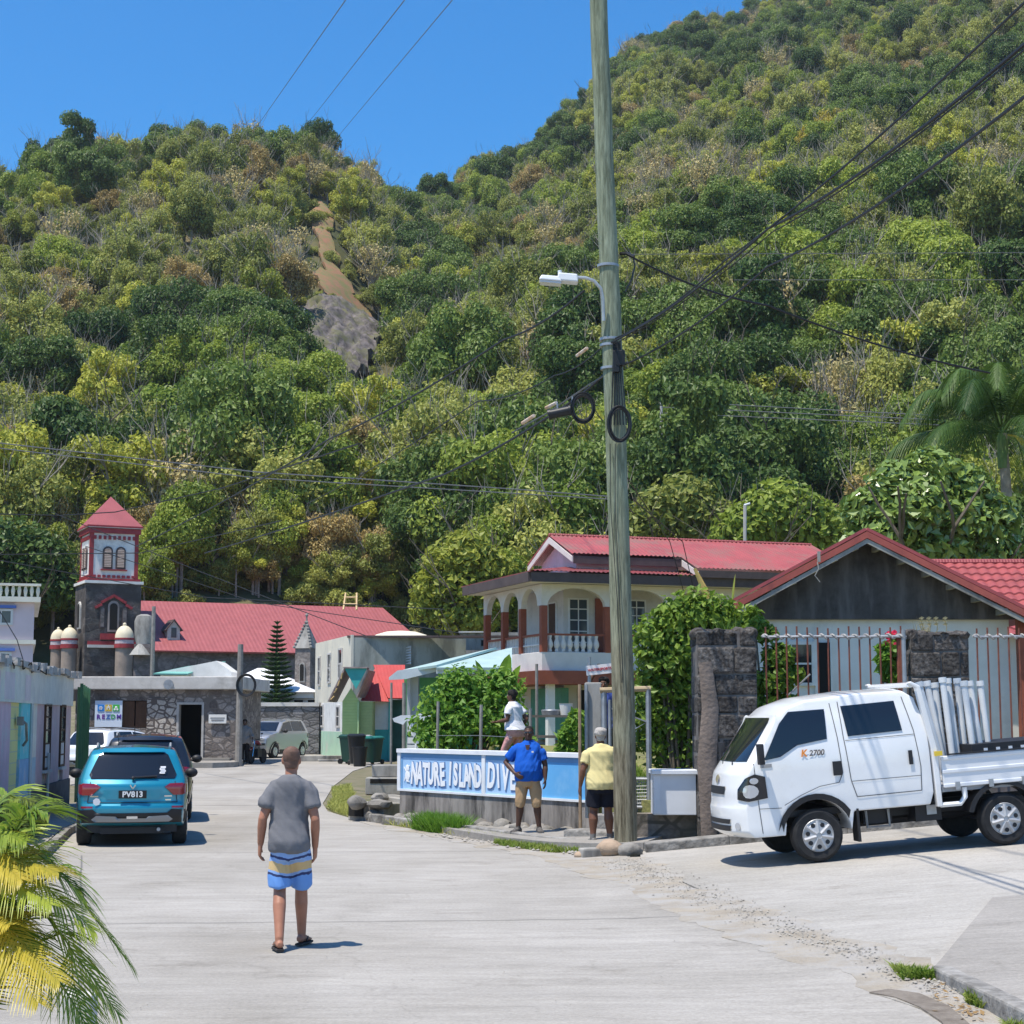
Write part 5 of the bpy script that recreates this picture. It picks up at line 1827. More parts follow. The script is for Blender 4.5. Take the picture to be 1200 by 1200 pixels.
o = MB().lathe([(.0, 0), (.2, .0), (.22, .1), (.21, .12), (0, .13)], 18).build("cooking_pot", M_galv, smooth=True)
o.location = (at(646, 843, 38).x, 38.1, 1.0 + tz)
tag(o, "grey metal pot on the middle of the picnic table", "pot")
aw = at(482, 843, 42)
ar = thing("arrow_sign", "white arrow shaped board on a leaning white post", "sign", (aw.x, 42, .55))
az = at(482, 843, 42).z - .55
MB().prism([(-.42, az - .06), (-.2, az - .13), (-.12, az - .03), (.18, az - .02), (.18, az - .1), (.55, az + .07), (.16, az + .2), (.16, az + .1), (-.25, az + .1), (-.46, az + .02)], .04, None, (0, 0, 0)).build("board", M_trimw, ar)
MB().tube([(.0, .06, az), (.42, .1, -.3)], .05, 4).build("leaning_leg", M_trimw, ar)
MB().tube([(.12, .06, az), (.12, .1, -.3)], .035, 4).build("post", M_trimw, ar)
for (u, v, r, m, lab) in ((697, 1003, (.24, .17, .12), M_rock, "flat grey block lying left of the round stone"), (714, 996, (.21, .2, .16), M_rocktan, "round reddish tan stone at the foot of the pole"),
        (736, 998, (.2, .17, .13), M_rock, "grey stone lying right of the round tan stone"), (680, 990, (.1, .1, .06), M_rocktan, "small tan stone near the man in yellow"), (746, 1004, (.07, .06, .035), M_rocktan, "tiny stone at the kerb end right of the pole")):
 y_ = 25.35 if u < 730 else 25.2
 mb = MB()
 if "block" in lab:
  mb.box((0, 0, .06), (.46, .26, .15), rz=.25)
  o = mb.build("concrete_block", M_oldconc, bevel=.025)
 else:
  rock_mesh(mb, (0, 0, r[2] * .6), r, int(u), .8)
  o = mb.build("rock", m, smooth=True, angle=60)
 x_ = at(u, 843, y_).x
 o.location = (x_, y_, G(x_, y_) - .01)
 tag(o, lab, "rock")
g = np.random.default_rng(3)
def gravel(name, spots, n, smin, smax, m, lab):
 vs, fs = [], []
 base = np.array([(1, 0, 0), (-1, 0, 0), (0, 1, 0), (0, -1, 0), (0, 0, .8), (0, 0, -.6)], float)
 tri = np.array([(0, 2, 4), (2, 1, 4), (1, 3, 4), (3, 0, 4), (2, 0, 5), (1, 2, 5), (3, 1, 5), (0, 3, 5)])
 for k in range(n):
  (ax, ay), (bx_, by_), wd_ = spots[g.integers(len(spots))]
  t = g.random()
  x_ = ax + (bx_ - ax) * t + g.normal() * wd_
  y_ = ay + (by_ - ay) * t + g.normal() * wd_
  s = smin + (smax - smin) * g.random() ** 3
  a = g.random() * 6.28
  Mr = np.array([[math.cos(a), -math.sin(a), 0], [math.sin(a), math.cos(a), 0], [0, 0, 1]])
  q = (base * (g.uniform(.6, 1.2, (6, 1))) * s) @ Mr.T * np.array([1, 1, .7])
  vs.append(q + np.array([x_, y_, G(x_, y_) + .012 + s * .3]))
  fs.append(tri + 6 * k)
 o = link_mesh(name, np_mesh(name, np.vstack(vs), np.vstack(fs), False), m)
 tag(o, lab, "gravel", kind="stuff")
 return o
M_gravel = mat("pale_gravel", (.40, .375, .33), (.26, .24, .21), 3, .95)
gravel("loose_gravel", [((3.0, 14.2), (2.55, 16.6), .12), ((2.55, 16.6), (2.15, 19.6), .16), ((2.15, 19.6), (1.75, 22.6), .19), ((1.75, 22.6), (1.5, 24.6), .16), ((3.2, 12.6), (3.0, 14.0), .10)], 2400, .005, .022, M_gravel, "pale loose gravel scattered along the road edge")
gravel("small_stones", [((1.2, 25.6), (1.9, 25.9), .13), ((.6, 27), (1.4, 25.5), .14), ((-1.2, 30.5), (.6, 26.9), .2)], 700, .01, .06, M_gravel, "small pale stones strewn around the foot of the pole")
gravel("road_grit", [((-4, 12), (2, 14), 1.2), ((-5, 20), (1, 22), 1.5), ((4, 15), (8, 19), .9)], 900, .003, .010, M_gravel, "fine grit scattered over the concrete road")
# stone pillars and iron fence
def pillar_stone():
 m = mat("pillar_stone", (.15, .135, .12), (.045, .04, .038), 2.6, .95, detail=10, bump=.9, bscale=16, c3=(.24, .22, .20), s3=3.4, t3=.6)
 nt, L = m.node_tree, m.node_tree.links
 p = nt.nodes["Principled BSDF"]
 src = p.inputs["Base Color"].links[0].from_socket
 tc = nt.nodes.new("ShaderNodeTexCoord")
 n = nt.nodes.new("ShaderNodeTexNoise")
 n.inputs["Scale"].default_value = 22
 n.inputs["Detail"].default_value = 4
 L.new(tc.outputs["Object"], n.inputs["Vector"])
 r = nt.nodes.new("ShaderNodeValToRGB")
 r.color_ramp.elements[0].position = .36
 r.color_ramp.elements[1].position = .62
 r.color_ramp.elements[0].color = (.35, .33, .32, 1)
 L.new(n.outputs["Fac"], r.inputs[0])
 geo = nt.nodes.new("ShaderNodeNewGeometry")
 r2 = nt.nodes.new("ShaderNodeMapRange")
 r2.inputs["To Min"].default_value = .6
 r2.inputs["To Max"].default_value = 1.25
 L.new(geo.outputs["Random Per Island"], r2.inputs[0])
 x1 = nt.nodes.new("ShaderNodeVectorMath")
 x1.operation = 'MULTIPLY'
 L.new(src, x1.inputs[0])
 L.new(r.outputs[0], x1.inputs[1])
 x2 = nt.nodes.new("ShaderNodeVectorMath")
 x2.operation = 'SCALE'
 L.new(x1.outputs[0], x2.inputs[0])
 L.new(r2.outputs[0], x2.inputs[3])
 L.new(x2.outputs[0], p.inputs["Base Color"])
 return m
def pillar(u0, us, u1, vt, d, label, ivy=False):
 """us: pixel column of the arris between left side and front"""
 x0, x1 = at(us, 843, d).x, at(u1, 843, d).x
 zt = at(us, vt, d).z
 w_ = x1 - x0
 p = thing("stone_pillar", label, "pillar", (x0, d, .2))
 M_p = pillar_stone()
 mb = MB()
 z_ = 0
 k = 0
 while z_ < zt - .25:
  h_ = min(rng.uniform(.24, .44), zt - .22 - z_)
  n = 2 if k % 2 else 3
  e = 0
  cuts = [0] + sorted(rng.uniform(.15, .85) * w_ for _ in range(rng.choice((1, 1, 2)))) + [w_]
  cuts = [c_ for i_, c_ in enumerate(cuts) if i_ == 0 or c_ - cuts[i_ - 1] > .12]
  cuts[-1] = w_
  for a, b in zip(cuts, cuts[1:]):
   mb.box(((a + b) / 2 + rng.uniform(-.008, .008), .45 + rng.uniform(-.03, .015), z_ + h_ / 2), (b - a - .026, .9, h_ - .026), rz=rng.uniform(-.02, .02), ry=rng.uniform(-.012, .012))
  z_ += h_
  k += 1
 part(mb, "stonework", M_p, p, bevel=.025)
 part(MB().bx(.015, w_ - .015, .02, .88, -.3, zt - .22), "mortar_core", mat("pale_mortar", (.19, .175, .16), (.10, .09, .085), 5, .95), p)
 mb = MB()
 for q in range(6):
  rock_mesh(mb, (w_ * (q + .5) / 6, .4, zt - .25), (w_ / 7, .45, rng.uniform(.06, .12)), 200 + q + int(us))
 part(mb, "capping", M_p, p, smooth=True, angle=50)
 return p, w_, zt
pl1, w1_, zt1 = pillar(815, 817, 889, 738, 26.3, "tall dark stone pillar with ivy at the left end of iron fence")
mb = MB()
mb.tube([(.16, -.02, 0), (.14, -.03, 1.2), (.2, -.03, 2.0), (.13, -.03, 2.7)], [.12, .15, .13, .1], 8, flat=.35)
part(mb, "clinging_root", mat("root_brown", (.22, .175, .145), (.15, .12, .10), 4, .95, bump=.6), pl1, smooth=True)
pl2, w2_, zt2 = pillar(1068, 1069, 1139, 740, 27.2, "stone pillar with dry weeds on top behind the white pickup")
fw = thing("fence_wall", "low stone wall under the iron fence behind the pickup", "wall", (0, 27.0, 0))
MB().bx(at(889, 843, 27).x + .02, at(1068, 843, 27).x - .02, 0, .4, 0, 1.2).build("stonework", M_churchwall, fw)
MB().bx(at(1140, 843, 27.4).x + .02, at(1140, 843, 27.4).x + 6, .3, .7, 0, 1.35).build("stonework", M_churchwall, fw)
DF = 27.2
fe = thing("iron_fence", "rusty iron bar fence with a pale rope lashed along its top", "fence", (0, DF, 0))
def bars(u0, u1, step, parent):
 u = u0
 while u <= u1:
  x_ = at(u, 843, DF).x
  lean = rng.uniform(-.012, .012)
  MB().tube([(x_ + lean, 0, 1.1), (x_, 0, at(u, 735 + rng.uniform(-1.5, 1.5), DF).z)], .014, 6).build("bar", M_rust, parent)
  u += step
bars(899, 1059, 12.25, fe)
bars(1148, 1260, 12.4, fe)
for a, b in ((893, 1062), (1141, 1262)):
 mb = MB()
 pts = [at(a + (b - a) * k / 10, 746 + .35 * math.sin(k * 1.3), DF) for k in range(11)]
 rel = [Vector((p.x, .0, p.z)) for p in pts]
 mb.tube(rel, .022, 6)
 part(mb, "rail", M_galv, fe)
 mb = MB()
 L_ = rel[-1].x - rel[0].x
 tot = int(L_ / .025)
 hel = []
 for k in range(tot):
  t = k / (tot - 1)
  i = min(9, int(t * 10))
  f = t * 10 - i
  c = rel[i].lerp(rel[i + 1], f)
  hel.append(c + Vector((0, .035 * math.cos(k * .9), .035 * math.sin(k * .9))))
 mb.tube(hel, .018, 5)
 part(mb, "rope", mat("pale_rope", (.46, .43, .40), (.30, .28, .26), 9, .9), fe)
MB().tube([(at(1061, 843, DF).x, 0, 1.0), (at(1061, 843, DF).x, 0, at(1061, 738, DF).z)], .04, 8).build("end_post", M_galv, fe)
MB().tube([(at(1057, 843, DF).x, .05, 1.0), (at(1057, 843, DF).x, .05, at(1057, 742, DF).z)], .045, 6).build("end_post", M_rust, fe)
MB().tube([(at(925, 843, DF).x, .1, at(925, 815, DF).z), (at(950, 843, DF).x, -.05, at(950, 790, DF).z)], .014, 6).build("brace", M_galv, fe)
# huts and shelter in the middle distance
h0 = at(401, 843, 74)
hz = lambda v, d=74: at(600, v, d).z - .1
LHUT = thing("lime_hut", "small lime green boarded hut with a turquoise gable end", "hut", (h0.x, 74, .1), R(0))
X = lambda u, d=74: at(u, 843, d).x - h0.x
mb = MB().bx(X(401), X(420), 0, 1.6, .35, hz(822))
part(mb, "wall", M_lime, LHUT)
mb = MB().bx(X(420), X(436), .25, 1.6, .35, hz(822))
part(mb, "porch_wall", wave_mat("shaded_lime_boards", (.34, .44, .20), (.28, .36, .16), 2.4, 'Z', .7, bump=.8, dist=.03, profile='SAW'), LHUT)  # darker copy of the lime boards, porch shade put into the colour
MB().bx(X(418.6), X(420.6), -.06, .3, .2, hz(822)).build("corner_post", mat("lime_post", (.44, .62, .30), (.38, .54, .26), 3, .7), LHUT)
mb = MB()
mb.prism([(X(401), hz(822)), (X(421), hz(822)), (X(411), hz(806))], .05, None, (0, -.02, 0))
part(mb, "pediment", M_lime, LHUT)
mb = MB()
mb.prism([(X(404), hz(783)), (X(431), hz(783)), (X(418), hz(808))], .06, None, (0, -.5, 0))
part(mb, "gable", M_teal, LHUT)
mb = MB()
mb.slab([(X(403), -.62, hz(782)), (X(431.5), -.62, hz(782)), (X(428), 1.9, hz(782)), (X(407), 1.9, hz(782))], .06)
mb.slab([(X(385), -.5, hz(822)), (X(404), -.55, hz(783)), (X(407), 1.9, hz(783)), (X(388), 1.9, hz(822))], .06)
mb.slab([(X(418), -.45, hz(817)), (X(431), -.45, hz(785)), (X(434), 1.9, hz(785)), (X(424), 1.9, hz(817))], .05)
part(mb, "roof", mat("dull_hut_roof", (.36, .28, .26), (.22, .18, .17), 5, .7), LHUT)
mb = MB()
for k in range(4):
 mb.tube([(X(389 + k * 4), -.56, hz(820 - k * 8)), (X(393 + k * 3), -.56, hz(816 - k * 9))], .03, 4)
part(mb, "rafter_end", mat("yellow_rafter", (.50, .36, .16), (.4, .28, .12), 4, .8), LHUT)
for u in (402, 419, 434): MB().bx(X(u) - .08, X(u) + .08, .05, .25, 0, .36).build("stilt", M_oldconc, LHUT)
r0 = at(437, 843, 75.5)
RH = thing("red_roof_hut", "turquoise and white hut under a bright red sheet roof", "hut", (r0.x, 75.5, .1))
X2 = lambda u: at(u, 843, 75.5).x - r0.x
mb = MB().bx(X2(437), X2(456), .2, 2.2, .1, hz(855, 75.5))
part(mb, "dado", M_teal, RH)
mb = MB().bx(X2(437), X2(456), .21, 2.2, hz(855, 75.5), hz(822, 75.5))
part(mb, "white_wall", M_white, RH)
mb = MB().bx(X2(456), X2(474), .6, 2.2, .1, hz(820, 75.5))
part(mb, "dark_green_wall", mat("dark_green_wall", (.03, .10, .075), (.02, .07, .05), 2, .7), RH)
MB().bx(X2(455), X2(458.5), .1, .6, .1, hz(822, 75.5)).build("post", M_teal, RH)
mb = MB()
mb.slab([(X2(423), -.2, hz(821, 75.5)), (X2(437), 1.2, hz(780, 75.5)), (X2(437), 1.21, hz(780, 75.5)), (X2(455), -.2, hz(822, 75.5))], .05)
mb.slab([(X2(455), -.25, hz(818, 75.5)), (X2(474), -.25, hz(818, 75.5)), (X2(472), 1.3, hz(778, 75.5)), (X2(434), 1.3, hz(778, 75.5))], .06)
part(mb, "roof", M_redsheet, RH)
s0 = at(466, 843, 58)
SHT = thing("mint_shelter", "open shelter with pale mint sheet roof beside the arcaded house", "shelter", (s0.x, 58, .3))
X3 = lambda u, d=58: at(u, 843, d).x - s0.x
z3 = lambda v, d=58: at(600, v, d).z - .3
mb = MB()
mb.slab([(X3(467), 0, z3(786)), (X3(512), -.6, z3(780)), (X3(580), 4.5, z3(752)), (X3(560), 7.0, z3(757))], .08)
mb.slab([(X3(512), -.8, z3(783)), (X3(600), -.8, z3(783)), (X3(600), 4.8, z3(752)), (X3(545), 4.6, z3(764))], .08)
part(mb, "roof", mat("mint_sheet", (.42, .55, .52), (.34, .46, .44), 1.4, .5), SHT)
mb = MB()
mb.prism([(X3(466), z3(786)), (X3(512), z3(780.5)), (X3(512), z3(787)), (X3(476), z3(796)), (X3(456), z3(797)), (X3(456), z3(794))], .15, None, (0, -.3, 0))
mb.bx(X3(512), X3(600), -.7, -.6, z3(790), z3(783.5))
part(mb, "fascia", mat("pale_fascia", (.55, .60, .62), (.45, .50, .52), 2, .7), SHT)
mb = MB().bx(X3(480), X3(489), .5, .6, 0, z3(793)).bx(X3(476), X3(480), .3, .4, 0, z3(793))
part(mb, "panel_wall", mat("pale_grey_panel", (.45, .46, .46), (.36, .37, .38), 2, .7), SHT)
mb = MB().bx(X3(489), X3(560), 1.2, 1.3, 0, z3(793)).bx(X3(472), X3(477), .55, .6, 0, z3(795))
part(mb, "green_wall", mat("mid_green_wall", (.10, .30, .12), (.07, .22, .09), 2, .7), SHT)
mb = MB()
for k in range(5): mb.bx(X3(478), X3(487), -.2 + k * .02, -.15 + k * .02, z3(880) + k * .25, z3(880) + k * .25 + .2)
part(mb, "white_boards", M_white, SHT)
M_bing = plain("bin_green", (.012, .055, .042), .45)
M_bink = plain("bin_black", (.012, .013, .014), .45)
M_bint = plain("bin_teal", (.02, .16, .13), .45)
def wheelie(u, d, label, m, m2, rz, s=1.0, group="rubbish bins by the huts"):
 p = at(u, 843, d)
 b_ = thing("wheeled_bin", label, "bin", (p.x, d, G(p.x, d)), rz, group)
 mb = MB()
 mb.loft([((0, 0, .08), .22 * s, .25 * s), ((0, 0, .9 * s), .29 * s, .34 * s), ((0, 0, .98 * s), .31 * s, .36 * s)], 20, pw=5)
 part(mb, "body", m, b_, smooth=True)
 mb = MB()
 mb.loft([((0, 0, .985 * s), .32 * s, .38 * s), ((0, 0, 1.04 * s), .32 * s, .38 * s), ((0, .03, 1.1 * s), .24 * s, .28 * s)], 20, pw=5)
 part(mb, "lid", m2, b_, smooth=True)
 for sx in (-1, 1):
  MB().tube([(sx * .2 * s, .27 * s, .1), (sx * .27 * s, .27 * s, .1)], .1 * s, 12).build("wheel", M_bink, b_)
 MB().tube([(-.25 * s, .42 * s, .98 * s), (.25 * s, .42 * s, .98 * s)], .02, 6).build("handle", m, b_)
wheelie(418, 70, "large black wheeled bin beside the lime green hut", M_bink, M_bink, R(10), 1.15)
wheelie(438, 71, "teal green wheeled bin right of the large black bin", M_bing, M_bint, R(-30), 1.05)
wheelie(410.5, 71.5, "dark green wheeled bin half hidden behind the large black bin", M_bing, M_bing, R(60), 1.1)
p = at(422, 843, 68.5)
o = MB().lathe([(.24, 0), (.30, .72), (.32, .73), (.32, .78), (.29, .78), (.25, .1), (0, .1)], 18).build("dust_bin", M_bink, smooth=True)
o.location = (p.x, 68.5, G(p.x, 68.5))
tag(o, "small round black bin in front of the large black bin", "bin", "rubbish bins by the huts")
p = at(432, 843, 72)
mb = MB()
rock_mesh(mb, (0, 0, .0), (.3, .25, .28), 5)
o = part(mb, "rubbish_bag", mat("grey_bag", (.30, .30, .31), (.2, .2, .21), 6, .5), None, smooth=True)
o.location = (p.x, 72.2, 1.15)
tag(o, "grey rubbish bag heaped behind the wheeled bins", "bag")
p = at(392, 843, 75)
mb = MB()
mb.box((0, 0, .12), (2.6, .5, .24), rz=.1)
mb.box((1.0, -.5, .1), (.7, .5, .4), rz=.3)
mb.box((.5, -1.0, .06), (1.8, .12, .1), rz=.35)
o = part(mb, "rubble_heap", M_oldconc, None, bevel=.02)
o.location = (p.x - .2, 75, G(p.x, 75))
tag(o, "broken concrete pieces and planks lying before the mint painted corner", "rubble")
d = 68.5
p = at(282, 755, d)
pb = thing("telegraph_pole", "thin grey pole with a coiled cable ring beside stone house", "pole", (p.x, d, .1))
MB().tube([(0, 0, 0), (0, 0, p.z - .1)], .15, 10, .11).build("shaft", M_post, pb, smooth=True)
zc = at(287, 803, d).z - .1
mb = MB()
for k in range(3):
 mb.tube([(.28 + (.33 + k * .03) * math.cos(a), -.14 - k * .03, zc + (.38 + k * .03) * math.sin(a)) for a in [2 * math.pi * q / 20 for q in range(21)]], .025, 5)
part(mb, "cable_coil", M_bink, pb)
# vehicles (local: rear bumper at y=0, front towards +y)
M_tyre_r = mat("tyre_rubber", (.018, .018, .019), (.03, .03, .03), 12, .85)
M_rim = plain("silver_rim", (.55, .56, .57), .3, .8)
M_carglass = plain("tinted_glass", (.012, .014, .018), .05, 0, .7)
M_blackpl = plain("black_plastic", (.018, .018, .020), .55)
M_greypl = plain("grey_plastic", (.28, .285, .29), .5)
M_redlamp = plain("red_lamp", (.22, .006, .012), .12, 0, .6, 1.0)
M_lampclear = plain("lamp_clear", (.55, .57, .60), .1, .5, .6)
M_chrome = plain("chrome", (.72, .73, .75), .12, 1.0)
def arc(cy, cz, r, a0, a1, n=10):
 return [(cy + r * math.cos(a0 + (a1 - a0) * k / n), cz + r * math.sin(a0 + (a1 - a0) * k / n)) for k in range(n + 1)]
def body_from_profile(name, prof, hw, deform, m, root, bevel=.05, step=.16, seg=3):
 """side outline (y, z) pushed out to the half width, cut fine, shaped by deform, edges rounded"""
 bm = bmesh.new()
 vs = [bm.verts.new((-hw, a, b)) for a, b in prof]
 f = bm.faces.new(vs)
 r = bmesh.ops.extrude_face_region(bm, geom=[f])
 for e in r['geom']:
  if isinstance(e, bmesh.types.BMVert): e.co.x = hw
 bmesh.ops.recalc_face_normals(bm, faces=bm.faces)
 ed = [e for e in bm.edges if e.calc_face_angle(0) > R(24)]
 bmesh.ops.bevel(bm, geom=ed, offset=bevel, segments=seg, profile=.5, affect='EDGES', clamp_overlap=True)
 ys = [p[0] for p in prof]
 zs = [p[1] for p in prof]
 for ax, lo, hi in ((1, min(ys), max(ys)), (2, min(zs), max(zs)), (0, -hw, hw)):
  t = lo + step
  while t < hi - .02:
   co = [0, 0, 0]
   no = [0, 0, 0]
   co[ax] = t
   no[ax] = 1
   bmesh.ops.bisect_plane(bm, geom=bm.verts[:] + bm.edges[:] + bm.faces[:], plane_co=co, plane_no=no, dist=1e-5)
   t += step
 bmesh.ops.remove_doubles(bm, verts=bm.verts, dist=.002)
 bmesh.ops.triangulate(bm, faces=[f for f in bm.faces if len(f.verts) > 4])
 for v in bm.verts: v.co = Vector(deform(*v.co))
 bmesh.ops.recalc_face_normals(bm, faces=bm.faces)
 me = bpy.data.meshes.new(name)
 bm.to_mesh(me)
 bm.free()
 me.polygons.foreach_set("use_smooth", np.ones(len(me.polygons), dtype=bool))
 me.set_sharp_from_angle(angle=R(38))
 o = link_mesh(name, me, m, root)
 bv = BVHTree.FromPolygons([v.co.copy() for v in me.vertices], [tuple(p.vertices) for p in me.polygons])
 return o, bv
def wheel(root, x, y, r, w, side, spokes=6, rimm=None, cover=False):
 """tyre with its rim; side +1: outside towards +x"""
 Mx = Matrix.Rotation(R(90) * side, 3, 'Y')
 wh = MB()
 wh.lathe([(r * .6, -w / 2 + .01), (r * .86, -w / 2), (r * .96, -w / 2 + .02), (r, -w / 2 + .05), (r, w / 2 - .05), (r * .96, w / 2 - .02), (r * .86, w / 2), (r * .62, w / 2 - .01), (r * .60, w / 2 - .03)], 32, (x, y, r), Mx)
 t = wh.build("wheel", M_tyre_r, root, smooth=True)
 mb = MB()
 mb.lathe([(r * .63, w / 2 - .015), (r * .60, w / 2 - .005), (r * .56, w / 2 - .02), (r * .54, w / 2 - .06), (0, w / 2 - .065)], 28, (x, y, r), Mx)
 if cover:
  mb.lathe([(r * .52, w / 2 - .03), (r * .46, w / 2 - .005), (r * .2, w / 2 + .015), (.001, w / 2 + .018)], 28, (x, y, r), Mx)
 for k in range(spokes):
  a = 2 * math.pi * k / spokes
  c = Vector((x, y, r)) + Mx @ Vector((math.cos(a) * r * .34, math.sin(a) * r * .34, w / 2 - .02))
  q0 = Vector((x, y, r)) + Mx @ Vector((math.cos(a) * r * .1, math.sin(a) * r * .1, w / 2 - .012 + (.02 if cover else 0)))
  q1 = Vector((x, y, r)) + Mx @ Vector((math.cos(a) * r * .57, math.sin(a) * r * .57, w / 2 - .012))
  mb.tube([q0, q1], r * .075, 6)
 mb.lathe([(r * .16, w / 2 - .05), (r * .15, w / 2 + .012), (.001, w / 2 + .016)], 14, (x, y, r), Mx)
 mb.build("rim", rimm or M_rim, t, smooth=True)
 if cover:
  for k in range(spokes):
   hb = MB()
   a = 2 * math.pi * (k + .5) / spokes
   c = Vector((x, y, r)) + Mx @ Vector((math.cos(a) * r * .42, math.sin(a) * r * .42, w / 2 + .0))
   hb.lathe([(.03, -.004), (.03, .006)], 8, c, Mx)
   hb.build("rim_slot", M_blackpl, t)
 return t
def suv(label, paint, loc, rz, L=4.17, W=1.775, H=1.61, lamps=True, plate=None, name="parked_car", cat="car", roofm=None, detail=True, group=None):
 root = thing(name, label, cat, loc, rz, group)
 k = L / 4.17
 h = H / 1.61
 hw = W / 2
 ra, fa, r = .80 * k, 3.32 * k, .335
 prof = [(.12, .36), (.01, .46), (0.0, .64), (.05, .70), (.05, .98 * h), (.12, 1.06 * h), (.37, 1.50 * h), (.50, 1.575 * h), (1.2 * k, 1.61 * h), (2.0 * k, 1.58 * h), (2.42 * k, 1.50 * h),
   (3.05 * k, 1.08 * h), (3.3 * k, 1.04 * h), (3.85 * k, .95 * h), (4.08 * k, .84 * h), (4.17 * k, .62), (4.15 * k, .36), (4.0 * k, .26)]
 prof += [(fa + .42, .26)] + arc(fa, r, .41, 0.0, math.pi, 10)[0:11] + [(fa - .42, .26), (ra + .42, .26)] + arc(ra, r, .41, 0.0, math.pi, 10) + [(ra - .42, .30)]
 pr = [prof[0]]
 for q in prof[1:]:
  if (Vector(q) - Vector(pr[-1])).length > .012: pr.append(q)
 def deform(x, y, z):
  s = x / hw
  wv = 1.0
  belt = 1.02 * h
  if z > belt: wv -= .26 * ((z - belt) / (1.61 * h - belt)) ** 1.15
  if z < .6: wv -= .05 * (.6 - z) / .35
  if z > .6 and z < belt: wv -= .02 * abs((z - .78) / .24) ** 2 * .5
  if y > 3.3 * k: wv -= .16 * ((y - 3.3 * k) / (.87 * k)) ** 2
  if y < .7: wv -= .10 * ((.7 - y) / .7) ** 2
  yy = y
  if y < 1.2: yy += .16 * s * s * (1 - y / 1.2)
  if y > 3.0 * k: yy -= .22 * s * s * (y - 3.0 * k) / (1.17 * k)
  zz = z
  if z > belt: zz -= .05 * s * s * (z - belt) / (.55)
  return (x * wv, yy, zz)
 b, bv = body_from_profile("body", pr, hw, deform, paint, root, .045, .14)
 zw0, zw1 = 1.08 * h, 1.485 * h
 decal(bv, [(-.66, zw0), (.66, zw0), (.69, zw0 + .06), (.55, zw1 - .03), (.5, zw1), (-.5, zw1), (-.55, zw1 - .03), (-.69, zw0 + .06)], '+y', M_carglass, "rear_window", root, .012)
 y0, y1 = .55, 2.62 * k
 for sx, ax in ((1, '-x'), (-1, '+x')):
  for a, bb in ((.62, .98), (1.02, 1.72 * k), (1.78 * k, 2.66 * k)):
   top0, top1 = 1.50 * h, (1.50 * h if bb < 2.2 * k else 1.42 * h)
   poly = [(a + (.0 if a > .7 else -.02), 1.10 * h), (bb if bb < 2.3 * k else 2.9 * k, 1.10 * h), (bb if bb < 2.3 * k else 2.42 * k, top1), (a if a > .7 else .78, top0)]
   decal(bv, poly, ax, M_carglass, "side_window", root, .010)
  decal(bv, [(.86 + .42, .27), (fa - .43, .27), (fa - .43, .42), (ra + .43, .42)], ax, M_blackpl, "sill_cladding", root, .012)
  for cy in (ra, fa):
   o_ = arc(cy, r, .47, R(-8), R(188), 14) + arc(cy, r, .405, R(188), R(-8), 14)
   decal(bv, o_, ax, M_blackpl, "arch_trim", root, .014, .2)
  for yy in (1.75 * k,):
   MB().bx(sx * hw * .965 - .02, sx * hw * .965 + .02, yy + .1, yy + .3, .93 * h, .965 * h).build("door_handle", paint, root, bevel=.008)
  m_ = MB()
  m_.ball((sx * (hw + .1), 2.62 * k, 1.10 * h), (.11, .08, .085), 12, 8)
  m_.tube([(sx * (hw - .12), 2.62 * k, 1.06 * h), (sx * (hw + .05), 2.62 * k, 1.08 * h)], .035, 6)
  m_.build("wing_mirror", M_blackpl, root, smooth=True)
  rr = MB()
  rr.tube([(sx * hw * .66, .75, 1.575 * h), (sx * hw * .67, 1.2, 1.63 * h), (sx * hw * .67, 2.0 * k, 1.60 * h), (sx * hw * .66, 2.35 * k, 1.53 * h)], .018, 6)
  rr.build("roof_rail", M_greypl, root, smooth=True)
  lp = [(.50, .95 * h), (.58, 1.0 * h), (.79, 1.005 * h), (.79, .82 * h), (.64, .82 * h)]
  lp = [(sx * a, c) for a, c in lp]
  decal(bv, lp, '+y', M_redlamp, "tail_lamp", root, .03, .03)
  decal(bv, [(.16, .82 * h), (.33, .86 * h), (.38, .98 * h), (.16, 1.0 * h)], ax, M_redlamp, "tail_lamp", root, .022, .03)
  decal(bv, [(sx * .48, .74 * h), (sx * .80, .78 * h), (sx * .82, .90 * h), (sx * .50, .86 * h)], '-y', M_lampclear, "headlamp", root, .015)
  wheel(root, sx * (hw - .125), ra, r, .23, sx)
  wheel(root, sx * (hw - .125), fa, r, .23, sx)
 decal(bv, [(-.72, 1.10 * h), (.72, 1.10 * h), (.56, 1.46 * h), (-.56, 1.46 * h)], '-y', M_carglass, "windscreen", root, .012)
 decal(bv, [(-.46, .62), (.46, .62), (.48, .8 * h), (-.48, .8 * h)], '-y', M_blackpl, "grille", root, .015)
 decal(bv, [(-.84, .38), (.84, .38), (.85, .58), (.62, .60), (.55, .54), (-.55, .54), (-.62, .60), (-.85, .58)], '+y', M_blackpl, "rear_bumper_cladding", root, .018)
 decal(bv, [(-.58, .40), (.58, .40), (.64, .44), (.56, .50), (.26, .49), (.22, .46), (-.22, .46), (-.26, .49), (-.56, .50), (-.64, .44)], '+y', M_greypl, "skid_plate", root, .03)
 for sx in (-1, 1):
  decal(bv, [(sx * .62, .615), (sx * .80, .615), (sx * .80, .645), (sx * .62, .645)], '+y', M_redlamp, "reflector", root, .022)
 mb = MB().bx(-hw * .8, hw * .8, .3, L * .93, .22, .34).bx(-.5, .5, .25, .5, .2, .3)
 part(mb, "underbody", M_blackpl, root)
 part(MB().tube([(.42, .12, .27), (.42, .6, .27)], .03, 8), "exhaust", M_galv, root)
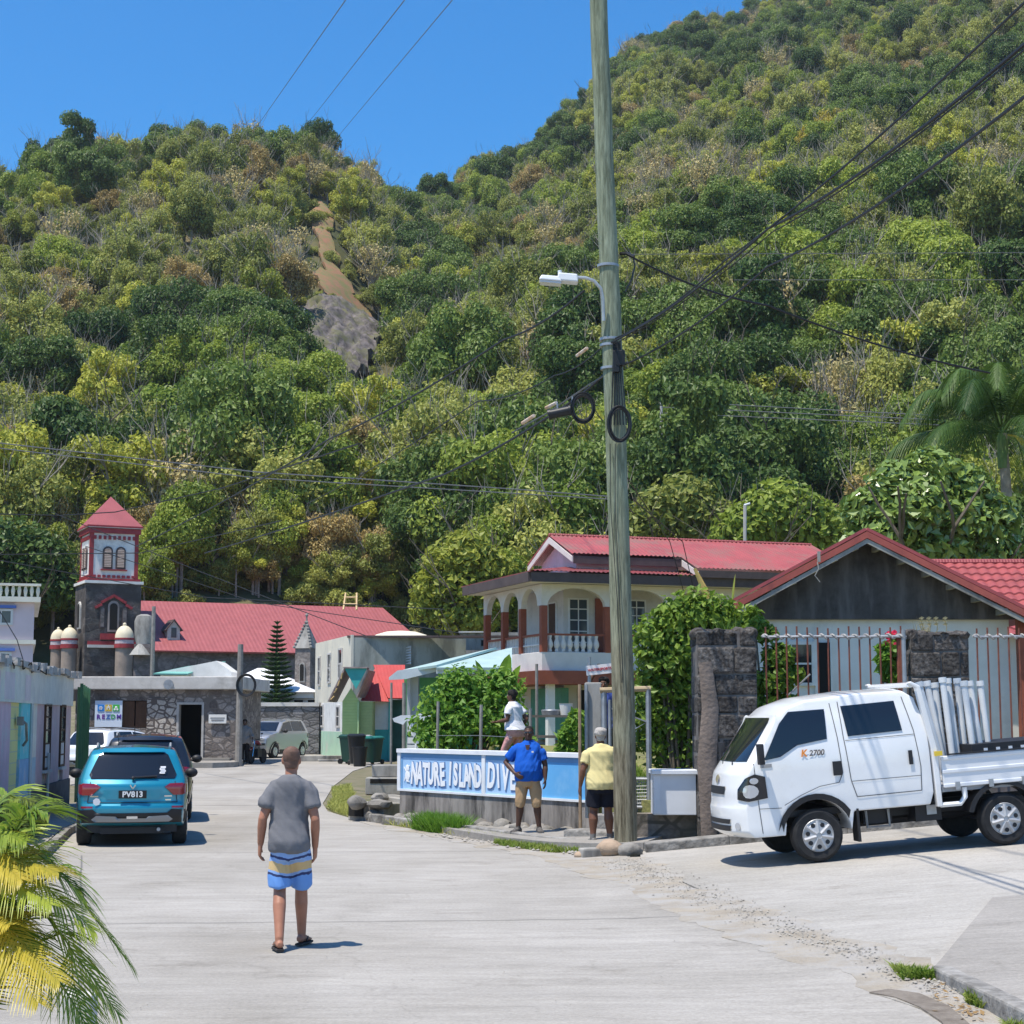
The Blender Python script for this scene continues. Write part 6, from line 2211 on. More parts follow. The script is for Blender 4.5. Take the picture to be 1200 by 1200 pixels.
 if detail:
  decal(bv, [(-.42, .76 * h), (.42, .76 * h), (.46, .90 * h), (-.46, .90 * h)], '+y', None, "plate_recess", root, .010).data.materials.append(paint)
  for poly in ([(-.70, .70), (.70, .70), (.70, .712), (-.70, .712)], [(-.71, .70), (-.70, .70), (-.66, 1.04 * h), (-.67, 1.04 * h)], [(.70, .70), (.71, .70), (.67, 1.04 * h), (.66, 1.04 * h)]):
   decal(bv, poly, '+y', M_blackpl, "tailgate_seam", root, .012)
  mb = MB().tube([(0, -.02 + .12, 1.10 * h), (.38, .14, 1.12 * h)], .014, 5)
  mb.ball((0, .09, 1.09 * h), .03, 8, 6)
  part(mb, "rear_wiper", M_blackpl, root)
  decal(bv, [(-.5, 1.49 * h), (.5, 1.49 * h), (.48, 1.545 * h), (-.48, 1.545 * h)], '+y', None, "spoiler", root, .06).data.materials.append(paint)
  part(MB().tube([(-.25, .75, 1.60 * h), (-.25, .55, 1.74 * h)], .008, 5), "aerial", M_blackpl, root)
 if plate:
  pm = MB().box((0, .012, .835 * h), (.44, .02, .125)).build("number_plate", plain("plate_black", (.012, .012, .013), .4), root, bevel=.004)
  text_mesh("plate_number", plate, .125, plain("plate_letter", (.72, .72, .70), .5), pm, .002, .004, loc=(0, -.003, .833 * h))
  mb = MB()
  for s in (-1, 1): mb.box((s * .022, .035, .955 * h), (.018, .02, .075), ry=s * .6)
  part(mb, "badge", M_chrome, root)
  mb = MB().lathe([(.06, 0), (.06, .004)], 7, (-.56, .075, .72 * h), Matrix.Rotation(R(90), 3, 'X'))
  part(mb, "sticker", plain("sticker_white", (.7, .7, .72), .5), root)
  mb = MB()
  for q in range(4): mb.box((.46 + .012 * (q % 2), .200 + .005 * q, 1.17 * h + q * .03), (.085, .008, .028), rx=-.45)
  part(mb, "window_sticker", plain("sticker_white2", (.7, .7, .72), .5), root)
  for x_, z_, w_ in ((-.60, .80, .13), (.56, .80, .12), (.56, .74, .09)):
   decal(bv, [(x_ - w_ / 2, z_ * h - .008), (x_ + w_ / 2, z_ * h - .008), (x_ + w_ / 2, z_ * h + .012), (x_ - w_ / 2, z_ * h + .012)], '+y', M_chrome, "model_badge", root, .012)
  mb = MB().box((.0, -.012, .47), (.17, .012, .04))
  part(mb, "bumper_badge", M_chrome, root)
 return root, bv
def paint(name, c, metal=.0, rough=.32):
 m = plain(name, c, rough, metal, .5, 1.0)
 return m
vx = at(144.5, 843, 28.0).x
suv("turquoise blue hatchback parked nearest on the left, seen from behind", paint("turquoise_car_paint", (.008, .225, .33), .3), (vx + .25, 27.7, .0), R(12), plate="PV813")
bx_ = at(181, 843, 34).x
suv("black car parked just ahead of the turquoise car", paint("black_car_paint", (.012, .013, .016), .2), (bx_ - .12, 33.9, .02), R(11), L=4.5, W=1.82, H=1.72)
wx_ = at(140, 843, 52).x
suv("white car parked sideways near the stone house window", paint("white_car_paint", (.74, .75, .76), 0), (wx_ - 1.3, 52.5, .25), R(-24), L=4.0, W=1.7, H=1.5, detail=False)
gx_ = at(312, 843, 79).x
suv("dusty silver off-roader facing the camera beside the rubble boundary wall", paint("silver_car_paint", (.36, .36, .36), .5), (gx_ + .75, 83.6, .22), R(180 - 20), L=4.6, W=1.8, H=1.85, detail=False)
# white pickup
TRX, TRY = 3.92, 22.15
yawt = R(6.8)
pitch = math.atan(.078)
PK = thing("pickup_truck", "white double cab pickup with pipes standing in its dropside bed", "truck", (0, 0, 0))
Rt = Euler((0, 0, R(90) - 0)).to_matrix()          # +y -> -x
Mt = Matrix.Rotation(yawt, 3, 'Z') @ Matrix.Rotation(-pitch, 3, 'Y') @ Rt
FRONT = 5.05
RW, FWY, WR = FRONT - 1.03 - 2.50, FRONT - 1.03, .335
hwT = .87
anchor = Vector((hwT - .1, FWY, 0))              # near front wheel contact (left side of the truck is -x local -> faces the camera)
anchor = Vector((-hwT + .1, FWY, 0))
Ml = Mt.to_4x4()
tgt = Vector((TRX, TRY, G(TRX, TRY) + .015))
Ml.translation = tgt - Mt @ anchor
PK.matrix_world = Ml
M_wpaint = mat("white_truck_paint", (.80, .80, .79), (.74, .74, .725), 1.3, .3, c3=(.66, .64, .60), s3=1.1, t3=.66, coat=.8)
S_ = lambda s: FRONT - s
prof = [(S_(2.55), .60), (S_(2.60), .75), (S_(2.60), 1.55), (S_(2.50), 2.02), (S_(2.36), 2.12), (S_(1.7), 2.13), (S_(1.05), 2.09), (S_(.80), 2.02), (S_(.62), 1.88), (S_(.17), 1.30), (S_(.08), 1.18), (S_(.03), .95), (S_(.02), .80), (S_(0), .74), (S_(0), .45), (S_(.10), .37), (S_(.52), .37)]
prof += arc(FWY, WR, .455, R(4), R(176), 14) + [(S_(1.53), .60)]
def tdef(x, y, z):
 s = x / hwT
 wv = 1.0
 if z > 1.3: wv -= .15 * ((z - 1.3) / .83) ** 1.2
 if z < .7 and y < S_(.5): wv -= .02
 f = (y - S_(.6)) / .6
 yy = y
 if f > 0: yy += .07 * f - (.17 * abs(s) ** 3.2 * min(1, f) + .03 * s * s)
 if f > 0: wv -= .05 * min(1, f) ** 2
 zz = z - (.05 * s * s if z > 1.9 else 0)
 return (x * wv, yy, zz)
cab, bvT = body_from_profile("cab", prof, hwT, tdef, M_wpaint, PK, .05, .13)
M_seam = plain("seam_shadow", (.10, .105, .11), .7)
for sx, ax in ((-1, '+x'), (1, '-x')):
 dr = decal(bvT, [(S_(.40), 1.33), (S_(.62), 1.36), (S_(.86), 1.49), (S_(1.26), 1.54), (S_(1.28), 1.92), (S_(.80), 1.92), (S_(.66), 1.78)], ax, M_carglass, "front_window", PK, .012)
 decal(bvT, [(S_(1.54), 1.55), (S_(2.27), 1.57), (S_(2.22), 1.955), (S_(1.50), 1.94)], ax, M_carglass, "rear_side_window", PK, .012)
 def seam(pts, w=.011, nm="door_seam"):
  for (a, b) in zip(pts, pts[1:]):
   d = (Vector(b) - Vector(a)).normalized()
   n = Vector((-d.y, d.x)) * w / 2
   A, B = Vector(a), Vector(b)
   decal(bvT, [tuple(A + n), tuple(A - n), tuple(B - n), tuple(B + n)], ax, M_seam, nm, PK, .006, .2)
 seam([(S_(1.36), .98), (S_(1.42), 1.1), (S_(1.40), 1.55), (S_(1.36), 1.99)])
 seam([(S_(1.47), 2.0), (S_(1.48), 1.55), (S_(1.52), 1.0), (S_(1.58), .78), (S_(2.44), .79), (S_(2.46), 1.1), (S_(2.42), 1.56), (S_(2.33), 2.0)])
 seam([(S_(1.50), 1.50), (S_(2.43), 1.51)], .008)
 seam([(S_(1.53), .98), (S_(2.45), .98)], .008)
 seam([(S_(.27), 1.3), (S_(.29), .75), (S_(.31), .42)], .010)
 seam([(S_(.29), .73), (S_(.58), .72)], .008)
 seam([(S_(1.36), .98), (S_(1.1), .95), (S_(.85), .86), (S_(.62), .75)], .008)
 for s_ in (1.36, 2.34):
  decal(bvT, [(S_(s_ - .07), 1.07), (S_(s_ + .05), 1.07), (S_(s_ + .05), 1.25), (S_(s_ - .07), 1.25)] if s_ < 2 else [(S_(s_ - .035), 1.13), (S_(s_ + .02), 1.13), (S_(s_ + .02), 1.31), (S_(s_ - .035), 1.31)], ax, M_blackpl, "door_handle", PK, .02)
 decal(bvT, arc(FWY, WR, .53, R(-2), R(182), 16) + arc(FWY, WR, .46, R(182), R(-2), 16), ax, M_blackpl, "arch_trim", PK, .02, .2)
 decal(bvT, [(S_(.35), 1.24), (S_(.50), 1.24), (S_(.50), 1.285), (S_(.35), 1.285)], ax, M_greypl, "side_badge", PK, .008)
 m_ = MB()
 m_.box((sx * (hwT + .14), S_(.33), 1.42), (.13, .07, .26))
 m_.tube([(sx * (hwT - .1), S_(.38), 1.36), (sx * (hwT + .12), S_(.34), 1.36)], .02, 6)
 m_.build("wing_mirror", M_blackpl, PK, bevel=.02, smooth=True)
 q_ = .7071
 dg_ = (Vector((-sx * q_, -q_, 0)), Vector((-sx * q_, q_, 0)))
 uc = (-hwT + FRONT - .17) * q_
 decal(bvT, [(uc - .17, .86), (uc + .02, .83), (uc + .20, .86), (uc + .19, .99), (uc + .06, 1.12), (uc - .06, 1.17), (uc - .16, 1.13)], dg_, M_carglass, "headlamp", PK, .016, .04)
 decal(bvT, [(uc + .09 * math.cos(a), .955 + .085 * math.sin(a)) for a in [k * .5236 for k in range(12)]], dg_, M_lampclear, "headlamp_bulb", PK, .028, .03)
 decal(bvT, [(uc - .05 + .045 * math.cos(a), 1.085 + .04 * math.sin(a)) for a in [k * .5236 for k in range(12)]], dg_, M_lampclear, "headlamp_bulb", PK, .028, .03)
 decal(bvT, arc(sx * .68, .52, .05, 0, 2 * math.pi, 10)[:-1], '-y', M_lampclear, "fog_lamp", PK, .014)
 part(MB().box((sx * .74, S_(1.57), .42), (.24, .03, .42)), "mud_flap", M_blackpl, PK)
decal(bvT, [(-.70, 1.33), (.70, 1.33), (.60, 1.86), (-.60, 1.86)], '-y', M_carglass, "windscreen", PK, .012)
decal(bvT, [(-.36, .92), (.36, .92), (.38, 1.02), (-.38, 1.02)], '-y', M_blackpl, "grille", PK, .012)
decal(bvT, [(-.52, .46), (.52, .46), (.55, .53), (-.55, .53)], '-y', M_blackpl, "bumper_grille", PK, .012)
decal(bvT, [(-.52, .55), (.52, .55), (.55, .61), (-.55, .61)], '-y', M_blackpl, "bumper_grille", PK, .012)
decal(bvT, [(-.10, 1.06)] + [(.10 * math.cos(a), 1.11 + .055 * math.sin(a)) for a in [k * math.pi / 5 - math.pi for k in range(1, 10)]], '-y', M_chrome, "front_badge", PK, .014)
part(MB().box((0, FRONT + .02, .70), (.46, .02, .13)), "number_plate", M_blackpl, PK)
for s in (-.35, .15):
 part(MB().tube([(s, S_(.12), 1.29), (s + .42, S_(.24), 1.41)], .012, 5), "wiper", M_blackpl, PK)
bdg = text_mesh("door_badge", "2700", .10, plain("badge_grey", (.09, .08, .08), .5), PK, .001, .002, loc=(-hwT - .004, S_(1.10), 1.375), rot=(R(90), 0, R(-90)), shear=.2)
bdg2 = text_mesh("door_badge_mark", "K", .12, plain("badge_orange", (.75, .25, .04), .5), PK, .001, .004, loc=(-hwT - .006, S_(.93), 1.38), rot=(R(90), 0, R(-90)), shear=.2)
for sx in (-1, 1):
 wheel(PK, sx * (hwT - .12), FWY, WR, .2, sx, 7, mat("wheel_cover", (.52, .52, .52), (.40, .40, .40), 8, .45, metal=.3), True)
 wheel(PK, sx * (hwT - .12), RW, WR, .2, sx, 7, mat("wheel_cover_b", (.52, .52, .52), (.40, .40, .40), 8, .45, metal=.3), True)
mb = MB()
mb.bx(-.42, -.34, .2, S_(.4), .46, .58)
mb.bx(.34, .42, .2, S_(.4), .46, .58)
mb.bx(-.6, -.3, S_(2.1), S_(1.72), .40, .62)
mb.bx(-.66, -.36, S_(2.75), S_(2.4), .38, .64)
mb.tube([(-.1, S_(1.0), .4), (-.1, .6, .42)], .07, 8)
mb.tube([(-.7, RW, WR), (.7, RW, WR)], .06, 8)
mb.tube([(-.7, FWY, WR), (.7, FWY, WR)], .05, 8)
mb.bx(-.7, .7, S_(2.5), S_(.3), .58, .66)
part(mb, "chassis", M_blackpl, PK)
mb = MB()
mb.bx(-.68, -.662, S_(2.68), S_(2.55), .46, .58)
mb.tube([(-.62, S_(1.75), .62), (-.64, S_(1.75), .36), (-.64, S_(2.05), .36), (-.62, S_(2.05), .62)], .02, 6)
part(mb, "battery_clip", M_galv, PK)
M_bed = paint("white_bed_paint", (.72, .73, .74), 0, .4)
y0b, y1b = .1, S_(2.72)
part(MB().bx(-.84, .84, y0b, y1b, .74, .82), "bed_floor", M_greypl, PK)
for sx in (-1, 1):
 mb = MB()
 xx = sx * .85
 mb.bx(xx - .02, xx + .02, y0b, y1b - .02, .80, 1.20)
 for z_ in (.82, 1.0, 1.17): mb.bx(xx - .032, xx + .032, y0b, y1b - .02, z_ - .025, z_ + .025)
 part(mb, "dropside", M_bed, PK, bevel=.01)
 mb = MB()
 for k in range(5): mb.bx(sx * .89 - .012, sx * .89 + .012, .3 + k * .45, .36 + k * .45, .76, .86)
 part(mb, "dropside_hinge", M_galv, PK)
 part(MB().bx(sx * .88 - .015, sx * .88 + .015, y0b, y1b - .1, 1.205, 1.225), "top_edge_trim", M_blackpl, PK)
 mb = MB()
 mb.prism([(S_(2.70), .56), (S_(2.63), .56), (S_(2.62), 1.3), (S_(2.50), 2.10), (S_(2.40), 2.17), (S_(2.44), 2.19), (S_(2.56), 2.12), (S_(2.70), 1.3)], .1, Matrix(((0, 1, 0), (1, 0, 0), (0, 0, 1))), (sx * .83 - .05, 0, 0))
 part(mb, "headboard_post", M_wpaint, PK, bevel=.012)
 mb = MB()
 mb.tube([(sx * .84, S_(2.68), .58), (sx * .84, S_(2.95), .58), (sx * .84, S_(3.02), .66), (sx * .84, S_(3.02), .78)], .035, 6)
 part(mb, "underrun_bracket", M_wpaint, PK, smooth=True)
 a_ = arc(RW, WR, .50, R(15), R(165), 12)
 b_ = arc(RW, WR, .44, R(165), R(15), 12)
 part(MB().prism(a_ + b_, .24, Matrix(((0, 1, 0), (1, 0, 0), (0, 0, 1))), (sx * .75 - .12, 0, 0)), "mudguard", M_blackpl, PK)
part(MB().bx(-.83, .83, S_(2.72), S_(2.68), .8, 1.25), "headboard", M_bed, PK)
part(MB().tube([(-.83, S_(2.45), 2.14), (.83, S_(2.45), 2.14)], .035, 8), "headboard_bar", M_wpaint, PK)
part(MB().bx(-.85, .85, .06, .1, .8, 1.2), "tailgate", M_bed, PK)
part(MB().bx(-.55, .55, .4, 1.75, .83, 1.30), "load_box", M_blackpl, PK)
for k in range(7): MB().box((-.555, .55 + k * .17, 1.22), (.012, .05, .045)).build("load_box_slot", M_bed, PK)
part(MB().box((-.9, S_(2.70), 1.24), (.03, .1, .06)), "yellow_tag", plain("yellow_tag", (.7, .5, .05), .6), PK)
M_pvc = mat("white_pvc_pipe", (.70, .71, .70), (.58, .59, .58), 2, .4)
labs = ["leftmost white pipe standing in the pickup bed against the cab", "second white pipe from the cab in the pickup bed", "third white pipe from the cab in the pickup bed", "fourth white pipe from the cab in the pickup bed", "fifth white pipe from the cab in the pickup bed",
  "sixth white pipe from the cab in the pickup bed", "seventh white pipe from the cab in the pickup bed", "eighth white pipe from the cab in the pickup bed", "rightmost white pipe leaning in the pickup bed"]
tops = [(1078, 805), (1087, 804), (1096, 806), (1105, 800), (1111, 801), (1122, 801), (1130, 804), (1137, 804), (1149, 804)]
bots = [(1101, 886), (1104, 886), (1106, 885), (1116, 885), (1122, 885), (1131, 884), (1141, 884), (1150, 883), (1159, 882)]
for k in range(9):
 d = TRY + .75 + .12 * (k % 3)
 a, b = at(*bots[k], d), at(*tops[k], d + .05)
 a = a + (a - b).normalized() * .28
 pr_ = thing("white_pipe", labs[k], "pipe", a, 0, "white pipes in the pickup bed")
 v = b - a
 MB().tube([(0, 0, 0), v], .043, 12).build("tube", M_pvc, pr_, smooth=True)
 MB().tube([v, v + v.normalized() * .07], .054, 12).build("cap", M_pvc, pr_, smooth=True)
# people (local: facing +y, feet on z = 0)
def skin_mat(name, c):
 return mat(name, c, tuple(k * .82 for k in c), 9, .5, spec=.35)
def hand(mb, w, d, nrm, side, curl=.5, s=1.0):
 """palm and five bent fingers from the wrist w along d; nrm points out of the palm"""
 d = d.normalized()
 nrm = (nrm - d * nrm.dot(d)).normalized()
 t = d.cross(nrm) * side                       # towards the thumb
 M = Matrix((t, nrm, d)).transposed()
 mb.loft([(w - d * .01, .026 * s, .020 * s, M), (w + d * .03 * s, .036 * s, .018 * s, M), (w + d * .075 * s, .042 * s, .015 * s, M), (w + d * .095 * s, .040 * s, .012 * s, M)], 12)
 for k, (off, ln, r) in enumerate(((.031, .068, .0095), (.011, .078, .010), (-.010, .072, .0095), (-.030, .056, .0085))):
  p0 = w + d * .078 * s + t * off * s
  a1, a2, a3 = curl * .4, curl * 1.0, curl * 1.6
  sp = t * (off * .5)
  p1 = p0 + (d * math.cos(a1) + nrm * math.sin(a1) + sp) * ln * .48 * s
  p2 = p1 + (d * math.cos(a2) + nrm * math.sin(a2)) * ln * .32 * s
  p3 = p2 + (d * math.cos(a3) + nrm * math.sin(a3)) * ln * .26 * s
  mb.tube([p0, p1, p2, p3], [r * s, r * s, r * .92 * s, r * .7 * s], 8)
 q0 = w + d * .025 * s + t * .028 * s
 q1 = q0 + (d * .6 + t * .75 + nrm * .25).normalized() * .036 * s
 q2 = q1 + (d * .9 + t * .25 + nrm * .35).normalized() * .03 * s
 q3 = q2 + (d * .95 + nrm * .4).normalized() * .022 * s
 mb.tube([q0, q1, q2, q3], [.013 * s, .0115 * s, .0105 * s, .0075 * s], 8)
def folds(o, amp, fx=9, fz=3, seed=0):
 """cloth creases: the surface moves along its normals"""
 me = o.data
 n = len(me.vertices)
 co = np.empty(n * 3, dtype=np.float32)
 no = np.empty(n * 3, dtype=np.float32)
 me.vertices.foreach_get("co", co)
 me.vertex_normals.foreach_get("vector", no)
 co, no = co.reshape(-1, 3).astype(float), no.reshape(-1, 3)
 f = np_fbm(co[:, 0] * fx + co[:, 1] * fx * .7 + seed + co[:, 2] * fz * .6, co[:, 2] * fz - co[:, 1] * 2 + co[:, 0] * fx * .25, seed, 3) - .36
 me.vertices.foreach_set("co", (co + no * f[:, None] * amp).astype(np.float32).ravel())
 me.update()
def V3(*a): return Vector(a)
def person(label, loc, rz, P, skin, shirt=None, shorts=None, shoes=None, hair=None, hair_style="short", height=1.75, belly=0.0, width=1.0, group=None,
     shirt_z=(.86, 1.50), sleeve=.62, shorts_hem=.50, shirt_loose=1.08, glasses=False, sock=None, flip=None, lean=0.0, head_turn=0.0, collar=None, fem=0.0, leg_taper=1.0):
 k = height / 1.75
 root = thing("person", label, "person", loc, rz, group)
 root.scale = (k, k, k)
 hipc = V3(*P.get("pelvis", (0, 0, .93)))
 chest = V3(*P.get("chest", (0, 0, 1.36)))
 torso_d = chest - hipc
 def T(z, y=0):                                   # torso axis point at a rest height
  t = (z - .93) / .43
  c = hipc + torso_d * t
  return c + V3(0, y, 0)
 secs = [(.80, .125, .098, -.01), (.87, .160, .115, -.012), (.93, .168, .120, -.015), (1.02, .158, .112, 0), (1.12, .150, .105, .005), (1.24, .162, .112, .008), (1.34, .172, .112, .0), (1.41, .172, .100, -.01), (1.455, .140, .080, -.012), (1.485, .085, .066, -.01), (1.51, .060, .060, -.005), (1.57, .054, .056, .005)]
 def adj(z, rx, ry, yo):
  b = belly * math.exp(-((z - 1.08) / .15) ** 2)
  h_ = fem * .035 * math.exp(-((z - .9) / .09) ** 2)
  return rx * width + b * .45 + h_, ry * (width if z < 1.45 else 1) + b * .5 + h_ * .6, yo + b * .45
 neck = T(1.57, .005)
 hd = V3(*P.get("head", tuple(neck + V3(0, .012, .075))))
 mb = MB()
 mb.loft([(T(z, adj(z, a, b, y)[2]), adj(z, a, b, y)[0], adj(z, a, b, y)[1]) for z, a, b, y in secs], 20, pw=2.3)
 HM = Matrix.Rotation(head_turn, 3, 'Z')
 H = lambda x, y, z: hd + HM @ V3(x, y, z)
 hs = [(-.115, .034, .040, .030), (-.105, .047, .055, .024), (-.08, .058, .074, .014), (-.045, .066, .088, .004), (0, .073, .096, -.004), (.04, .076, .098, -.008), (.075, .070, .090, -.012), (.10, .054, .070, -.014), (.117, .030, .038, -.014), (.122, .008, .01, -.014)]
 mb.loft([(H(0, yo, z), a, b, HM) for z, a, b, yo in hs], 20)
 mb.tube([neck - V3(0, 0, .08), neck, hd + HM @ V3(0, -.012, -.06)], [.056, .053, .052], 14)
 mb.tube([H(0, .088, .025), H(0, .104, -.012), H(0, .113, -.03), H(0, .098, -.038)], [.009, .012, .016, .012], 8)
 mb.tube([H(-.045, .078, .032), H(0, .092, .034), H(.045, .078, .032)], [.010, .011, .010], 8)
 mb.tube([H(-.024, .083, -.062), H(0, .091, -.061), H(.024, .083, -.062)], [.007, .009, .007], 8)
 for s in (-1, 1):
  mb.ball(H(s * .077, -.012, -.005), (.012, .022, .034), 10, 8, HM @ Matrix.Rotation(s * .35, 3, 'Z'))
 for s, nm in ((-1, "l"), (1, "r")):
  hip = hipc + V3(s * .088 * width, 0, -.04)
  kn, an = V3(*P["knee_" + nm]), V3(*P["ankle_" + nm])
  w_ = width ** .6
  mid = hip.lerp(kn, .45)
  calf = kn.lerp(an, .32) + V3(0, -.012, 0)
  mb.tube([hip + V3(0, 0, .06), hip, mid, kn + (hip - kn) * .1, kn, calf, kn.lerp(an, .72), an, an - V3(0, 0, .03)],
    [.085 * w_, .094 * w_, .084 * w_, .064 * w_, .060 * w_, .064 * w_ * leg_taper, .046 * leg_taper, .039, .037], 16)
  fd = V3(*P.get("toe_" + nm, (s * .25, 1, 0))).normalized()
  F = Matrix((V3(fd.y, -fd.x, 0), V3(0, 0, 1), fd)).transposed()
  mb.loft([(an + fd * -.062 + V3(0, 0, -.05), .024, .025, F), (an + fd * -.04 + V3(0, 0, -.048), .034, .034, F), (an + fd * .04 + V3(0, 0, -.046), .036, .036, F), (an + fd * .11 + V3(0, 0, -.062), .043, .022, F), (an + fd * .165 + V3(0, 0, -.07), .040, .014, F), (an + fd * .185 + V3(0, 0, -.072), .028, .010, F)], 14)
 shp = {}
 for s, nm in ((-1, "l"), (1, "r")):
  sh = T(1.392, -.01) + V3(s * .178 * width, 0, 0)
  if "shoulder_" + nm in P: sh = V3(*P["shoulder_" + nm])
  el, wr = V3(*P["elbow_" + nm]), V3(*P["wrist_" + nm])
  shp[nm] = (sh, el, wr)
  a_ = width ** .5
  mb.tube([T(1.40, -.01) + V3(s * .1, 0, 0), sh, sh.lerp(el, .35), sh.lerp(el, .7), el, el.lerp(wr, .3), wr - (wr - el) * .08, wr], [.050, .054 * a_, .054 * a_, .049 * a_, .043 * a_, .045 * a_, .030, .027], 14)
  hand(mb, wr, V3(*P.get("handdir_" + nm, tuple(wr - el))), V3(*P.get("palm_" + nm, (-s, 0, 0))), P.get("thumb_" + nm, 1 if s > 0 else 1), P.get("curl_" + nm, .55), 1.12)
 body = fused(mb, "body", skin, root, .0075, 3)
 if shirt is not None:
  mb = MB()
  z0, z1 = shirt_z
  ss = []
  zz = [z0] + [z for z, *_ in secs if z0 + .03 < z < z1 - .015] + [z1]
  for z in zz:
   for (za, *pa), (zb_, *pb) in zip(secs, secs[1:]):
    if za <= z <= zb_:
     t = (z - za) / (zb_ - za)
     q = [pa[i] + (pb[i] - pa[i]) * t for i in range(3)]
   a, b, yo = adj(z, *q)
   f = shirt_loose + .06 * min(1, max(0, (1.34 - z) / .14)) + .055 * min(1, max(0, (1.16 - z) / .16))
   if z > 1.46: f = 1.12
   if z < .95: a = max(a, .165 * width)
   ss.append((T(z, yo), a * f + .004, b * f + .010 + .012 * min(1, max(0, (1.16 - z) / .16))))
  mb.loft(ss, 24, pw=2.4)
  for s, nm in ((-1, "l"), (1, "r")):
   sh, el, wr = shp[nm]
   e = sh.lerp(el, sleeve) if sleeve <= 1 else el.lerp(wr, sleeve - 1)
   pts = [T(1.425, -.01) + V3(s * .07, 0, 0), sh.lerp(T(1.42, -.01), .18), sh.lerp(el, .16), sh.lerp(el, min(sleeve, 1) * .6), e] if sleeve <= 1 else [T(1.425, -.01) + V3(s * .07, 0, 0), sh.lerp(T(1.42, -.01), .18), sh.lerp(el, .16), sh.lerp(el, .6), el, e]
   rr = [.058, .072, .077 * width ** .5, .076 * width ** .5, .080 * width ** .5] if sleeve <= 1 else [.058, .072, .076, .070, .062, .053]
   mb.tube(pts, rr, 16)
  so_ = fused(mb, "shirt", shirt, root, .011, 3)
  folds(so_, .066, 9, 4.6, int(loc[0] * 10) % 13)
 if shorts is not None:
  mb = MB()
  wv = [(.765, .140, .118, -.012), (.84, .165, .128, -.012), (.90, .174, .130, -.013), (.965, .166, .122, -.01)]
  ss = []
  for z, a, b, y in wv:
   a2, b2, y2 = adj(z, a, b, y)
   ss.append((T(z, y2), a2 + .014, b2 + .014))
  mb.loft(ss, 22, pw=2.4)
  for s, nm in ((-1, "l"), (1, "r")):
   hip = hipc + V3(s * .088 * width, 0, -.03)
   kn, an = V3(*P["knee_" + nm]), V3(*P["ankle_" + nm])
   w_ = width ** .6
   zk = kn.z
   if shorts_hem >= zk:
    t = (hip.z - shorts_hem) / (hip.z - zk)
    e = hip.lerp(kn, t)
    mb.tube([hip + V3(-s * .02, 0, .03), hip.lerp(e, .35), hip.lerp(e, .7), e], [.110 * w_, .112 * w_, .108 * w_, .110 * w_], 18)
   else:
    t = (zk - shorts_hem) / max(.01, zk - an.z)
    e = kn.lerp(an, t)
    tight = P.get("tight", False)
    mb.tube([hip + V3(-s * .02, 0, .03), hip.lerp(kn, .5), kn, kn.lerp(e, .5), e], [.105 * w_, .096 * w_ if tight else .1 * w_, .072 * w_ if tight else .085 * w_, .070 if tight else .08, .056 if tight else .075], 18)
  sh_ = fused(mb, "shorts" if shorts_hem > .2 else "trousers", shorts, root, .010, 3)
  folds(sh_, .036, 10, 4, 5)
 if shoes is not None or flip is not None:
  for s, nm in ((-1, "l"), (1, "r")):
   an = V3(*P["ankle_" + nm])
   fd = V3(*P.get("toe_" + nm, (s * .25, 1, 0))).normalized()
   sd = V3(fd.y, -fd.x, 0)
   F = Matrix((sd, V3(0, 0, 1), fd)).transposed()
   if shoes is not None:
    mb = MB()
    mb.loft([(an + fd * -.078 + V3(0, 0, -.045), .030, .036, F), (an + fd * -.05 + V3(0, 0, -.038), .042, .05, F), (an + fd * .03 + V3(0, 0, -.035), .046, .052, F), (an + fd * .11 + V3(0, 0, -.055), .052, .033, F), (an + fd * .18 + V3(0, 0, -.062), .048, .026, F), (an + fd * .212 + V3(0, 0, -.066), .03, .018, F)], 16)
    mb.tube([an + V3(0, 0, -.05), an + V3(0, 0, .02)], [.046, .044], 14)
    sh_ = mb.build("shoe", shoes, root, smooth=True, angle=60)
    ml = MB()
    ml.loft([(an + fd * -.082 + V3(0, 0, -.079), .032, .012, F), (an + fd * .0 + V3(0, 0, -.079), .046, .012, F), (an + fd * .12 + V3(0, 0, -.079), .055, .012, F), (an + fd * .215 + V3(0, 0, -.077), .034, .011, F)], 12, pw=4)
    ml.build("sole", M_sole, sh_, smooth=True)
   else:
    ml = MB()
    ml.loft([(an + fd * -.075 + V3(0, 0, -.0955), .034, .011, F), (an + fd * .0 + V3(0, 0, -.0955), .040, .011, F), (an + fd * .12 + V3(0, 0, -.0955), .052, .011, F), (an + fd * .2 + V3(0, 0, -.0955), .036, .011, F)], 14, pw=4)
    fl_ = ml.build("flip_flop", flip, root, smooth=True)
    st_ = MB()
    for q in (-1, 1): st_.tube([an + fd * .02 + sd * q * .04 + V3(0, 0, -.07), an + fd * .07 + sd * q * .035 + V3(0, 0, -.018 - .02), an + fd * .13 + V3(0, 0, -.045), an + fd * .145 + V3(0, 0, -.085)], .006, 6)
    st_.build("strap", flip, fl_)
   if sock is not None:
    MB().tube([an + V3(0, 0, -.01), an.lerp(V3(*P["knee_" + nm]), .22)], [.044, .046], 14).build("sock", sock, root, smooth=True)
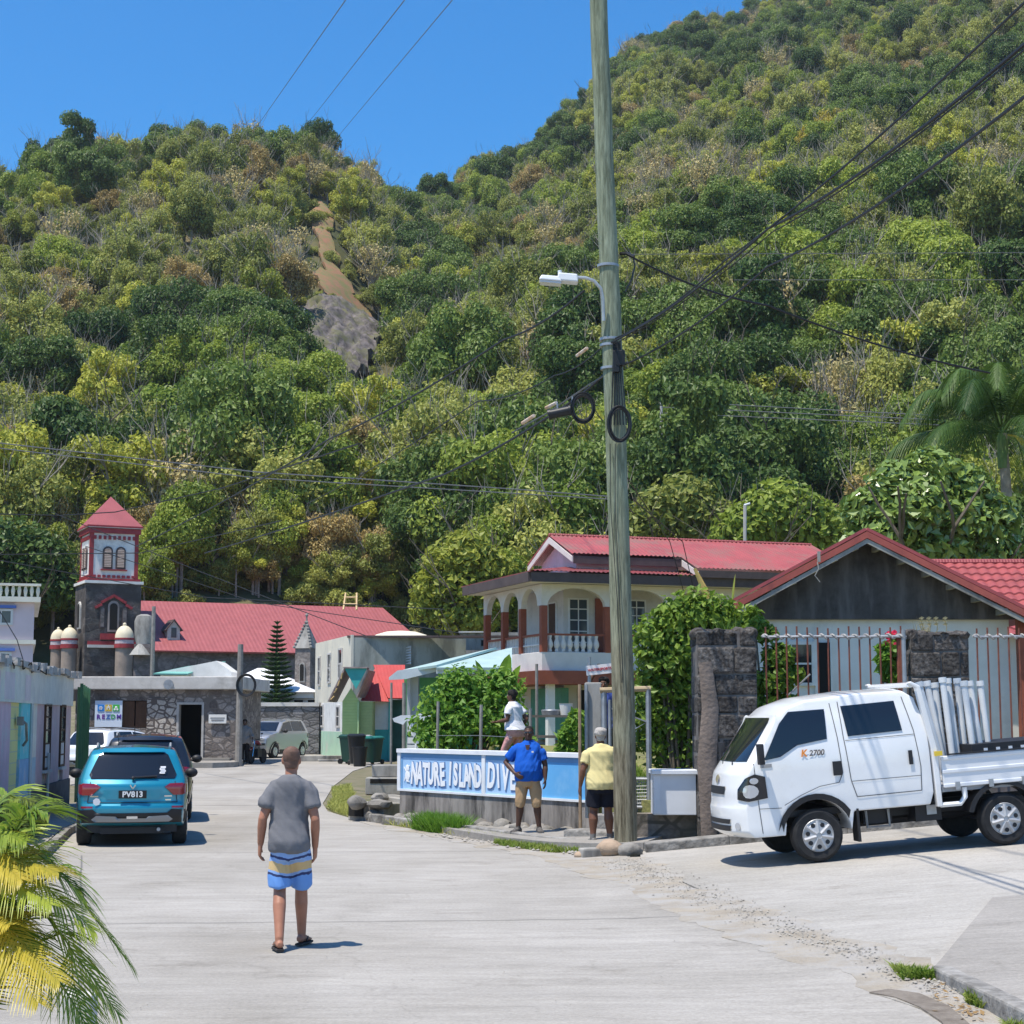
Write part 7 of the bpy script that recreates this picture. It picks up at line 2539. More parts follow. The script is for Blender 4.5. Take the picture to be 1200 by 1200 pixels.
 if hair is not None:
  mb = MB()
  gr = .0045 if hair_style == "stubble" else .016 if hair_style == "short" else .024
  cap = []
  for z, a, b, yo in hs:
   if z < -.03: continue
   cap.append((H(0, yo - (.020 if z < .06 else .006), z + gr * .5), a + gr * (.6 if z < .03 else 1), b + gr - (.018 if z < .06 else .0), HM))
  mb.loft(cap, 22)
  mb.loft([(H(0, -.045, -.075), .050, .046, HM), (H(0, -.04, -.03), .064, .058, HM), (H(0, -.03, .02), .072, .068, HM)], 18)
  if hair_style == "bun":
   mb.ball(H(0, -.10, .06), (.05, .05, .05), 12, 8)
  ho = fused(mb, "hair", hair, root, .008, 2)
  if hair_style != "stubble": folds(ho, .018, 38, 34, 3)
 if collar is not None:
  c0 = T(1.50, .0)
  mb = MB()
  mb.tube([c0 + V3(.078 * math.cos(a), .076 * math.sin(a) - .004, .010 - .030 * max(0, math.sin(a))) for a in [6.2832 * q / 20 for q in range(21)]], .014, 8)
  for s in (-1, 1):
   f0 = T(1.50, .085)
   mb.slab([f0 + V3(s * .012, .015, -.030), f0 + V3(s * .085, -.030, .006), f0 + V3(s * .088, .012, -.052), f0 + V3(s * .040, .048, -.085)], .010)
  mb.build("collar", collar, root, smooth=True)
  p0 = T(1.405, .146 + belly * .1)
  MB().prism([(-.042, .05), (.042, .05), (0, -.10)], .02, None, p0 + V3(0, -.012, .0)).build("open_neck", skin, root)
  MB().box(T(1.34, .152 + belly * .15) + V3(-.085, 0, 0), (.035, .008, .03)).build("chest_badge", M_eyew, root)
 for s in (-1, 1):
  e_ = MB().ball(H(s * .030, .0825, .012), (.012, .010, .008), 10, 6, HM).build("eye", M_eyew, root, smooth=True)
  MB().ball(H(s * .030, .0905, .012), (.0055, .004, .0055), 8, 6, HM).build("pupil", M_black, e_, smooth=True)
 if glasses:
  mb = MB()
  for s in (-1, 1):
   mb.ball(H(s * .032, .098, .012), (.027, .006, .020), 12, 8, HM)
   mb.tube([H(s * .056, .09, .016), H(s * .078, .0, .01)], .004, 5)
  mb.tube([H(-.01, .104, .016), H(.01, .104, .016)], .004, 5)
  mb.build("sunglasses", M_carglass, root, smooth=True)
 return root
M_eyew = plain("eye_white", (.62, .60, .57), .3)
M_sole = plain("shoe_sole", (.16, .155, .15), .7)
SK_tan = skin_mat("tanned_skin", (.39, .175, .105))
SK_dark = skin_mat("dark_skin", (.088, .043, .028))
SK_brown = skin_mat("brown_skin", (.17, .075, .042))
SK_brown2 = skin_mat("mid_brown_skin", (.13, .058, .034))
def band_mat():
 m, nt, p, L = nodes("striped_swim_shorts")
 p.inputs["Roughness"].default_value = .75
 tc = nt.nodes.new("ShaderNodeTexCoord")
 sp = nt.nodes.new("ShaderNodeSeparateXYZ")
 L.new(tc.outputs["Object"], sp.inputs[0])
 n = nt.nodes.new("ShaderNodeTexNoise")
 n.inputs["Scale"].default_value = 14
 L.new(tc.outputs["Object"], n.inputs["Vector"])
 w1 = nt.nodes.new("ShaderNodeMath")
 w1.operation = 'ABSOLUTE'
 L.new(sp.outputs[0], w1.inputs[0])
 a = nt.nodes.new("ShaderNodeMath")
 a.operation = 'MULTIPLY_ADD'
 L.new(w1.outputs[0], a.inputs[0])
 a.inputs[1].default_value = -.22
 L.new(sp.outputs[2], a.inputs[2])
 b = nt.nodes.new("ShaderNodeMath")
 b.operation = 'MULTIPLY_ADD'
 L.new(n.outputs["Fac"], b.inputs[0])
 b.inputs[1].default_value = .035
 L.new(a.outputs[0], b.inputs[2])
 mr = nt.nodes.new("ShaderNodeMapRange")
 mr.inputs["From Min"].default_value = .45
 mr.inputs["From Max"].default_value = .95
 L.new(b.outputs[0], mr.inputs["Value"])
 rp = nt.nodes.new("ShaderNodeValToRGB")
 rp.color_ramp.interpolation = 'CONSTANT'
 cr = rp.color_ramp
 blue, navy, sand, pale = (.13, .30, .66, 1), (.02, .035, .12, 1), (.56, .40, .19, 1), (.24, .38, .66, 1)
 cr.elements[0].position = 0
 cr.elements[0].color = blue
 cr.elements[1].position = .34
 cr.elements[1].color = navy
 for pos, c in ((.385, pale), (.43, sand), (.585, pale), (.66, navy), (.705, pale)):
  e = cr.elements.new(pos)
  e.color = c
 L.new(mr.outputs[0], rp.inputs[0])
 L.new(rp.outputs[0], p.inputs["Base Color"])
 return m
def cloth(name, c, rough=.85):
 return mat(name, c, tuple(k * .88 for k in c), 5, rough, spec=.15, bump=.15, bscale=90)
xw = at(341, 843, 15.5).x
person("man in grey T-shirt and striped blue swim shorts walking away along the road", (xw, 15.55, .0105), R(2),
    dict(chest=(0, .02, 1.36), knee_l=(-.085, .02, .50), ankle_l=(-.06, -.20, .107), knee_r=(.095, .15, .505), ankle_r=(.10, .20, .107), toe_l=(-.25, 1, 0), toe_r=(.30, 1, 0),
   elbow_l=(-.238, -.05, 1.13), wrist_l=(-.262, .02, .90), elbow_r=(.228, -.05, 1.12), wrist_r=(.222, .05, .87), palm_l=(1, .2, 0), palm_r=(-1, .2, 0), thumb_l=-1, thumb_r=1, curl_l=.8, curl_r=.7),
    SK_tan, cloth("grey_tshirt", (.165, .165, .175)), band_mat(), None, mat("cropped_hair", (.105, .062, .046), (.17, .095, .066), 30, .75), "stubble", 1.76, width=.87, shorts_hem=.53, flip=plain("flip_flop_black", (.03, .025, .022), .7), shirt_z=(.85, 1.505))
xb = at(619.5, 843, 29.1).x
person("man in bright blue polo shirt and tan cargo shorts with hand on hip", (xb, 29.1, .14), R(180 - 8),
    dict(chest=(0, -.015, 1.36), knee_l=(-.135, .03, .50), ankle_l=(-.175, .0, .085), knee_r=(.135, .03, .50), ankle_r=(.18, .0, .085), toe_l=(-.35, 1, 0), toe_r=(.45, 1, 0),
   elbow_r=(.40, -.06, 1.16), wrist_r=(.205, .15, .98), handdir_r=(-.5, .35, -.35), palm_r=(-.5, -.4, 0), elbow_l=(-.275, -.03, 1.12), wrist_l=(-.285, .05, .88), palm_l=(1, 0, 0), thumb_l=-1, curl_r=.7),
    SK_dark, cloth("blue_polo", (.010, .095, .46)), cloth("tan_cargo_shorts", (.40, .27, .15)), mat("dark_trainers", (.05, .045, .042), (.14, .13, .12), 30, .8), mat("black_hair", (.012, .010, .009), (.02, .017, .015), 50, .9), "stubble", 1.76,
    belly=.07, width=1.07, shorts_hem=.43, shirt_z=(.86, 1.51), glasses=True, sleeve=.72, collar=cloth("navy_collar", (.008, .06, .30)))
xy = at(704, 843, 26.95).x
person("grey haired man in pale yellow T-shirt and black shorts facing away beside the pole", (xy, 26.95, G(xy, 26.95) + .05), R(4),
    dict(chest=(0, .03, 1.36), knee_l=(-.12, .03, .50), ankle_l=(-.135, -.02, .085), knee_r=(.11, .03, .50), ankle_r=(.135, .02, .085), toe_l=(-.45, 1, 0), toe_r=(.1, 1, 0),
   elbow_l=(-.285, -.03, 1.12), wrist_l=(-.32, .03, .88), elbow_r=(.27, .05, 1.15), wrist_r=(.25, .26, 1.0), palm_l=(1, .3, 0), thumb_l=-1),
    SK_brown, cloth("yellow_tshirt", (.70, .60, .29)), cloth("black_shorts", (.015, .016, .024)), mat("grey_trainers", (.07, .068, .065), (.20, .19, .18), 30, .8), mat("grey_hair", (.50, .47, .43), (.26, .24, .22), 60, .9), "curly", 1.76,
    belly=.05, width=1.10, shorts_hem=.56, shirt_z=(.83, 1.51), sock=cloth("grey_socks", (.16, .155, .15)), leg_taper=1.1)
xf = at(604, 843, 33.6).x
person("woman in white T-shirt and pink patterned leggings stepping behind the blue wall", (xf, 33.6, .98), R(62),
    dict(pelvis=(0, 0, .93), chest=(0, .05, 1.36), knee_l=(-.10, .20, .54), ankle_l=(-.09, .33, .12), knee_r=(.10, -.02, .50), ankle_r=(.10, -.22, .12), toe_l=(0, 1, 0), toe_r=(0, 1, 0),
   elbow_l=(-.26, .06, 1.14), wrist_l=(-.26, .29, 1.10), elbow_r=(.25, -.14, 1.15), wrist_r=(.30, .02, 1.0), palm_l=(0, 0, 1), curl_l=.3, thumb_l=-1, tight=True),
    SK_brown2, cloth("white_tshirt", (.76, .75, .77)), mat("pink_leggings", (.74, .40, .37), (.55, .26, .25), 22, .8), mat("pale_sandals", (.4, .35, .3), (.3, .26, .22), 8, .8), mat("black_bun_hair", (.012, .010, .009), (.025, .02, .018), 50, .9), "bun", 1.60,
    belly=.03, width=1.12, shorts_hem=.26, shirt_z=(.92, 1.505), fem=1.0, sleeve=.55)
xs2 = at(701.5, 843, 30.7).x
person("person in dark blue top reaching up to the small white notice", (xs2 + .10, 30.7, 1.04), R(172),
    dict(chest=(0, .0, 1.36), knee_l=(-.10, .02, .50), ankle_l=(-.11, 0, .085), knee_r=(.10, .02, .50), ankle_r=(.11, 0, .085),
   shoulder_r=(.18, .01, 1.45), elbow_r=(.30, .10, 1.62), wrist_r=(.14, .10, 1.88), palm_r=(0, 1, 0), elbow_l=(-.26, .14, 1.30), wrist_l=(-.40, .32, 1.42), palm_l=(0, 0, -1), thumb_l=-1, curl_r=.9),
    SK_brown, cloth("navy_top", (.035, .06, .22)), cloth("dark_trousers", (.02, .02, .025)), mat("dark_shoes", (.03, .03, .03), (.05, .05, .05), 10, .7), mat("black_curly_hair", (.012, .010, .009), (.025, .02, .018), 50, .9), "curly", 1.72, shorts_hem=.12, sleeve=.4)
xm = at(289, 843, 71).x
person("man in loose grey shirt standing beside the motorcycle up the road", (xm, 70.6, G(xm, 70.6) + .02), R(176),
    dict(chest=(0, -.01, 1.36), knee_l=(-.10, .02, .50), ankle_l=(-.12, 0, .085), knee_r=(.10, .02, .50), ankle_r=(.12, 0, .085), elbow_l=(-.30, .02, 1.14), wrist_l=(-.36, .18, .98), elbow_r=(.28, .0, 1.12), wrist_r=(.28, .05, .88), palm_l=(1, 0, 0), thumb_l=-1),
    SK_dark, cloth("loose_grey_shirt", (.22, .205, .19)), cloth("black_trousers", (.012, .012, .014)), mat("black_shoes", (.02, .02, .02), (.03, .03, .03), 10, .7), mat("black_short_hair", (.012, .010, .009), (.025, .02, .018), 50, .9), "short", 1.80, width=1.1,
    shorts_hem=.12, shirt_z=(.74, 1.505) if False else (.82, 1.505), sleeve=1.5, shirt_loose=1.16)
xk = at(302, 843, 71.6).x
mk = thing("motorcycle", "small dark red motorcycle standing beside the man in grey", "motorcycle", (xk, 71.6, G(xk, 71.6)), R(165))
for y_ in (-.62, .62):
 Mx = Matrix.Rotation(R(90), 3, 'Y')
 t = MB().lathe([(.24, -.04), (.29, -.05), (.31, 0), (.29, .05), (.24, .04)], 24, (0, y_, .31), Mx).build("wheel", M_tyre_r, mk, smooth=True)
 mb = MB()
 mb.lathe([(.245, -.02), (.225, -.02), (.225, .02), (.245, .02)], 24, (0, y_, .31), Mx)
 for k in range(8): mb.tube([(0, y_, .31), (0, y_ + .23 * math.cos(k * .785), .31 + .23 * math.sin(k * .785))], .012, 5)
 mb.build("rim", M_rim, t)
mb = MB()
mb.tube([(.07, .62, .31), (.07, .42, .95)], .025, 8)
mb.tube([(-.07, .62, .31), (-.07, .42, .95)], .025, 8)
part(mb, "front_fork", M_chrome, mk)
part(MB().tube([(-.36, .30, 1.05), (-.2, .38, 1.0), (0, .42, .97), (.2, .38, 1.0), (.36, .30, 1.05)], .016, 6), "handlebar", M_blackpl, mk)
part(MB().loft([((0, -.15, .78), .12, .16), ((0, .05, .86), .15, .26), ((0, .1, .95), .10, .2)], 14), "fuel_tank", plain("red_tank", (.25, .02, .03), .3, 0, .5, 1.0), mk, smooth=True)
part(MB().loft([((0, -.35, .74), .12, .38), ((0, -.38, .82), .12, .38), ((0, -.38, .84), .08, .3)], 14), "seat", M_blackpl, mk, smooth=True)
part(MB().ball((0, .56, .92), (.10, .08, .10), 12, 8), "headlamp", M_lampclear, mk, smooth=True)
part(MB().box((0, .0, .45), (.26, .42, .34)).tube([(.14, .1, .35), (.16, -.7, .38)], .04, 8), "engine", M_blackpl, mk, bevel=.02)
part(MB().tube([(0, .62, .66), (0, .40, .64), (0, .78, .56)], .05, 6), "mudguard", plain("red_guard", (.25, .02, .03), .3, 0, .5, 1.0), mk)
for s in (-1, 1):
 part(MB().tube([(s * .3, .3, 1.06), (s * .34, .34, 1.22)], .008, 5).ball((s * .35, .34, 1.25), (.05, .015, .035), 10, 6), "mirror", M_blackpl, mk)
# near plants
def leaf_obj(name, n, cs, rs, size, seed, m, parent=None, **k):
 v, f = leaf_cloud(n, cs, rs, size, seed, **k)
 return link_mesh(name, np_mesh(name, v, f, False), m, parent)
L_bush = leaf_mat("bush_leaves", (.12, .25, .03), (.38, .52, .08), trans=.35, nscale=.8)
L_vine = leaf_mat("vine_leaves", (.065, .145, .018), (.26, .36, .045), trans=.3, nscale=.7)
L_gloss = leaf_mat("glossy_leaves", (.055, .12, .02), (.23, .32, .07), rough=.25, trans=.2, nscale=.4, spec=.6)
L_palm = leaf_mat("palm_leaves", (.022, .062, .014), (.085, .15, .03), rough=.55, trans=.25, spec=.25)
L_arec = leaf_mat("areca_leaves", (.10, .19, .018), (.37, .43, .06), rough=.4, trans=.35, spec=.35)
L_areg = leaf_mat("areca_gold_leaves", (.34, .31, .03), (.58, .46, .07), rough=.4, trans=.35, spec=.35)
L_banana = leaf_mat("banana_leaves", (.16, .30, .03), (.36, .50, .08), rough=.4, trans=.4)
L_grass = leaf_mat("verge_grass", (.12, .20, .02), (.40, .40, .11), rough=.7, trans=.3, nscale=1.3)
L_grassg = leaf_mat("green_grass", (.10, .22, .02), (.22, .38, .045), rough=.6, trans=.35, nscale=1.3)
def bush(name, label, cat, c, blobs, n, size, m, seed, stems=8, sprigs=0, **k):
 root = thing(name, label, cat, c)
 gs = random.Random(seed + 5)
 blobs = list(blobs)
 for q in range(sprigs):
  b = blobs[q % (len(blobs))]
  a, e = gs.uniform(0, 6.28), gs.uniform(-.3, 1.4)
  r_ = b[3] * gs.uniform(.85, 1.3)
  blobs.append((b[0] + r_ * math.cos(a) * math.cos(e), b[1] + r_ * math.sin(a) * math.cos(e), b[2] + r_ * math.sin(e), b[3] * gs.uniform(.15, .38)))
 cs = [(b[0], b[1], b[2]) for b in blobs]
 rs = [b[3] for b in blobs]
 leaf_obj("foliage", n, cs, rs, size, seed, m, root, **k)
 mb = MB()
 g = random.Random(seed)
 for s in range(stems):
  b = blobs[s % len(blobs)]
  mb.tube([(b[0] * .3, b[1] * .3, -.1), (b[0] * .7 + g.uniform(-.1, .1), b[1] * .7, b[2] * .6), (b[0], b[1], b[2])], .035, 5, .015)
 mb.build("stems", M_bark, root)
 return root
c = Vector((at(545, 843, 37.2).x, 37.2, .95))
Bp = lambda u, v, r, dy=0: (at(u, v, 37.2).x - c.x, dy, at(u, v, 37.2).z - c.z, r)
bush("leafy_bush", "broad bright green bush behind the white lettered blue wall", "bush", c,
  [Bp(505, 850, .42), Bp(520, 822, .42, -.1), Bp(545, 805, .42), Bp(570, 815, .45, .1), Bp(590, 812, .40), Bp(560, 845, .5, -.25), Bp(535, 855, .48, -.2), Bp(590, 845, .45, -.1), Bp(510, 872, .35, -.3), Bp(600, 865, .4), Bp(530, 800, .3, .1), Bp(585, 800, .3)], 7000, .09, L_bush, 41, flat=.95, shell=(.2, 1.35), sprigs=60, stems=16)
def big_leaf(mb, base, tip, width, droop, n=10, split=0):
 base, tip = Vector(base), Vector(tip)
 ax = tip - base
 L = ax.length
 up = Vector((0, 0, 1))
 side = ax.cross(up)
 if side.length < 1e-3: side = Vector((1, 0, 0))
 side.normalize()
 nrm = side.cross(ax).normalized()
 pts = []
 for i in range(n + 1):
  t = i / n
  c_ = base + ax * t - up * droop * t * t * L
  wv = width * (math.sin(math.pi * min(1, .06 + t * .94)) ** .6) * (1 if t < .97 else .3)
  if split: wv *= 1 + .15 * math.sin(i * 5.3)
  pts.append((c_ - side * wv * .5 + nrm * wv * .13, c_, c_ + side * wv * .5 + nrm * wv * .13))
 for a, b in zip(pts, pts[1:]):
  mb.quad(a[0], a[1], b[1], b[0])
  mb.quad(a[1], a[2], b[2], b[1])
c = Vector((at(575, 843, 39).x, 39, .95))
ban = thing("banana_plant", "young banana plant with upright pale leaves above the bush", "plant", c)
mb = MB()
for (u0, v0, u1, v1, w_) in ((578, 830, 557, 772, .34), (572, 830, 528, 776, .3), (585, 825, 597, 765, .42), (588, 828, 610, 778, .4), (590, 835, 617, 792, .3)):
 big_leaf(mb, at(u0, v0, 39) - c, at(u1, v1, 39 - .3) - c, w_, .02)
mb.build("leaves", L_banana, ban, clean=False)
MB().tube([(0, 0, -.2), (.05, 0, 1.2)], .09, 8, .06).build("stem", mat("banana_stem", (.25, .28, .10), (.3, .25, .12), 4, .8), ban)
mb = MB()
for k, (u1, v1) in enumerate(((606, 800), (613, 795), (618, 790), (604, 808))): big_leaf(mb, at(592, 842, 38.7) - c, at(u1, v1, 38.6) - c, .12, .2)
mb.build("yellow_fronds", L_areg, ban, clean=False)
c = Vector((at(800, 843, 29.2).x, 29.2, .8))
Bp = lambda u, v, r, dy=0: (at(u, v, 29.2).x - c.x, dy, at(u, v, 29.2).z - c.z, r)
bush("climbing_shrub", "tall tangled leafy shrub filling the gap left of the stone pillar", "shrub", c,
  [Bp(765, 745, .30), Bp(790, 725, .34), Bp(815, 718, .36), Bp(840, 722, .32), Bp(780, 770, .42, .1), Bp(808, 760, .40), Bp(838, 750, .4, .2), Bp(770, 805, .36, .2), Bp(800, 800, .42, .2), Bp(785, 840, .4, .3), Bp(808, 850, .4, .3), Bp(770, 870, .35, .4), Bp(800, 885, .4, .4), Bp(858, 726, .26, .2), Bp(880, 728, .24, .3), Bp(760, 840, .3, .2)], 11000, .085, L_vine, 42, flat=1.0, shell=(.2, 1.35), stems=18, sprigs=80)
c = Vector((at(905, 843, 28.6).x, 28.6, 1.0))
Bp = lambda u, v, r, dy=0: (at(u, v, 28.6).x - c.x, dy, at(u, v, 28.6).z - c.z, r)
bush("fence_creeper", "green creeper climbing behind the left end of the iron fence", "shrub", c, [Bp(898, 742, .2), Bp(912, 770, .28), Bp(925, 790, .22), Bp(905, 800, .34), Bp(900, 830, .34), Bp(920, 830, .3), Bp(885, 735, .2)], 2600, .10, L_vine, 43, shell=(.4, 1.1))
c = Vector((at(1044, 843, 28.2).x, 28.2, 1.2))
Bp = lambda u, v, r, dy=0: (at(u, v, 28.2).x - c.x, dy, at(u, v, 28.2).z - c.z, r)
fl = bush("flowering_plant", "thin leafy plant with red flowers behind the iron fence", "plant", c, [Bp(1040, 775, .18), Bp(1050, 760, .2), Bp(1046, 790, .16), Bp(1036, 760, .12)], 420, .10, L_bush, 44, shell=(.2, 1.15), aspect=2.6)
M_redfl = leaf_mat("red_petals", (.55, .02, .05), (.75, .05, .12), trans=.3)
leaf_obj("flowers", 90, [Bp(1049, 756, .2)[:3], Bp(1046, 744, .2)[:3], Bp(1052, 772, .1)[:3]], [.16, .1, .12], .075, 45, M_redfl, fl, shell=(.2, 1.1))
c = Vector((at(835, 843, 34).x, 34, 1.2))
bn = thing("banana_plant", "banana plant with a yellow bare stalk left of the timber gable", "plant", c)
mb = MB()
big_leaf(mb, at(858, 735, 34) - c, at(862, 672, 34) - c, .26, 0, 10)
big_leaf(mb, at(835, 740, 34) - c, at(765, 704, 33.6) - c, .30, .12, 12, 1)
big_leaf(mb, at(835, 740, 34) - c, at(800, 690, 34) - c, .26, .1, 12, 1)
mb.build("leaves", L_banana, bn, clean=False)
mb = MB()
mb.tube([(0, 0, -.2), at(834, 745, 34) - c], .09, 8)
mb.build("stem", M_bark, bn)
mb = MB()
mb.tube([at(834, 720, 34) - c, at(826, 692, 34) - c, at(814, 666, 34) - c], [.06, .07, .03], 6, flat=.4)
mb.build("dry_stalk", mat("yellow_stalk", (.52, .42, .12), (.40, .32, .1), 5, .7), bn)
c = Vector((at(660, 843, 33).x, 33, .95))
Bp = lambda u, v, r, dy=0: (at(u, v, 33).x - c.x, dy, at(u, v, 33).z - c.z, r)
bush("small_shrub", "small bright shrub between the picnic table and concrete post", "shrub", c, [Bp(668, 862, .22), Bp(673, 850, .2), Bp(678, 870, .2), Bp(664, 878, .2), Bp(676, 838, .13)], 1500, .10, L_bush, 46, shell=(.4, 1.1), aspect=2.2)
for (u, v, d, n, nm, lab, m) in ((1082, 742, 27.5, 60, "dry_weeds", "tuft of dry weeds growing on top of the right stone pillar", leaf_mat("dry_grass", (.38, .32, .16), (.55, .46, .25))),
         (850, 738, 26.7, 50, "pillar_weeds", "sprigs of creeper on top of the left stone pillar", L_vine)):
 p = at(u, v, d)
 mb = MB()
 g_ = random.Random(int(u))
 for k in range(n):
  a = g_.uniform(0, 6.28)
  r_ = g_.uniform(.0, .22)
  h_ = g_.uniform(.12, .34)
  b0_ = Vector((r_ * math.cos(a), r_ * .7 * math.sin(a), 0))
  t_ = b0_ + Vector((g_.uniform(-.14, .14), g_.uniform(-.1, .1), h_))
  sd_ = Vector((g_.uniform(-1, 1), g_.uniform(-1, 1), 0)).normalized() * .008
  mb.quad(b0_ - sd_, b0_ + sd_, t_)
 if nm == "dry_weeds":
  for q in range(4):
   x_ = g_.uniform(-.1, .5)
   mb.tube([(x_, 0, -.02), (x_ + .02, 0, .18), (x_ - .02, 0, .3)], .006, 4)
   for z_ in (.2, .26, .3): mb.quad((x_ - .05, 0, z_), (x_, 0, z_ - .02), (x_ + .05, .02, z_ + .01), (x_, 0, z_ + .03))
 o = mb.build(nm, m, clean=False)
 o.location = (p.x, p.y, p.z - .06)
 tag(o, lab, "weeds")
def blades(name, polys, n, h0, h1, m, lab, zf, seed, clump=0.0):
 g_ = np.random.default_rng(seed)
 vs, fs = [], []
 cnt = 0
 cent = None
 while cnt < n:
  poly = polys[g_.integers(len(polys))]
  xs = [p[0] for p in poly]
  ys = [p[1] for p in poly]
  x_, y_ = g_.uniform(min(xs), max(xs)), g_.uniform(min(ys), max(ys))
  if not in_poly(x_, y_, poly): continue
  if clump and fbm(x_ * 2.3, y_ * 2.3, seed, 2) < clump: continue
  z_ = zf(x_, y_)
  h_ = g_.uniform(h0, h1)
  a = g_.uniform(0, 6.28)
  w_ = .007 + .006 * g_.random()
  d_ = np.array([math.cos(a), math.sin(a), 0])
  ln = np.array([g_.normal() * .45, g_.normal() * .45, 1]) * h_
  p0 = np.array([x_, y_, z_ - .01])
  vs += [p0 - d_ * w_, p0 + d_ * w_, p0 + d_ * w_ * .6 + ln * .6, p0 - d_ * w_ * .6 + ln * .6 + np.array([0, 0, -.0]), p0 + ln + np.array([g_.normal() * .03, g_.normal() * .03, -.1 * h_])]
  b = 5 * cnt
  fs += [(b, b + 1, b + 2, b + 3), (b + 3, b + 2, b + 4, b + 4)]
  cnt += 1
 me = bpy.data.meshes.new(name)
 me.from_pydata([tuple(v) for v in vs], [], [tuple(dict.fromkeys(f)) for f in fs])
 o = link_mesh(name, me, m)
 tag(o, lab, "grass", kind="stuff")
 return o
verge = [(-4.45, 43), (-4.3, 40), (-3.9, 38), (-3.05, 35.0), (-2.0, 32.6), (-1.3, 31.0), (-.7, 29.6), (-.2, 29.0), (.2, 28.6), (-.5, 30.4), (-1.5, 32.3), (-2.6, 34.5), (-3.1, 36.4), (-3.2, 38.5), (-3.9, 42), (-4.2, 46), (-4.9, 52), (-5.2, 50)]
drape("verge_soil", verge, .018, M_soil, 1.0)
blades("verge_grass", [verge], 9000, .04, .16, L_grass, "yellowing grass growing along the road verge before the wall", lambda x, y: G(x, y) + .02, 61, .38)
tuft = [(-1.85, 32.1), (-1.5, 31.2), (-.95, 30.6), (-.75, 30.9), (-1.1, 31.6), (-1.5, 32.4)]
blades("grass_tuft", [tuft], 2600, .15, .42, L_grassg, "thick bright green grass tuft below the lettered wall", lambda x, y: G(x, y) + .02, 62)
blades("kerb_grass", [[(-.1, 28.5), (.3, 27.5), (.95, 26.3), (1.1, 26.0), (.6, 26.3), (.05, 27.4), (-.35, 28.3)]], 1500, .03, .13, L_grass, "sparse grass growing at the pavement edge before the men", lambda x, y: G(x, y) + .02, 63, .45)
gpoly = [(-2.1, 34.5), (1.35, 29.6), (2.0, 28.6), (2.6, 29), (2.4, 36), (-2.0, 38)]
gzf = lambda x, y: .72 + .28 * sstep(29, 33, y) + (.25 * sstep(2, 8, x))
blades("garden_grass", [gpoly], 9000, .05, .24, L_grass, "grass and low weeds covering the raised garden behind the wall", gzf, 64, .3)
blades("corner_weeds", [[(3.0, 13.7), (3.19, 13.3), (3.24, 12.4), (3.3, 11.2), (3.2, 11.2), (3.06, 12.3), (2.95, 13.1)]], 900, .03, .12, L_grass, "weeds growing along the kerb at the lower right corner", lambda x, y: G(x, y) + .01, 65, .48)
g_ = np.random.default_rng(8)
mb = MB()
for k in range(70):
 x_, y_ = 3.12 + g_.normal() * .07, 12.1 + g_.normal() * .55
 a, l_ = g_.uniform(0, 6.28), g_.uniform(.015, .04)
 z_ = G(x_, y_) + .022
 d_ = Vector((math.cos(a), math.sin(a), g_.normal() * .25)) * l_
 n_ = Vector((-math.sin(a), math.cos(a), g_.normal() * .25)) * l_ * .45
 c_ = Vector((x_, y_, z_))
 mb.quad(c_ - d_, c_ + n_, c_ + d_, c_ - n_)
leaf_o = mb.build("fallen_leaves", leaf_mat("fallen_leaf", (.30, .18, .07), (.40, .27, .12)), clean=False)
tag(leaf_o, "dry brown leaves lying among the weeds by the kerb", "leaves", kind="stuff")
c = Vector((at(555, 843, 35.6).x, 35.6, .95))
bush("ground_plant", "low yellow green plants at the foot of the garden bush", "plant", c, [(at(u, 843, 35.6).x - c.x, 0, .16, .22) for u in (525, 540, 552, 565, 578, 594)], 1500, .085, L_yell, 47, shell=(.4, 1.1), stems=6)
# areca palm, lower left
def frond(name, pts, nleaf, llen, m, parent, width=.030, vee=.35, droop=.35, seed=1, rach=.011, tipl=.45):
 """one feather leaf: rachis through pts, leaflets along both sides"""
 g_ = random.Random(seed)
 P = [Vector(p) for p in pts]
 def pos(t):
  f = t * (len(P) - 1)
  i = min(len(P) - 2, int(f))
  p0 = P[max(0, i - 1)]; p1 = P[i]; p2 = P[i + 1]; p3 = P[min(len(P) - 1, i + 2)]
  q = f - i
  return .5 * ((2 * p1) + (p2 - p0) * q + (2 * p0 - 5 * p1 + 4 * p2 - p3) * q * q + (3 * p1 - p0 - 3 * p2 + p3) * q ** 3)
 mb = MB()
 mb.tube([pos(k / 14) for k in range(15)], rach, 6, rach * .3)
 for k in range(nleaf):
  t = .16 + .84 * (k + .5) / nleaf
  c_ = pos(t)
  d = (pos(min(1, t + .02)) - pos(max(0, t - .02))).normalized()
  s0 = d.cross(Vector((0, 0, 1)))
  if s0.length < .05: s0 = Vector((1, 0, 0))
  s0.normalize()
  up = s0.cross(d).normalized()
  ll = llen * (math.sin(math.pi * (.18 + .80 * t)) ** .55 if t < .999 else .4) * (1 - .35 * max(0, t - .8) / .2 * (1 - tipl))
  for s in (-1, 1):
   dd = (s0 * s + d * (.45 + .7 * t) + up * (vee + g_.uniform(-.12, .12))).normalized()
   L = ll * g_.uniform(.85, 1.1)
   a = c_
   segs_ = 4
   wv = d * width * .5
   prev = (a - wv * .5, a + wv * .5)
   for q in range(1, segs_ + 1):
    u_ = q / segs_
    pt_ = c_ + dd * L * u_ - Vector((0, 0, 1)) * droop * L * u_ * u_ + s0 * s * .0
    ww = wv * (1.0 if u_ < .5 else (1 - (u_ - .5) * 1.8))
    nxt = (pt_ - ww, pt_ + ww)
    mb.quad(prev[0], prev[1], nxt[1], nxt[0])
    prev = nxt
 return mb.build(name, m, parent, clean=False)
pc = Vector((-3.02, 9.35, 0))
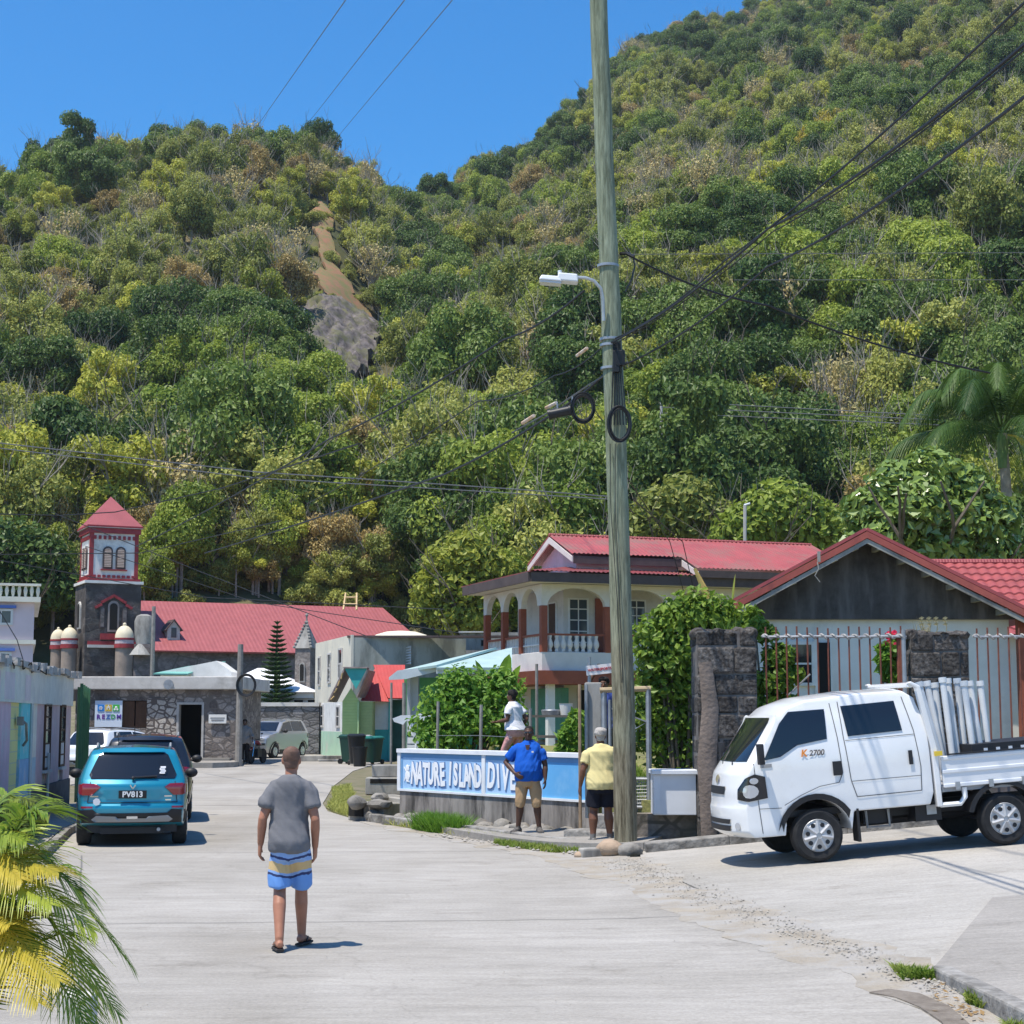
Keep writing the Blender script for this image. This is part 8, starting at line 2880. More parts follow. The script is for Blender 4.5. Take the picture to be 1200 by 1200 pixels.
ar = thing("areca_palm", "yellow green feathery palm clump at the lower left corner", "palm", pc)
specs = [  # (u, v) of mid and tip, distance shifts, material
 ((20, 985), (52, 952), -.1, L_arec), ((-5, 960), (40, 938), .5, L_arec), ((-20, 1000), (30, 985), -.3, L_arec), ((30, 1020), (95, 1048), .0, L_arec), ((30, 1050), (110, 1090), -.2, L_arec), ((60, 1040), (152, 1130), .2, L_arec),
 ((40, 1085), (140, 1190), -.1, L_arec), ((20, 1100), (118, 1230), -.4, L_arec), ((-10, 1040), (60, 1060), -.5, L_arec), ((-10, 1100), (70, 1150), -.7, L_areg), ((-25, 1090), (45, 1175), -.8, L_areg), ((-40, 1010), (25, 1030), -.5, L_areg),
 ((-30, 1060), (40, 1110), -.3, L_arec), ((70, 1110), (100, 1215), .3, L_arec), ((10, 1000), (42, 1022), .6, L_arec), ((-60, 960), (-40, 900), 0, L_arec), ((-90, 1000), (-140, 1000), 0, L_arec), ((-100, 1060), (-160, 1120), -.3, L_arec)]
for q in range(7):
 u0_, v0_ = rng.uniform(-80, 15), rng.uniform(1015, 1150)
 a_ = rng.uniform(-.3, 1.2)
 specs.append(((u0_, v0_), (u0_ + rng.uniform(40, 70), v0_ + 75 * math.sin(a_)), rng.uniform(-.8, .6), rng.choice((L_arec, L_arec, L_arec, L_areg))))
for k, (md_, tp, dy, m) in enumerate(specs):
 d = pc.y + dy
 a = at(*md_, pc.y + dy * .5)
 b = at(*tp, d)
 base = Vector((rng.uniform(-.10, .12), rng.uniform(-.1, .1), .10))
 m1 = a - pc
 tip = b - pc
 lift = Vector((0, 0, .12))
 q1 = base.lerp(m1, .5) + Vector((-.06, 0, .14))
 frond("frond", [base, q1, m1 + lift * .6, m1.lerp(tip, .55) + lift * .5, tip], 50, .36, m, ar, .019, .32, .42, 100 + k, .009)
mb = MB()
for k in range(6):
 a = k * 1.05
 mb.tube([(.12 * math.cos(a), .12 * math.sin(a), -.05), (.16 * math.cos(a), .16 * math.sin(a), .45)], .03, 8, .022)
mb.build("stems", mat("cane_stem", (.30, .30, .10), (.36, .28, .10), 6, .6), ar)
bl = at(92, 1200, 10.9)
o = MB().bx(-.10, .10, -.09, .09, -.1, .34).build("low_bollard", M_slabwhite, bevel=.02)
o.location = (bl.x, 10.9, 0)
tag(o, "short pale concrete block under the palm fronds at lower left", "bollard")
c = Vector((at(15, 843, 29).x, 29.3, .1))
bush("low_shrub", "small straggly plant against the yellow painted wall", "plant", c + Vector((.2, -.8, 0)), [(0, 0, .35, .28), (.3, 0, .25, .24), (-.3, 0, .4, .3)], 900, .09, L_olive, 48, shell=(.3, 1.2), aspect=2.4)
# tall palm and glossy tree at the right
d = 62
c = at(1190, 843, d)
tpz = at(1188, 505, d).z
tp = thing("tall_palm", "tall dark feather palm rising behind the houses at the right edge", "palm", (c.x, d, 1.5))
MB().tube([(0, 0, -1), (.1, 0, 4), (.0, 0, 7.5), (-.1, 0, tpz - 1.6)], [.30, .24, .21, .17], 12).build("trunk", M_barkpale, tp, smooth=True)
hub = Vector((-.12, 0, tpz - 1.6))
for k in range(21):
 a = 2 * math.pi * k / 21 + .2
 el_ = (.15, .75, 1.15)[k % 3]
 L = 5.2
 dirv = Vector((math.cos(a) * math.cos(el_), math.sin(a) * math.cos(el_), math.sin(el_)))
 side_dirv = Vector((math.cos(a), math.sin(a), 0))
 p1 = hub + dirv * L * .35
 p2 = hub + dirv * L * .62 + side_dirv * L * .08 - Vector((0, 0, .12 * L))
 p3 = hub + dirv * L * .72 + side_dirv * L * .2 - Vector((0, 0, .42 * L))
 frond("frond", [hub, p1, p2, p3], 84, 1.05, L_palm, tp, .048, .12, .95, 300 + k, .045)
frond("yellow_frond", [hub, hub + Vector((.7, -.3, -.3)), hub + Vector((1.1, -.5, -1.2)), hub + Vector((1.2, -.5, -2.0))], 34, .6, L_areg, tp, .06, .1, .6, 333, .04)
MB().lathe([(.2, -1.3), (.22, -.4), (.12, .3)], 10, hub).build("crownshaft", mat("crownshaft_green", (.10, .18, .05), (.14, .2, .07), 3, .5), tp, smooth=True)
d = 56
c = Vector((at(1090, 843, d).x, d, 1.3))
gl = thing("glossy_tree", "large round glossy leaved tree behind the tiled roof", "tree", c)
Bp = lambda u, v, r, dy=0: (at(u, v, d).x - c.x, dy, at(u, v, d).z - c.z, r)
bl_ = [Bp(1090, 560, 1.15), Bp(1050, 570, 1.0), Bp(1130, 575, 1.05), Bp(1020, 600, .95), Bp(1160, 605, .95), Bp(1075, 600, 1.3, -.5), Bp(1120, 615, 1.2, -.4), Bp(1040, 630, 1.1, -.3), Bp(1160, 640, .95), Bp(1095, 640, 1.2, -.4), Bp(1010, 640, .8), Bp(1140, 655, .9, -.2), Bp(1060, 655, 1.0, -.2)]
leaf_obj("crown", 9000, [b[:3] for b in bl_], [b[3] for b in bl_], .23, 50, L_gloss, gl, flat=.85, shell=(.6, 1.06))
mb = MB()
mb.tube([(0, 0, -1), (0, 0, 3), (.1, 0, 6)], .28, 8, .16)
for k in range(6): branch_tubes(mb, (0, 0, 3.4 + .3 * k), (math.cos(k * 1.05), math.sin(k * 1.05), .8), 2.6, .12, 1, 600 + k)
mb.build("trunk", M_bark, gl)
# trees behind the houses
def mid_tree(name, label, u, vb, d, zb_, blobs, n, size, m, seed, bark=M_bark, tr=.2, br=6, shell=(.5, 1.1), depth=2):
 c = Vector((at(u, 843, d).x, d, zb_))
 t = thing(name, label, "tree", c)
 B_ = [(at(b[0], b[1], d).x - c.x, (b[3] if len(b) > 3 else 0), at(b[0], b[1], d).z - c.z, b[2]) for b in blobs]
 leaf_obj("crown", n, [b[:3] for b in B_], [b[3] for b in B_], size, seed, m, t, flat=.85, shell=shell)
 mb = MB()
 top = sum(b[2] for b in B_) / len(B_)
 mb.tube([(0, 0, -1), (.05, 0, top * .5), (0, 0, top)], tr, 8, tr * .5)
 for k in range(br):
  a = 6.28 * k / br
  branch_tubes(mb, (0, 0, top * rng.uniform(.35, .8)), (math.cos(a), math.sin(a), .9), max(b[3] for b in B_) * 1.6, tr * .45, depth, seed * 3 + k)
 mb.build("trunk", bark, t)
mid_tree("yellowish_tree", "yellow green spreading tree left of the arcaded house", 540, 740, 101, 1.5, [(525, 660, 1.5), (550, 650, 1.7), (575, 665, 1.4), (510, 690, 1.5), (540, 690, 1.8), (570, 695, 1.5), (530, 720, 1.5), (556, 722, 1.4), (500, 715, 1.1)], 6000, .28, L_yell, 71)
mid_tree("bare_tree", "grey nearly leafless tree right of the church tower", 232, 700, 139, 9, [(215, 620, 1.8), (240, 605, 1.9), (262, 620, 1.7), (230, 650, 1.6), (205, 650, 1.5)], 700, .26, L_olive, 72, M_barkpale, .34, 14, (.3, 1.2), 3)
mid_tree("bare_tree", "brown twiggy tree above the middle of the church roof", 295, 700, 140, 9, [(285, 640, 2.0), (310, 650, 2.0), (265, 665, 1.8), (330, 670, 1.8)], 1500, .24, L_brown, 73, M_barkpale, .24, 12, (.3, 1.2), 3)
mid_tree("dark_tree", "dark green tree between pink house and church tower", 55, 790, 126, 5, [(48, 705, 1.6), (60, 730, 1.6), (45, 750, 1.5), (64, 765, 1.4), (55, 785, 1.3), (35, 720, 1.3)], 5500, .28, L_mid, 74)
mid_tree("dark_tree", "dark glossy tree behind the pink house balustrade", 20, 690, 118, 3.5, [(15, 640, 2.4), (50, 655, 2.2), (-20, 650, 2.4), (30, 680, 2.2), (70, 690, 1.8), (-10, 690, 2.2)], 7000, .30, L_dark, 75)
mid_tree("dark_tree", "dark rounded tree behind the church roof end", 470, 700, 139, 9, [(450, 660, 2.0), (475, 650, 2.2), (500, 670, 1.9), (460, 690, 2.0), (490, 695, 1.8)], 5500, .30, L_dark, 76)
mid_tree("green_tree", "green bushy tree behind the middle of the church roof", 395, 700, 141, 9, [(380, 655, 2.1), (405, 645, 2.2), (425, 665, 2.0), (395, 685, 2.1), (370, 685, 1.8)], 5200, .30, L_olive, 77)
mid_tree("green_tree", "fresh green tree behind the arcaded house roof", 905, 640, 98, 2.0, [(890, 612, 2.0), (915, 600, 2.2), (940, 612, 2.0), (965, 622, 1.8), (870, 625, 1.8)], 5600, .30, L_mid, 78)
mid_tree("green_tree", "olive tree rising just right of the utility pole behind house", 790, 640, 104, 2.5, [(775, 605, 2.0), (800, 590, 2.2), (822, 608, 2.0), (845, 618, 1.8), (755, 618, 1.8)], 4200, .30, L_olive, 79)
d = 93
c = Vector((at(323, 843, d).x, d, .9))
pn = thing("pine_tree", "slim dark tiered pine before the church roof", "tree", c)
hz_ = at(323, 727, d).z - c.z
vs, fs = [], []
mb = MB()
mb.tube([(0, 0, 0), (0, 0, hz_ * .6), (0, 0, hz_)], [.12, .08, .02], 8)
mb.build("trunk", M_bark, pn)
mb = MB()
tiers = 22
for k in range(tiers):
 t = k / (tiers - 1)
 z_ = hz_ * (.16 + .82 * t)
 ln = (1.15 * (1 - t) ** .75 + .10) * rng.uniform(.85, 1.1)
 for q in range(9):
  a = q * 2 * math.pi / 9 + k * .7
  dv = Vector((math.cos(a), math.sin(a), 0))
  e = Vector((0, 0, z_)) + dv * ln + Vector((0, 0, .18 * ln))
  s_ = Vector((0, 0, z_))
  mb.tube([s_, s_.lerp(e, .5) + Vector((0, 0, -.06)), e], .05, 5, .02)
  for r_ in range(5):
   b0_ = s_.lerp(e, .35 + r_ * .14)
   for sg in (-1, 1):
    o_ = dv.cross(Vector((0, 0, 1))) * sg * .2 * ln + dv * .1 + Vector((0, 0, .06))
    mb.tube([b0_, b0_ + o_], .035, 4, .012)
mb.build("foliage", mat("pine_needles", (.035, .075, .022), (.06, .11, .03), 5, .8), pn)
# utility pole
M_pole = None
def pole_mat():
 m, nt, p, L = nodes("weathered_pole_wood")
 p.inputs["Roughness"].default_value = .85
 p.inputs["Specular IOR Level"].default_value = .2
 tc = nt.nodes.new("ShaderNodeTexCoord")
 mp = nt.nodes.new("ShaderNodeMapping")
 mp.inputs["Scale"].default_value = (9, 9, .8)
 L.new(tc.outputs["Object"], mp.inputs[0])
 n = nt.nodes.new("ShaderNodeTexNoise")
 n.inputs["Scale"].default_value = 2.2
 n.inputs["Detail"].default_value = 9
 n.inputs["Roughness"].default_value = .72
 L.new(mp.outputs[0], n.inputs["Vector"])
 r1 = nt.nodes.new("ShaderNodeValToRGB")
 r1.color_ramp.elements[0].position = .36
 r1.color_ramp.elements[1].position = .64
 r1.color_ramp.elements[0].color = (.12, .14, .09, 1)
 r1.color_ramp.elements[1].color = (.33, .37, .26, 1)
 L.new(n.outputs["Fac"], r1.inputs[0])
 r2 = nt.nodes.new("ShaderNodeValToRGB")
 r2.color_ramp.elements[0].position = .36
 r2.color_ramp.elements[1].position = .64
 r2.color_ramp.elements[0].color = (.075, .062, .038, 1)
 r2.color_ramp.elements[1].color = (.33, .295, .20, 1)
 L.new(n.outputs["Fac"], r2.inputs[0])
 n2 = nt.nodes.new("ShaderNodeTexNoise")
 n2.inputs["Scale"].default_value = .8
 n2.inputs["Detail"].default_value = 5
 L.new(tc.outputs["Object"], n2.inputs["Vector"])
 sp = nt.nodes.new("ShaderNodeSeparateXYZ")
 L.new(tc.outputs["Object"], sp.inputs[0])
 ad = nt.nodes.new("ShaderNodeMath")
 ad.operation = 'MULTIPLY_ADD'
 L.new(sp.outputs[2], ad.inputs[0])
 ad.inputs[1].default_value = -.16
 L.new(n2.outputs["Fac"], ad.inputs[2])
 mr = nt.nodes.new("ShaderNodeMapRange")
 mr.inputs["From Min"].default_value = -.35
 mr.inputs["From Max"].default_value = .25
 L.new(ad.outputs[0], mr.inputs[0])
 mx = nt.nodes.new("ShaderNodeMix")
 mx.data_type = 'RGBA'
 L.new(mr.outputs[0], mx.inputs[0])
 L.new(r1.outputs[0], mx.inputs[6])
 L.new(r2.outputs[0], mx.inputs[7])
 L.new(mx.outputs[2], p.inputs["Base Color"])
 b = nt.nodes.new("ShaderNodeBump")
 b.inputs["Strength"].default_value = .9
 b.inputs["Distance"].default_value = .03
 L.new(n.outputs["Fac"], b.inputs["Height"])
 L.new(b.outputs[0], p.inputs["Normal"])
 return m
PD = 26.2
PB = at(734, 985, PD)
pz0 = G(PB.x, PD) - .05
up_ = thing("utility_pole", "tall leaning greenish wooden utility pole at the street corner", "pole", (PB.x, PD, pz0))
PP = lambda u, v, d=PD: at(u, v, d) - Vector((PB.x, PD, pz0))
axis = []
for v, u, wpx in ((985, 734, 27.5), (800, 730, 26), (600, 724.5, 25), (400, 717.5, 24), (200, 709, 22.5), (0, 701, 21.5), (-180, 694, 20)):
 axis.append((PP(u, v), wpx / 2 / (FPX / PD) * (1.0)))
axis[0] = (Vector((axis[0][0].x, 0, -.3)), axis[0][1])
mb = MB()
P_ = []
R_ = []
for (a, ra), (b, rb) in zip(axis, axis[1:]):
 for q in range(6):
  t = q / 6
  P_.append(a.lerp(b, t) + Vector((rng.uniform(-.006, .006), 0, 0)))
  R_.append((ra + (rb - ra) * t) * rng.uniform(.985, 1.015))
P_.append(axis[-1][0])
R_.append(axis[-1][1])
mb.tube(P_, R_, 20)
part(mb, "shaft", pole_mat(), up_, smooth=True, angle=60)
mb = MB()
for v in (312, 398, 405, 432):
 u = 701 + (734 - 701) * v / 985
 c_ = PP(u + 1, v)
 mb.tube([c_ + Vector((0, 0, -.02)), c_ + Vector((0, 0, .02))], .172, 20)
part(mb, "strap", M_galv, up_, smooth=True)
part(MB().box(PP(727, 420, PD - .2), (.14, .12, .24)).box(PP(722, 424, PD - .2), (.1, .1, .34)), "junction_box", M_bink, up_, bevel=.01)
mb = MB()
for k in range(6):
 mb.tube([PP(719 + k * 1.6, 400, PD - .17), PP(718 + k * 2.2, 440, PD - .20), PP(717 + k * 3, 470, PD - .20), PP(716 + k * 3.6, 498, PD - .20)], .011, 5)
for k in range(2):
 mb.tube([PP(715 + k * 6, 520, PD - .2), PP(716 + k * 5, 600, PD - .19), PP(723 + k * 3, 700, PD - .2), PP(728 + k * 2, 800, PD - .21)], .006, 5)
part(mb, "hanging_cable", M_bink, up_)
mb = MB()
for k in range(9):
 r_ = .24 + (k % 4) * .014
 c_ = PP(725 + (k % 3), 497, PD - .25 - .012 * k)
 mb.tube([c_ + Vector((.155 * (r_ / .25) * math.cos(a), -.02, r_ * math.sin(a))) for a in [2 * math.pi * q / 26 for q in range(27)]], .011, 5)
part(mb, "cable_coil", M_bink, up_)
mb = MB()
mb.tube([PP(735, 299), PP(742, 302), PP(744, 312), PP(740, 328), PP(733, 342)], .014, 5)
mb.tube([PP(727, 297), PP(735, 297, PD - .1), PP(743, 301, PD - .15)], .03, 6)
part(mb, "drop_bracket", M_bink, up_)
sl_ = thing("street_lamp", "white street lamp on a short curved arm fixed to the pole", "lamp", at(707, 362, PD - .15))
LP_ = lambda u, v, d=PD - .3: at(u, v, d) - at(707, 362, PD - .15)
part(MB().tube([LP_(707.5, 376, PD - .2), LP_(706.5, 350, PD - .22), LP_(704, 338, PD - .25), LP_(696, 329), LP_(686, 325.5), LP_(672, 325)], .026, 8), "arm", mat("lamp_arm_grey", (.5, .52, .52), (.4, .42, .42), 4, .4, metal=.4), sl_, smooth=True)
M_lampw = plain("lamp_housing", (.66, .68, .69), .4)
mb = MB()
Mh = Matrix.Rotation(R(-3.5), 3, 'Y')
c_ = LP_(664, 326.5)
mb.loft([(c_ + Vector((.16, 0, .02)), .06, .06), (c_ + Vector((.16, 0, .02)), .06, .06)], 4)
mb = MB()
mb.box(LP_(665, 326.5), (.34, .24, .13), ry=R(5), taper=.86)
mb.box(LP_(645, 327.5), (.36, .26, .085), ry=R(5), taper=.8)
part(mb, "lamp_head", M_lampw, sl_, bevel=.02)
part(MB().box(LP_(645, 332), (.33, .22, .03), ry=R(5)), "lens", plain("lamp_lens", (.55, .56, .56), .2), sl_)
part(MB().tube([LP_(656, 321), LP_(656, 317)], .03, 8), "photo_cell", M_lampw, sl_)
cc = thing("cable_coil", "black cable coil hanging with splice case left of the pole", "cable coil", at(683, 478, PD - .1))
mb = MB()
for k in range(12):
 r_ = .19 + (k % 5) * .012
 mb.tube([Vector((.155 / .2 * r_ * math.cos(a), -.03 * (k - 6) * .35, r_ * math.sin(a))) for a in [2 * math.pi * q / 26 for q in range(27)]], .012, 5)
part(mb, "loops", M_bink, cc)
part(MB().tube([(-.50, .02, -.10), (-.22, .02, -.04)], .075, 12).tube([(-.54, .02, -.11), (-.50, .02, -.10)], .085, 12).tube([(-.22, .02, -.04), (-.19, .02, -.035)], .085, 12), "splice_case", M_bink, cc, smooth=True)
part(MB().tube([(-.16, .0, .18), (-.17, .0, -.02)], .014, 5).tube([(-.40, .0, .08), (-.39, .0, -.05)], .014, 5), "hanger", M_galv, cc)
# wires
M_wire = plain("wire_black", (.018, .018, .02), .6)
M_wireg = plain("wire_grey", (.14, .14, .145), .5)
def wire(label, pts, r, m=M_wire, sag=.0, group="overhead wires across the street and hill", name="overhead_wire"):
 P = [at(u, v, d) for u, v, d in pts]
 if "right edge" in label or "right corner" in label: P.append(P[-1] + (P[-1] - P[-2]) * 3)
 if "blue sky" in label: P.insert(0, P[0] + (P[0] - P[1]) * .6)
 out = []
 for a, b in zip(P, P[1:]):
  n = 10
  for k in range(n):
   t = k / n
   out.append(a.lerp(b, t) - Vector((0, 0, sag * 4 * t * (1 - t))))
 out.append(P[-1])
 c = out[0]
 o = MB().tube([q - c for q in out], r, 5).build(name, m)
 o.location = c
 tag(o, label, "wire", group)
 return o
wire("thick black wire from the pole towards the top right corner, uppermost of three", [(720, 397, 26.1), (850, 305, 22), (1230, -25, 12)], .012, sag=.1)
wire("thick black wire rising from the pole to the right edge, middle of three", [(715, 402, 26.1), (900, 268, 20), (1240, 18, 11)], .016, sag=.12)
wire("thin wire running close beside the middle black wire to the right edge", [(718, 404, 26.1), (905, 272, 20), (1240, 25, 11)], .008, sag=.10)
wire("thick black wire from below the junction box to the right edge, lowest of three", [(730, 428, 26.1), (900, 312, 20), (1240, 82, 11)], .014, sag=.12)
wire("black drop wire sloping down from the pole towards the tall palm", [(742, 302, 26.1), (900, 358, 27), (1160, 437, 29)], .018, sag=.1)
wire("thick black wire from the lamp arm sloping down left before the hill", [(684, 341, 26.1), (590, 398, 29), (385, 515, 38), (160, 640, 60)], .019, sag=.1)
wire("cable bundle sloping down left from the pole through the coil", [(716, 432, 26.1), (640, 490, 28), (520, 556, 34), (240, 648, 60)], .022, sag=.05)
wire("grey steel strand just above the cable bundle left of the pole", [(735, 424, 26.1), (690, 451, 26.4), (640, 485, 28), (600, 507, 30)], .013, M_wireg)
wire("thin wire just under the cable bundle left of the pole", [(714, 398, 26.1), (650, 440, 28), (560, 470, 32), (360, 590, 55)], .012, sag=.1)
mb = MB()
for a, b, r_ in (((612, 496), (626, 487), .03), ((640, 478), (652, 472), .03), ((676, 417), (688, 408), .028)):
 mb.tube([at(*a, 28.2), at(*b, 27.9)], r_, 8)
o = part(mb, "cable_sleeve", mat("pale_sleeve", (.66, .62, .56), (.5, .3, .16), 8, .5), None, smooth=True)
tag(o, "pale sleeves clamped on the wires left of the pole", "cable clamp")
wire("long pale wire across the hillside above the church tower, upper", [(-20, 517, 85), (300, 553, 85), (600, 573, 85), (730, 583, 85)], .030, M_wireg, .0)
wire("long pale wire across the hillside above the church tower, lower", [(-20, 523, 84), (300, 560, 84), (600, 578, 84), (730, 586, 84)], .026, M_wireg, .0)
wire("dark wire crossing the red tower cap", [(-20, 602, 90), (70, 604, 90), (135, 600, 90), (260, 572, 80), (420, 520, 60)], .030)
wire("dark wire crossing the belfry of the tower", [(-20, 650, 90), (165, 648, 88), (330, 610, 70)], .024)
wire("dark wire sloping over the left end of the church roof", [(60, 600, 90), (230, 668, 88), (480, 765, 82)], .022)
wire("dark wire sloping over the middle of the church roof", [(-10, 655, 88), (240, 700, 86), (520, 714, 80)], .022)
wire("dark wire along the upper church roof", [(100, 640, 90), (300, 706, 88), (540, 742, 78)], .020)
wire("slack wire in front of the pink house", [(-10, 700, 56), (20, 750, 56), (32, 790, 56)], .016)
wire("left wire crossing the blue sky", [(412, -10, 60), (300, 150, 170), (235, 235, 290)], .022, M_wireg, sag=.0)
wire("middle wire crossing the blue sky", [(482, -10, 60), (370, 133, 170), (240, 290, 280)], .022, M_wireg, sag=.0)
wire("right wire crossing the blue sky", [(540, -12, 60), (396, 160, 170), (180, 430, 250)], .020, M_wireg, sag=.0)
wire("thin pale wire crossing the hill right of the pole, upper", [(730, 298, 60), (1230, 296, 60)], .014, M_wireg)
wire("thin pale wire crossing the hill right of the pole, lower", [(860, 328, 60), (1230, 328, 60)], .014, M_wireg)
for k, (v0, v1) in enumerate(((470, 487), (477, 492), (484, 498))):
 wire("%s of three thin wires running right from the small hill pole" % ("upper", "middle", "lower")[k], [(775, v0, 130), (1100, v1, 120)], .035, M_wireg, group="three wires from the small hill pole")
wire("thin dark wire dropping past the arcaded house roof", [(742, 585, 40), (800, 635, 66), (815, 700, 67)], .018)
wire("thin dark wire dropping over the arcaded house eave", [(735, 560, 40), (785, 635, 66), (803, 700, 67)], .016)
for (u, v0, v1, d, lamp, lab) in ((357, 362, 446, 205, False, "thin pale pole before the grey cliff"), (330, 388, 440, 203, True, "pale lamp post left of the grey cliff"), (775, 466, 500, 131, False, "small pale pole on the lower hill right of the big pole"), (873, 592, 650, 90, True, "slim lamp post rising over the arcaded house roof")):
 p1, p0 = at(u, v0, d), at(u, v1 + 30, d)
 t = thing("lamp_post" if lamp else "hill_pole", lab, "pole", p0)
 part(MB().tube([(0, 0, 0), p1 - p0], .11 if d > 100 else .09, 6), "shaft", mat("pale_pole", (.46, .44, .40), (.38, .36, .33), 2, .8), t)
 if lamp:
  q = p1 - p0
  w_ = d / FPX
  part(MB().tube([q + Vector((-.5 * w_ * 2, 0, 0)), q + Vector((6 * w_, 0, 2 * w_))], 1.3 * w_, 8), "lamp_head", M_lampw, t)
p = at(1194, 318, 240)
hh = thing("hill_house", "white walled house with orange roof peeping in at the right edge", "house", (p.x, 240, p.z - 3))
part(MB().bx(.2, 9, 0, 6, 0, 5.0), "wall", M_white, hh)
mb = MB()
mb.slab([(-1.0, -.8, 4.9), (10, -.8, 4.9), (10, 3, 7.0), (1.6, 3, 7.0)], .2)
mb.slab([(-1.0, 6.8, 4.9), (-1.0, -.8, 4.9), (1.6, 3, 7.0)], .2)
part(mb, "roof", mat("orange_roof", (.42, .14, .09), (.34, .1, .07), 1, .6), hh)
part(MB().bx(2, 3.4, -.05, .02, 1.5, 3.5), "window", M_glass2, hh)
def proj(x, y, z):
 d = Vector((x, y, z - CAMZ))
 f = d.y * math.cos(TH) + d.z * math.sin(TH)
 up = -d.y * math.sin(TH) + d.z * math.cos(TH)
 return 600 + FPX * d.x / f, 600 - FPX * up / f
trees = []
y = HY0 + 4
while y < 690:
 sp = 3.95 + y * .0030
 a = -.51 + rng.random() * .01
 while a < .51:
  x = a * y + rng.uniform(-.42, .42) * sp
  yy = y + rng.uniform(-.45, .45) * sp
  a += sp / y
  u = HU(x, yy)
  t = (yy - HY0) / (lerp(DIST, u) - HY0)
  lx_, ly_ = (x - cw.x) * math.cos(CYAW) + (yy - CH_Y) * math.sin(CYAW), -(x - cw.x) * math.sin(CYAW) + (yy - CH_Y) * math.cos(CYAW)
  if t > 1.12 or (-9 < lx_ < 27 and ly_ < 12.6): continue
  bare = 2 if any(in_poly(x, yy, p_) for p_ in (cliff_poly, cliff2_poly)) else 1 if in_poly(x, yy, slide_poly) else 0
  if bare and rng.random() > (.16 if bare == 2 else .8): continue
  near = bare or any(in_poly(x, yy + q, p_) for p_ in (slide_poly, cliff_poly, cliff2_poly) for q in (3, 6, 9, 12, 15, 18))
  k = "shrub" if near else species(x, yy, t, u)
  s = rng.uniform(.58, 1.22) * PROTO_BASE[k] * (.86 if t > .9 else 1)
  if bare: s *= .55
  if -9 < lx_ < 27 and ly_ < 18: k, s = rng.choice(("olive", "brown", "shrub", "mid")), s * .5
  if t < .25: s *= 1.12
  if 320 < u < 480 and 160 < yy < 330 and not bare:
   zt = H(x, yy)
   if any(in_poly(*proj(x + q, yy, zt + 9 * s * f), p_) for f in (.5, .75, 1) for q in (-3, 0, 3) for p_ in (SLIDE_PX, CLIFF_PX)): k, s = "shrub", .6
  trees.append((x, yy, H(x, yy) - .3, k, s, rng.uniform(0, 6.28)))
 y += sp * .92
for q in range(170):
 lx_, ly_ = rng.uniform(-10, 30), rng.uniform(11.6, 21)
 x, yy = cw.x + lx_ * math.cos(CYAW) - ly_ * math.sin(CYAW), CH_Y + lx_ * math.sin(CYAW) + ly_ * math.cos(CYAW)
 trees.append((x, yy, H(x, yy) - .3, rng.choice(("shrub", "shrub", "mid", "olive", "yellow", "brown")), rng.uniform(.4, .75), rng.uniform(0, 6.28)))
for q in range(34):
 u = rng.choice((rng.uniform(-20, 470), rng.uniform(540, 900)))
 p = None
 yy = lerp(DIST, u) * rng.uniform(.93, 1.0)
 x = (u - 600) / FPX * yy * (math.cos(TH) + math.sin(TH) * .05)
 trees.append((x, yy, H(x, yy) - .3, rng.choice(("dark", "mid", "grey", "dark", "olive", "brown")), rng.uniform(.75, 1.12), rng.uniform(0, 6.28)))
def special(u, v, k, s):
 p = ground_at(u, v)
 if not p: return
 n = 1 if s <= 1.1 else 3 if s < 1.45 else 5
 for q in range(n):
  a, r_ = 6.28 * q / n + s, (0 if n == 1 else 2.4 * s)
  x, yy = p.x + r_ * math.cos(a), p.y + r_ * math.sin(a)
  trees.append((x, yy, H(x, yy) - .3, k, min(s, rng.uniform(.85, 1.12)), rng.uniform(0, 6.28)))
for u, v, k, s in ((60, 172, "dark", 1.0), (345, 172, "dark", 1.1), (372, 175, "dark", 1.0), (596, 182, "mid", 1.0), (632, 156, "dark", .9), (978, 200, "gold", 1.5), (630, 245, "brown", 1.5), (615, 255, "brown", 1.2),
       (860, 235, "grey", 1.5), (75, 250, "tall", 1.4), (110, 262, "dark", 1.5), (180, 465, "dark", 1.7), (230, 470, "dark", 1.7), (272, 486, "dark", 1.6), (318, 535, "mid", 1.5), (480, 330, "dark", 1.7), (500, 360, "dark", 1.6),
       (1040, 370, "grey", 1.4), (800, 470, "dark", 1.5), (850, 480, "dark", 1.6), (890, 470, "dark", 1.5), (500, 610, "olive", 1.2), (590, 600, "tall", .7), (820, 500, "yellow", 1.3), (300, 625, "brown", 1.4), (350, 630, "brown", 1.3), (410, 640, "brown", 1.2),
       (930, 330, "dark", 1.3), (955, 300, "dark", 1.2), (520, 240, "dark", 1.2), (1060, 500, "dark", 1.4)):
 special(u, v, k, s)
cand = []
for i, (x, yy, z, k, s, r_) in enumerate(trees):
 u, v = proj(x, yy, z + 5 * s)
 inside = -10 < u < 1210 and 60 < v < (660 if 150 < u < 960 else 640)
 if inside: cand.append(((s * (0.5 if k == "shrub" else 1)) / yy, i))
cand.sort(reverse=True)
single = set(i for _, i in cand[:285])
first = {}
rest = []
names = {"dark": "dense_tree", "mid": "rounded_tree", "olive": "loose_tree", "yellow": "thin_tree", "brown": "dry_tree", "grey": "bare_tree", "tall": "tall_tree", "gold": "blossoming_tree", "shrub": "hill_shrub"}
mesh_obj = {}
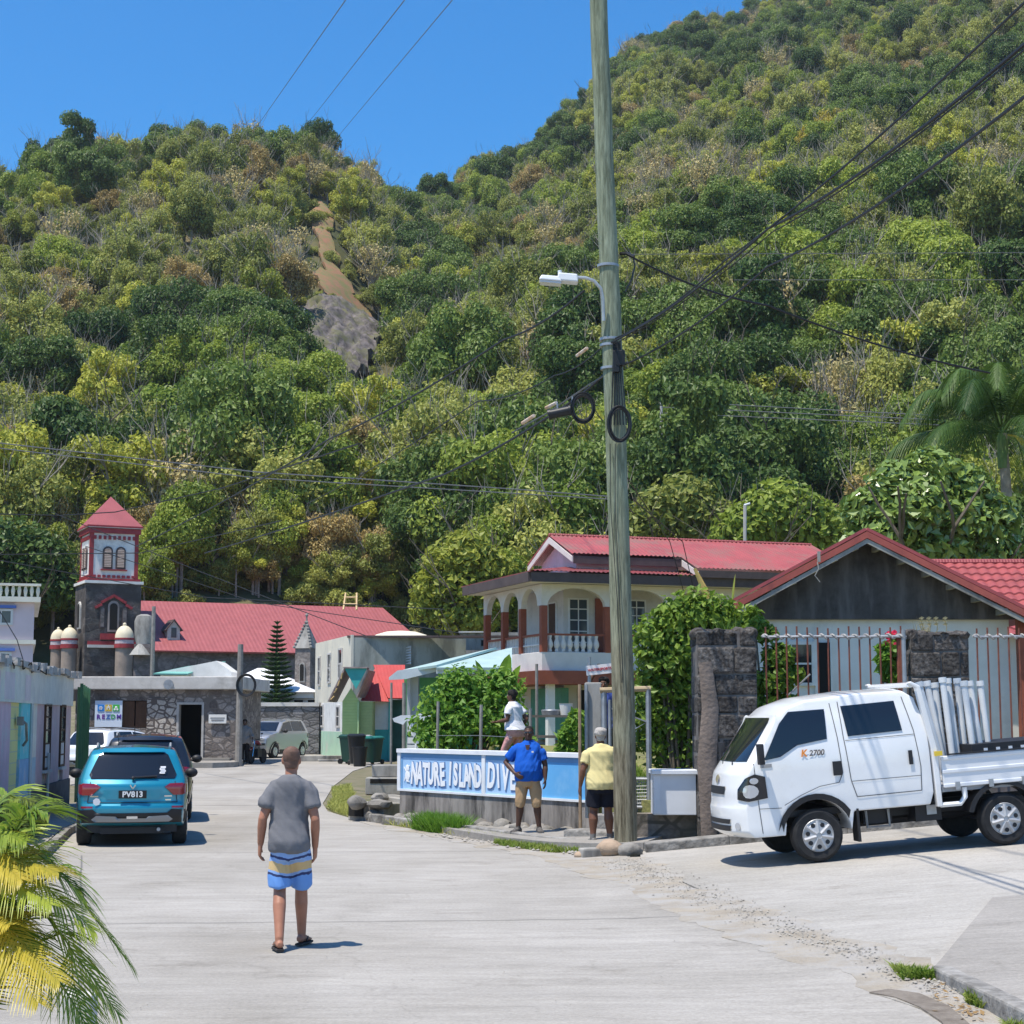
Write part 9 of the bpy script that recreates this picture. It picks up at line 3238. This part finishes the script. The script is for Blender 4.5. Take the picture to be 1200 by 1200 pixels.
for i, (x, yy, z, k, s, r_) in enumerate(trees):
 look, plural, metas = KINDS[k]
 j = int(rng.random() * len(metas))
 if i in single:
  o = bpy.data.objects.new(names[k], metas[j])
  COL.objects.link(o)
  o.location = (x, yy, z)
  o.rotation_euler = (0, 0, r_)
  o.scale = (s, s, s * rng.uniform(.92, 1.45))
  u, v = proj(x, yy, z + 5 * s)
  h, c = where_words(u, v)
  if k == "gold": h, c = ("standing alone", "high on the hill over the timber gable")
  tag(o, f"{look} {h} {c}", "tree", f"{plural} {h} {c}")
  mesh_obj[(k, j)] = o
 else:
  rest.append((x, yy, z, k, j, s, r_))
for k, (look, plural, metas) in KINDS.items():
 for j in range(len(metas)):
  if (k, j) in mesh_obj: continue
  best = None
  for q in rest:
   if q[3] == k and q[4] == j:
    u, v = proj(q[0], q[1], q[2] + 4)
    if 0 < u < 1200 and 0 < v < 640 and (best is None or q[1] < best[1]): best = q
  if best is None:
   continue
  rest.remove(best)
  x, yy, z, _, _, s, r_ = best
  o = bpy.data.objects.new(names[k], metas[j])
  COL.objects.link(o)
  o.location = (x, yy, z)
  o.rotation_euler = (0, 0, r_)
  o.scale = (s, s, s)
  h, c = where_words(*proj(x, yy, z + 4))
  tag(o, f"{look} {h} {c}", "tree", f"{plural} {h} {c}")
  mesh_obj[(k, j)] = o
fm = bpy.data.meshes.new("hill_forest")
keys = [kj for kj in mesh_obj]
rest = [q for q in rest if (q[3], q[4]) in mesh_obj]
fm.vertices.add(len(rest))
fm.vertices.foreach_set("co", np.array([q[:3] for q in rest], dtype=np.float32).ravel())
for nm, tp, vals in (("sort", 'INT', [keys.index((q[3], q[4])) for q in rest]), ("size", 'FLOAT', [q[5] for q in rest]), ("turn", 'FLOAT', [q[6] for q in rest]), ("rise", 'FLOAT', [q[5] * rng.uniform(.92, 1.45) for q in rest])):
 at_ = fm.attributes.new(nm, tp, 'POINT')
 at_.data.foreach_set("value", np.array(vals, dtype=np.int32 if tp == 'INT' else np.float32))
forest = link_mesh("hill_forest", fm)
tag(forest, "mixed green and dry woodland covering the far hillside up to the skyline", "woodland", kind="stuff")
ng = bpy.data.node_groups.new("woodland", 'GeometryNodeTree')
ng.interface.new_socket(name="Geometry", in_out='INPUT', socket_type='NodeSocketGeometry')
ng.interface.new_socket(name="Geometry", in_out='OUTPUT', socket_type='NodeSocketGeometry')
gi = ng.nodes.new("NodeGroupInput")
go = ng.nodes.new("NodeGroupOutput")
jn = ng.nodes.new("GeometryNodeJoinGeometry")
def named(nm, tp):
 n = ng.nodes.new("GeometryNodeInputNamedAttribute")
 n.data_type = tp
 n.inputs[0].default_value = nm
 return [o for o in n.outputs if o.enabled][0]
a_sort, a_size, a_turn = named("sort", 'INT'), named("size", 'FLOAT'), named("turn", 'FLOAT')
cs = ng.nodes.new("ShaderNodeCombineXYZ")
ng.links.new(a_size, cs.inputs[0])
ng.links.new(a_size, cs.inputs[1])
ng.links.new(named("rise", 'FLOAT'), cs.inputs[2])
cx = ng.nodes.new("ShaderNodeCombineXYZ")
ng.links.new(a_turn, cx.inputs[2])
for idx, kj in enumerate(keys):
 oi = ng.nodes.new("GeometryNodeObjectInfo")
 oi.inputs["Object"].default_value = mesh_obj[kj]
 oi.inputs["As Instance"].default_value = True
 oi.transform_space = 'ORIGINAL'
 cp = ng.nodes.new("FunctionNodeCompare")
 cp.data_type = 'INT'
 cp.operation = 'EQUAL'
 ins = [s for s in cp.inputs if s.enabled and s.type == 'INT']
 ng.links.new(a_sort, ins[0])
 ins[1].default_value = idx
 ip = ng.nodes.new("GeometryNodeInstanceOnPoints")
 ng.links.new(gi.outputs[0], ip.inputs["Points"])
 ng.links.new(cp.outputs[0], ip.inputs["Selection"])
 ng.links.new(oi.outputs["Geometry"], ip.inputs["Instance"])
 ng.links.new(cx.outputs[0], ip.inputs["Rotation"])
 ng.links.new(cs.outputs[0], ip.inputs["Scale"])
 ng.links.new(ip.outputs[0], jn.inputs[0])
ng.links.new(jn.outputs[0], go.inputs[0])
md = forest.modifiers.new("woodland", 'NODES')
md.node_group = ng
print("trees", len(trees), "single", len(single), "rest", len(rest))
hz = MB().bx(-540, 540, -240, 830, -1.4, 420).build("haze", None)
hm = bpy.data.materials.new("haze_air")
hm.use_nodes = True
for n in list(hm.node_tree.nodes):
 if n.type == 'BSDF_PRINCIPLED': hm.node_tree.nodes.remove(n)
pv = hm.node_tree.nodes.new("ShaderNodeVolumePrincipled")
pv.inputs["Color"].default_value = (.82, .90, 1, 1)
pv.inputs["Density"].default_value = .00011
pv.inputs["Anisotropy"].default_value = .2
hm.node_tree.links.new(pv.outputs[0], hm.node_tree.nodes["Material Output"].inputs["Volume"])
hz.data.materials.append(hm)
hz["kind"] = "stuff"
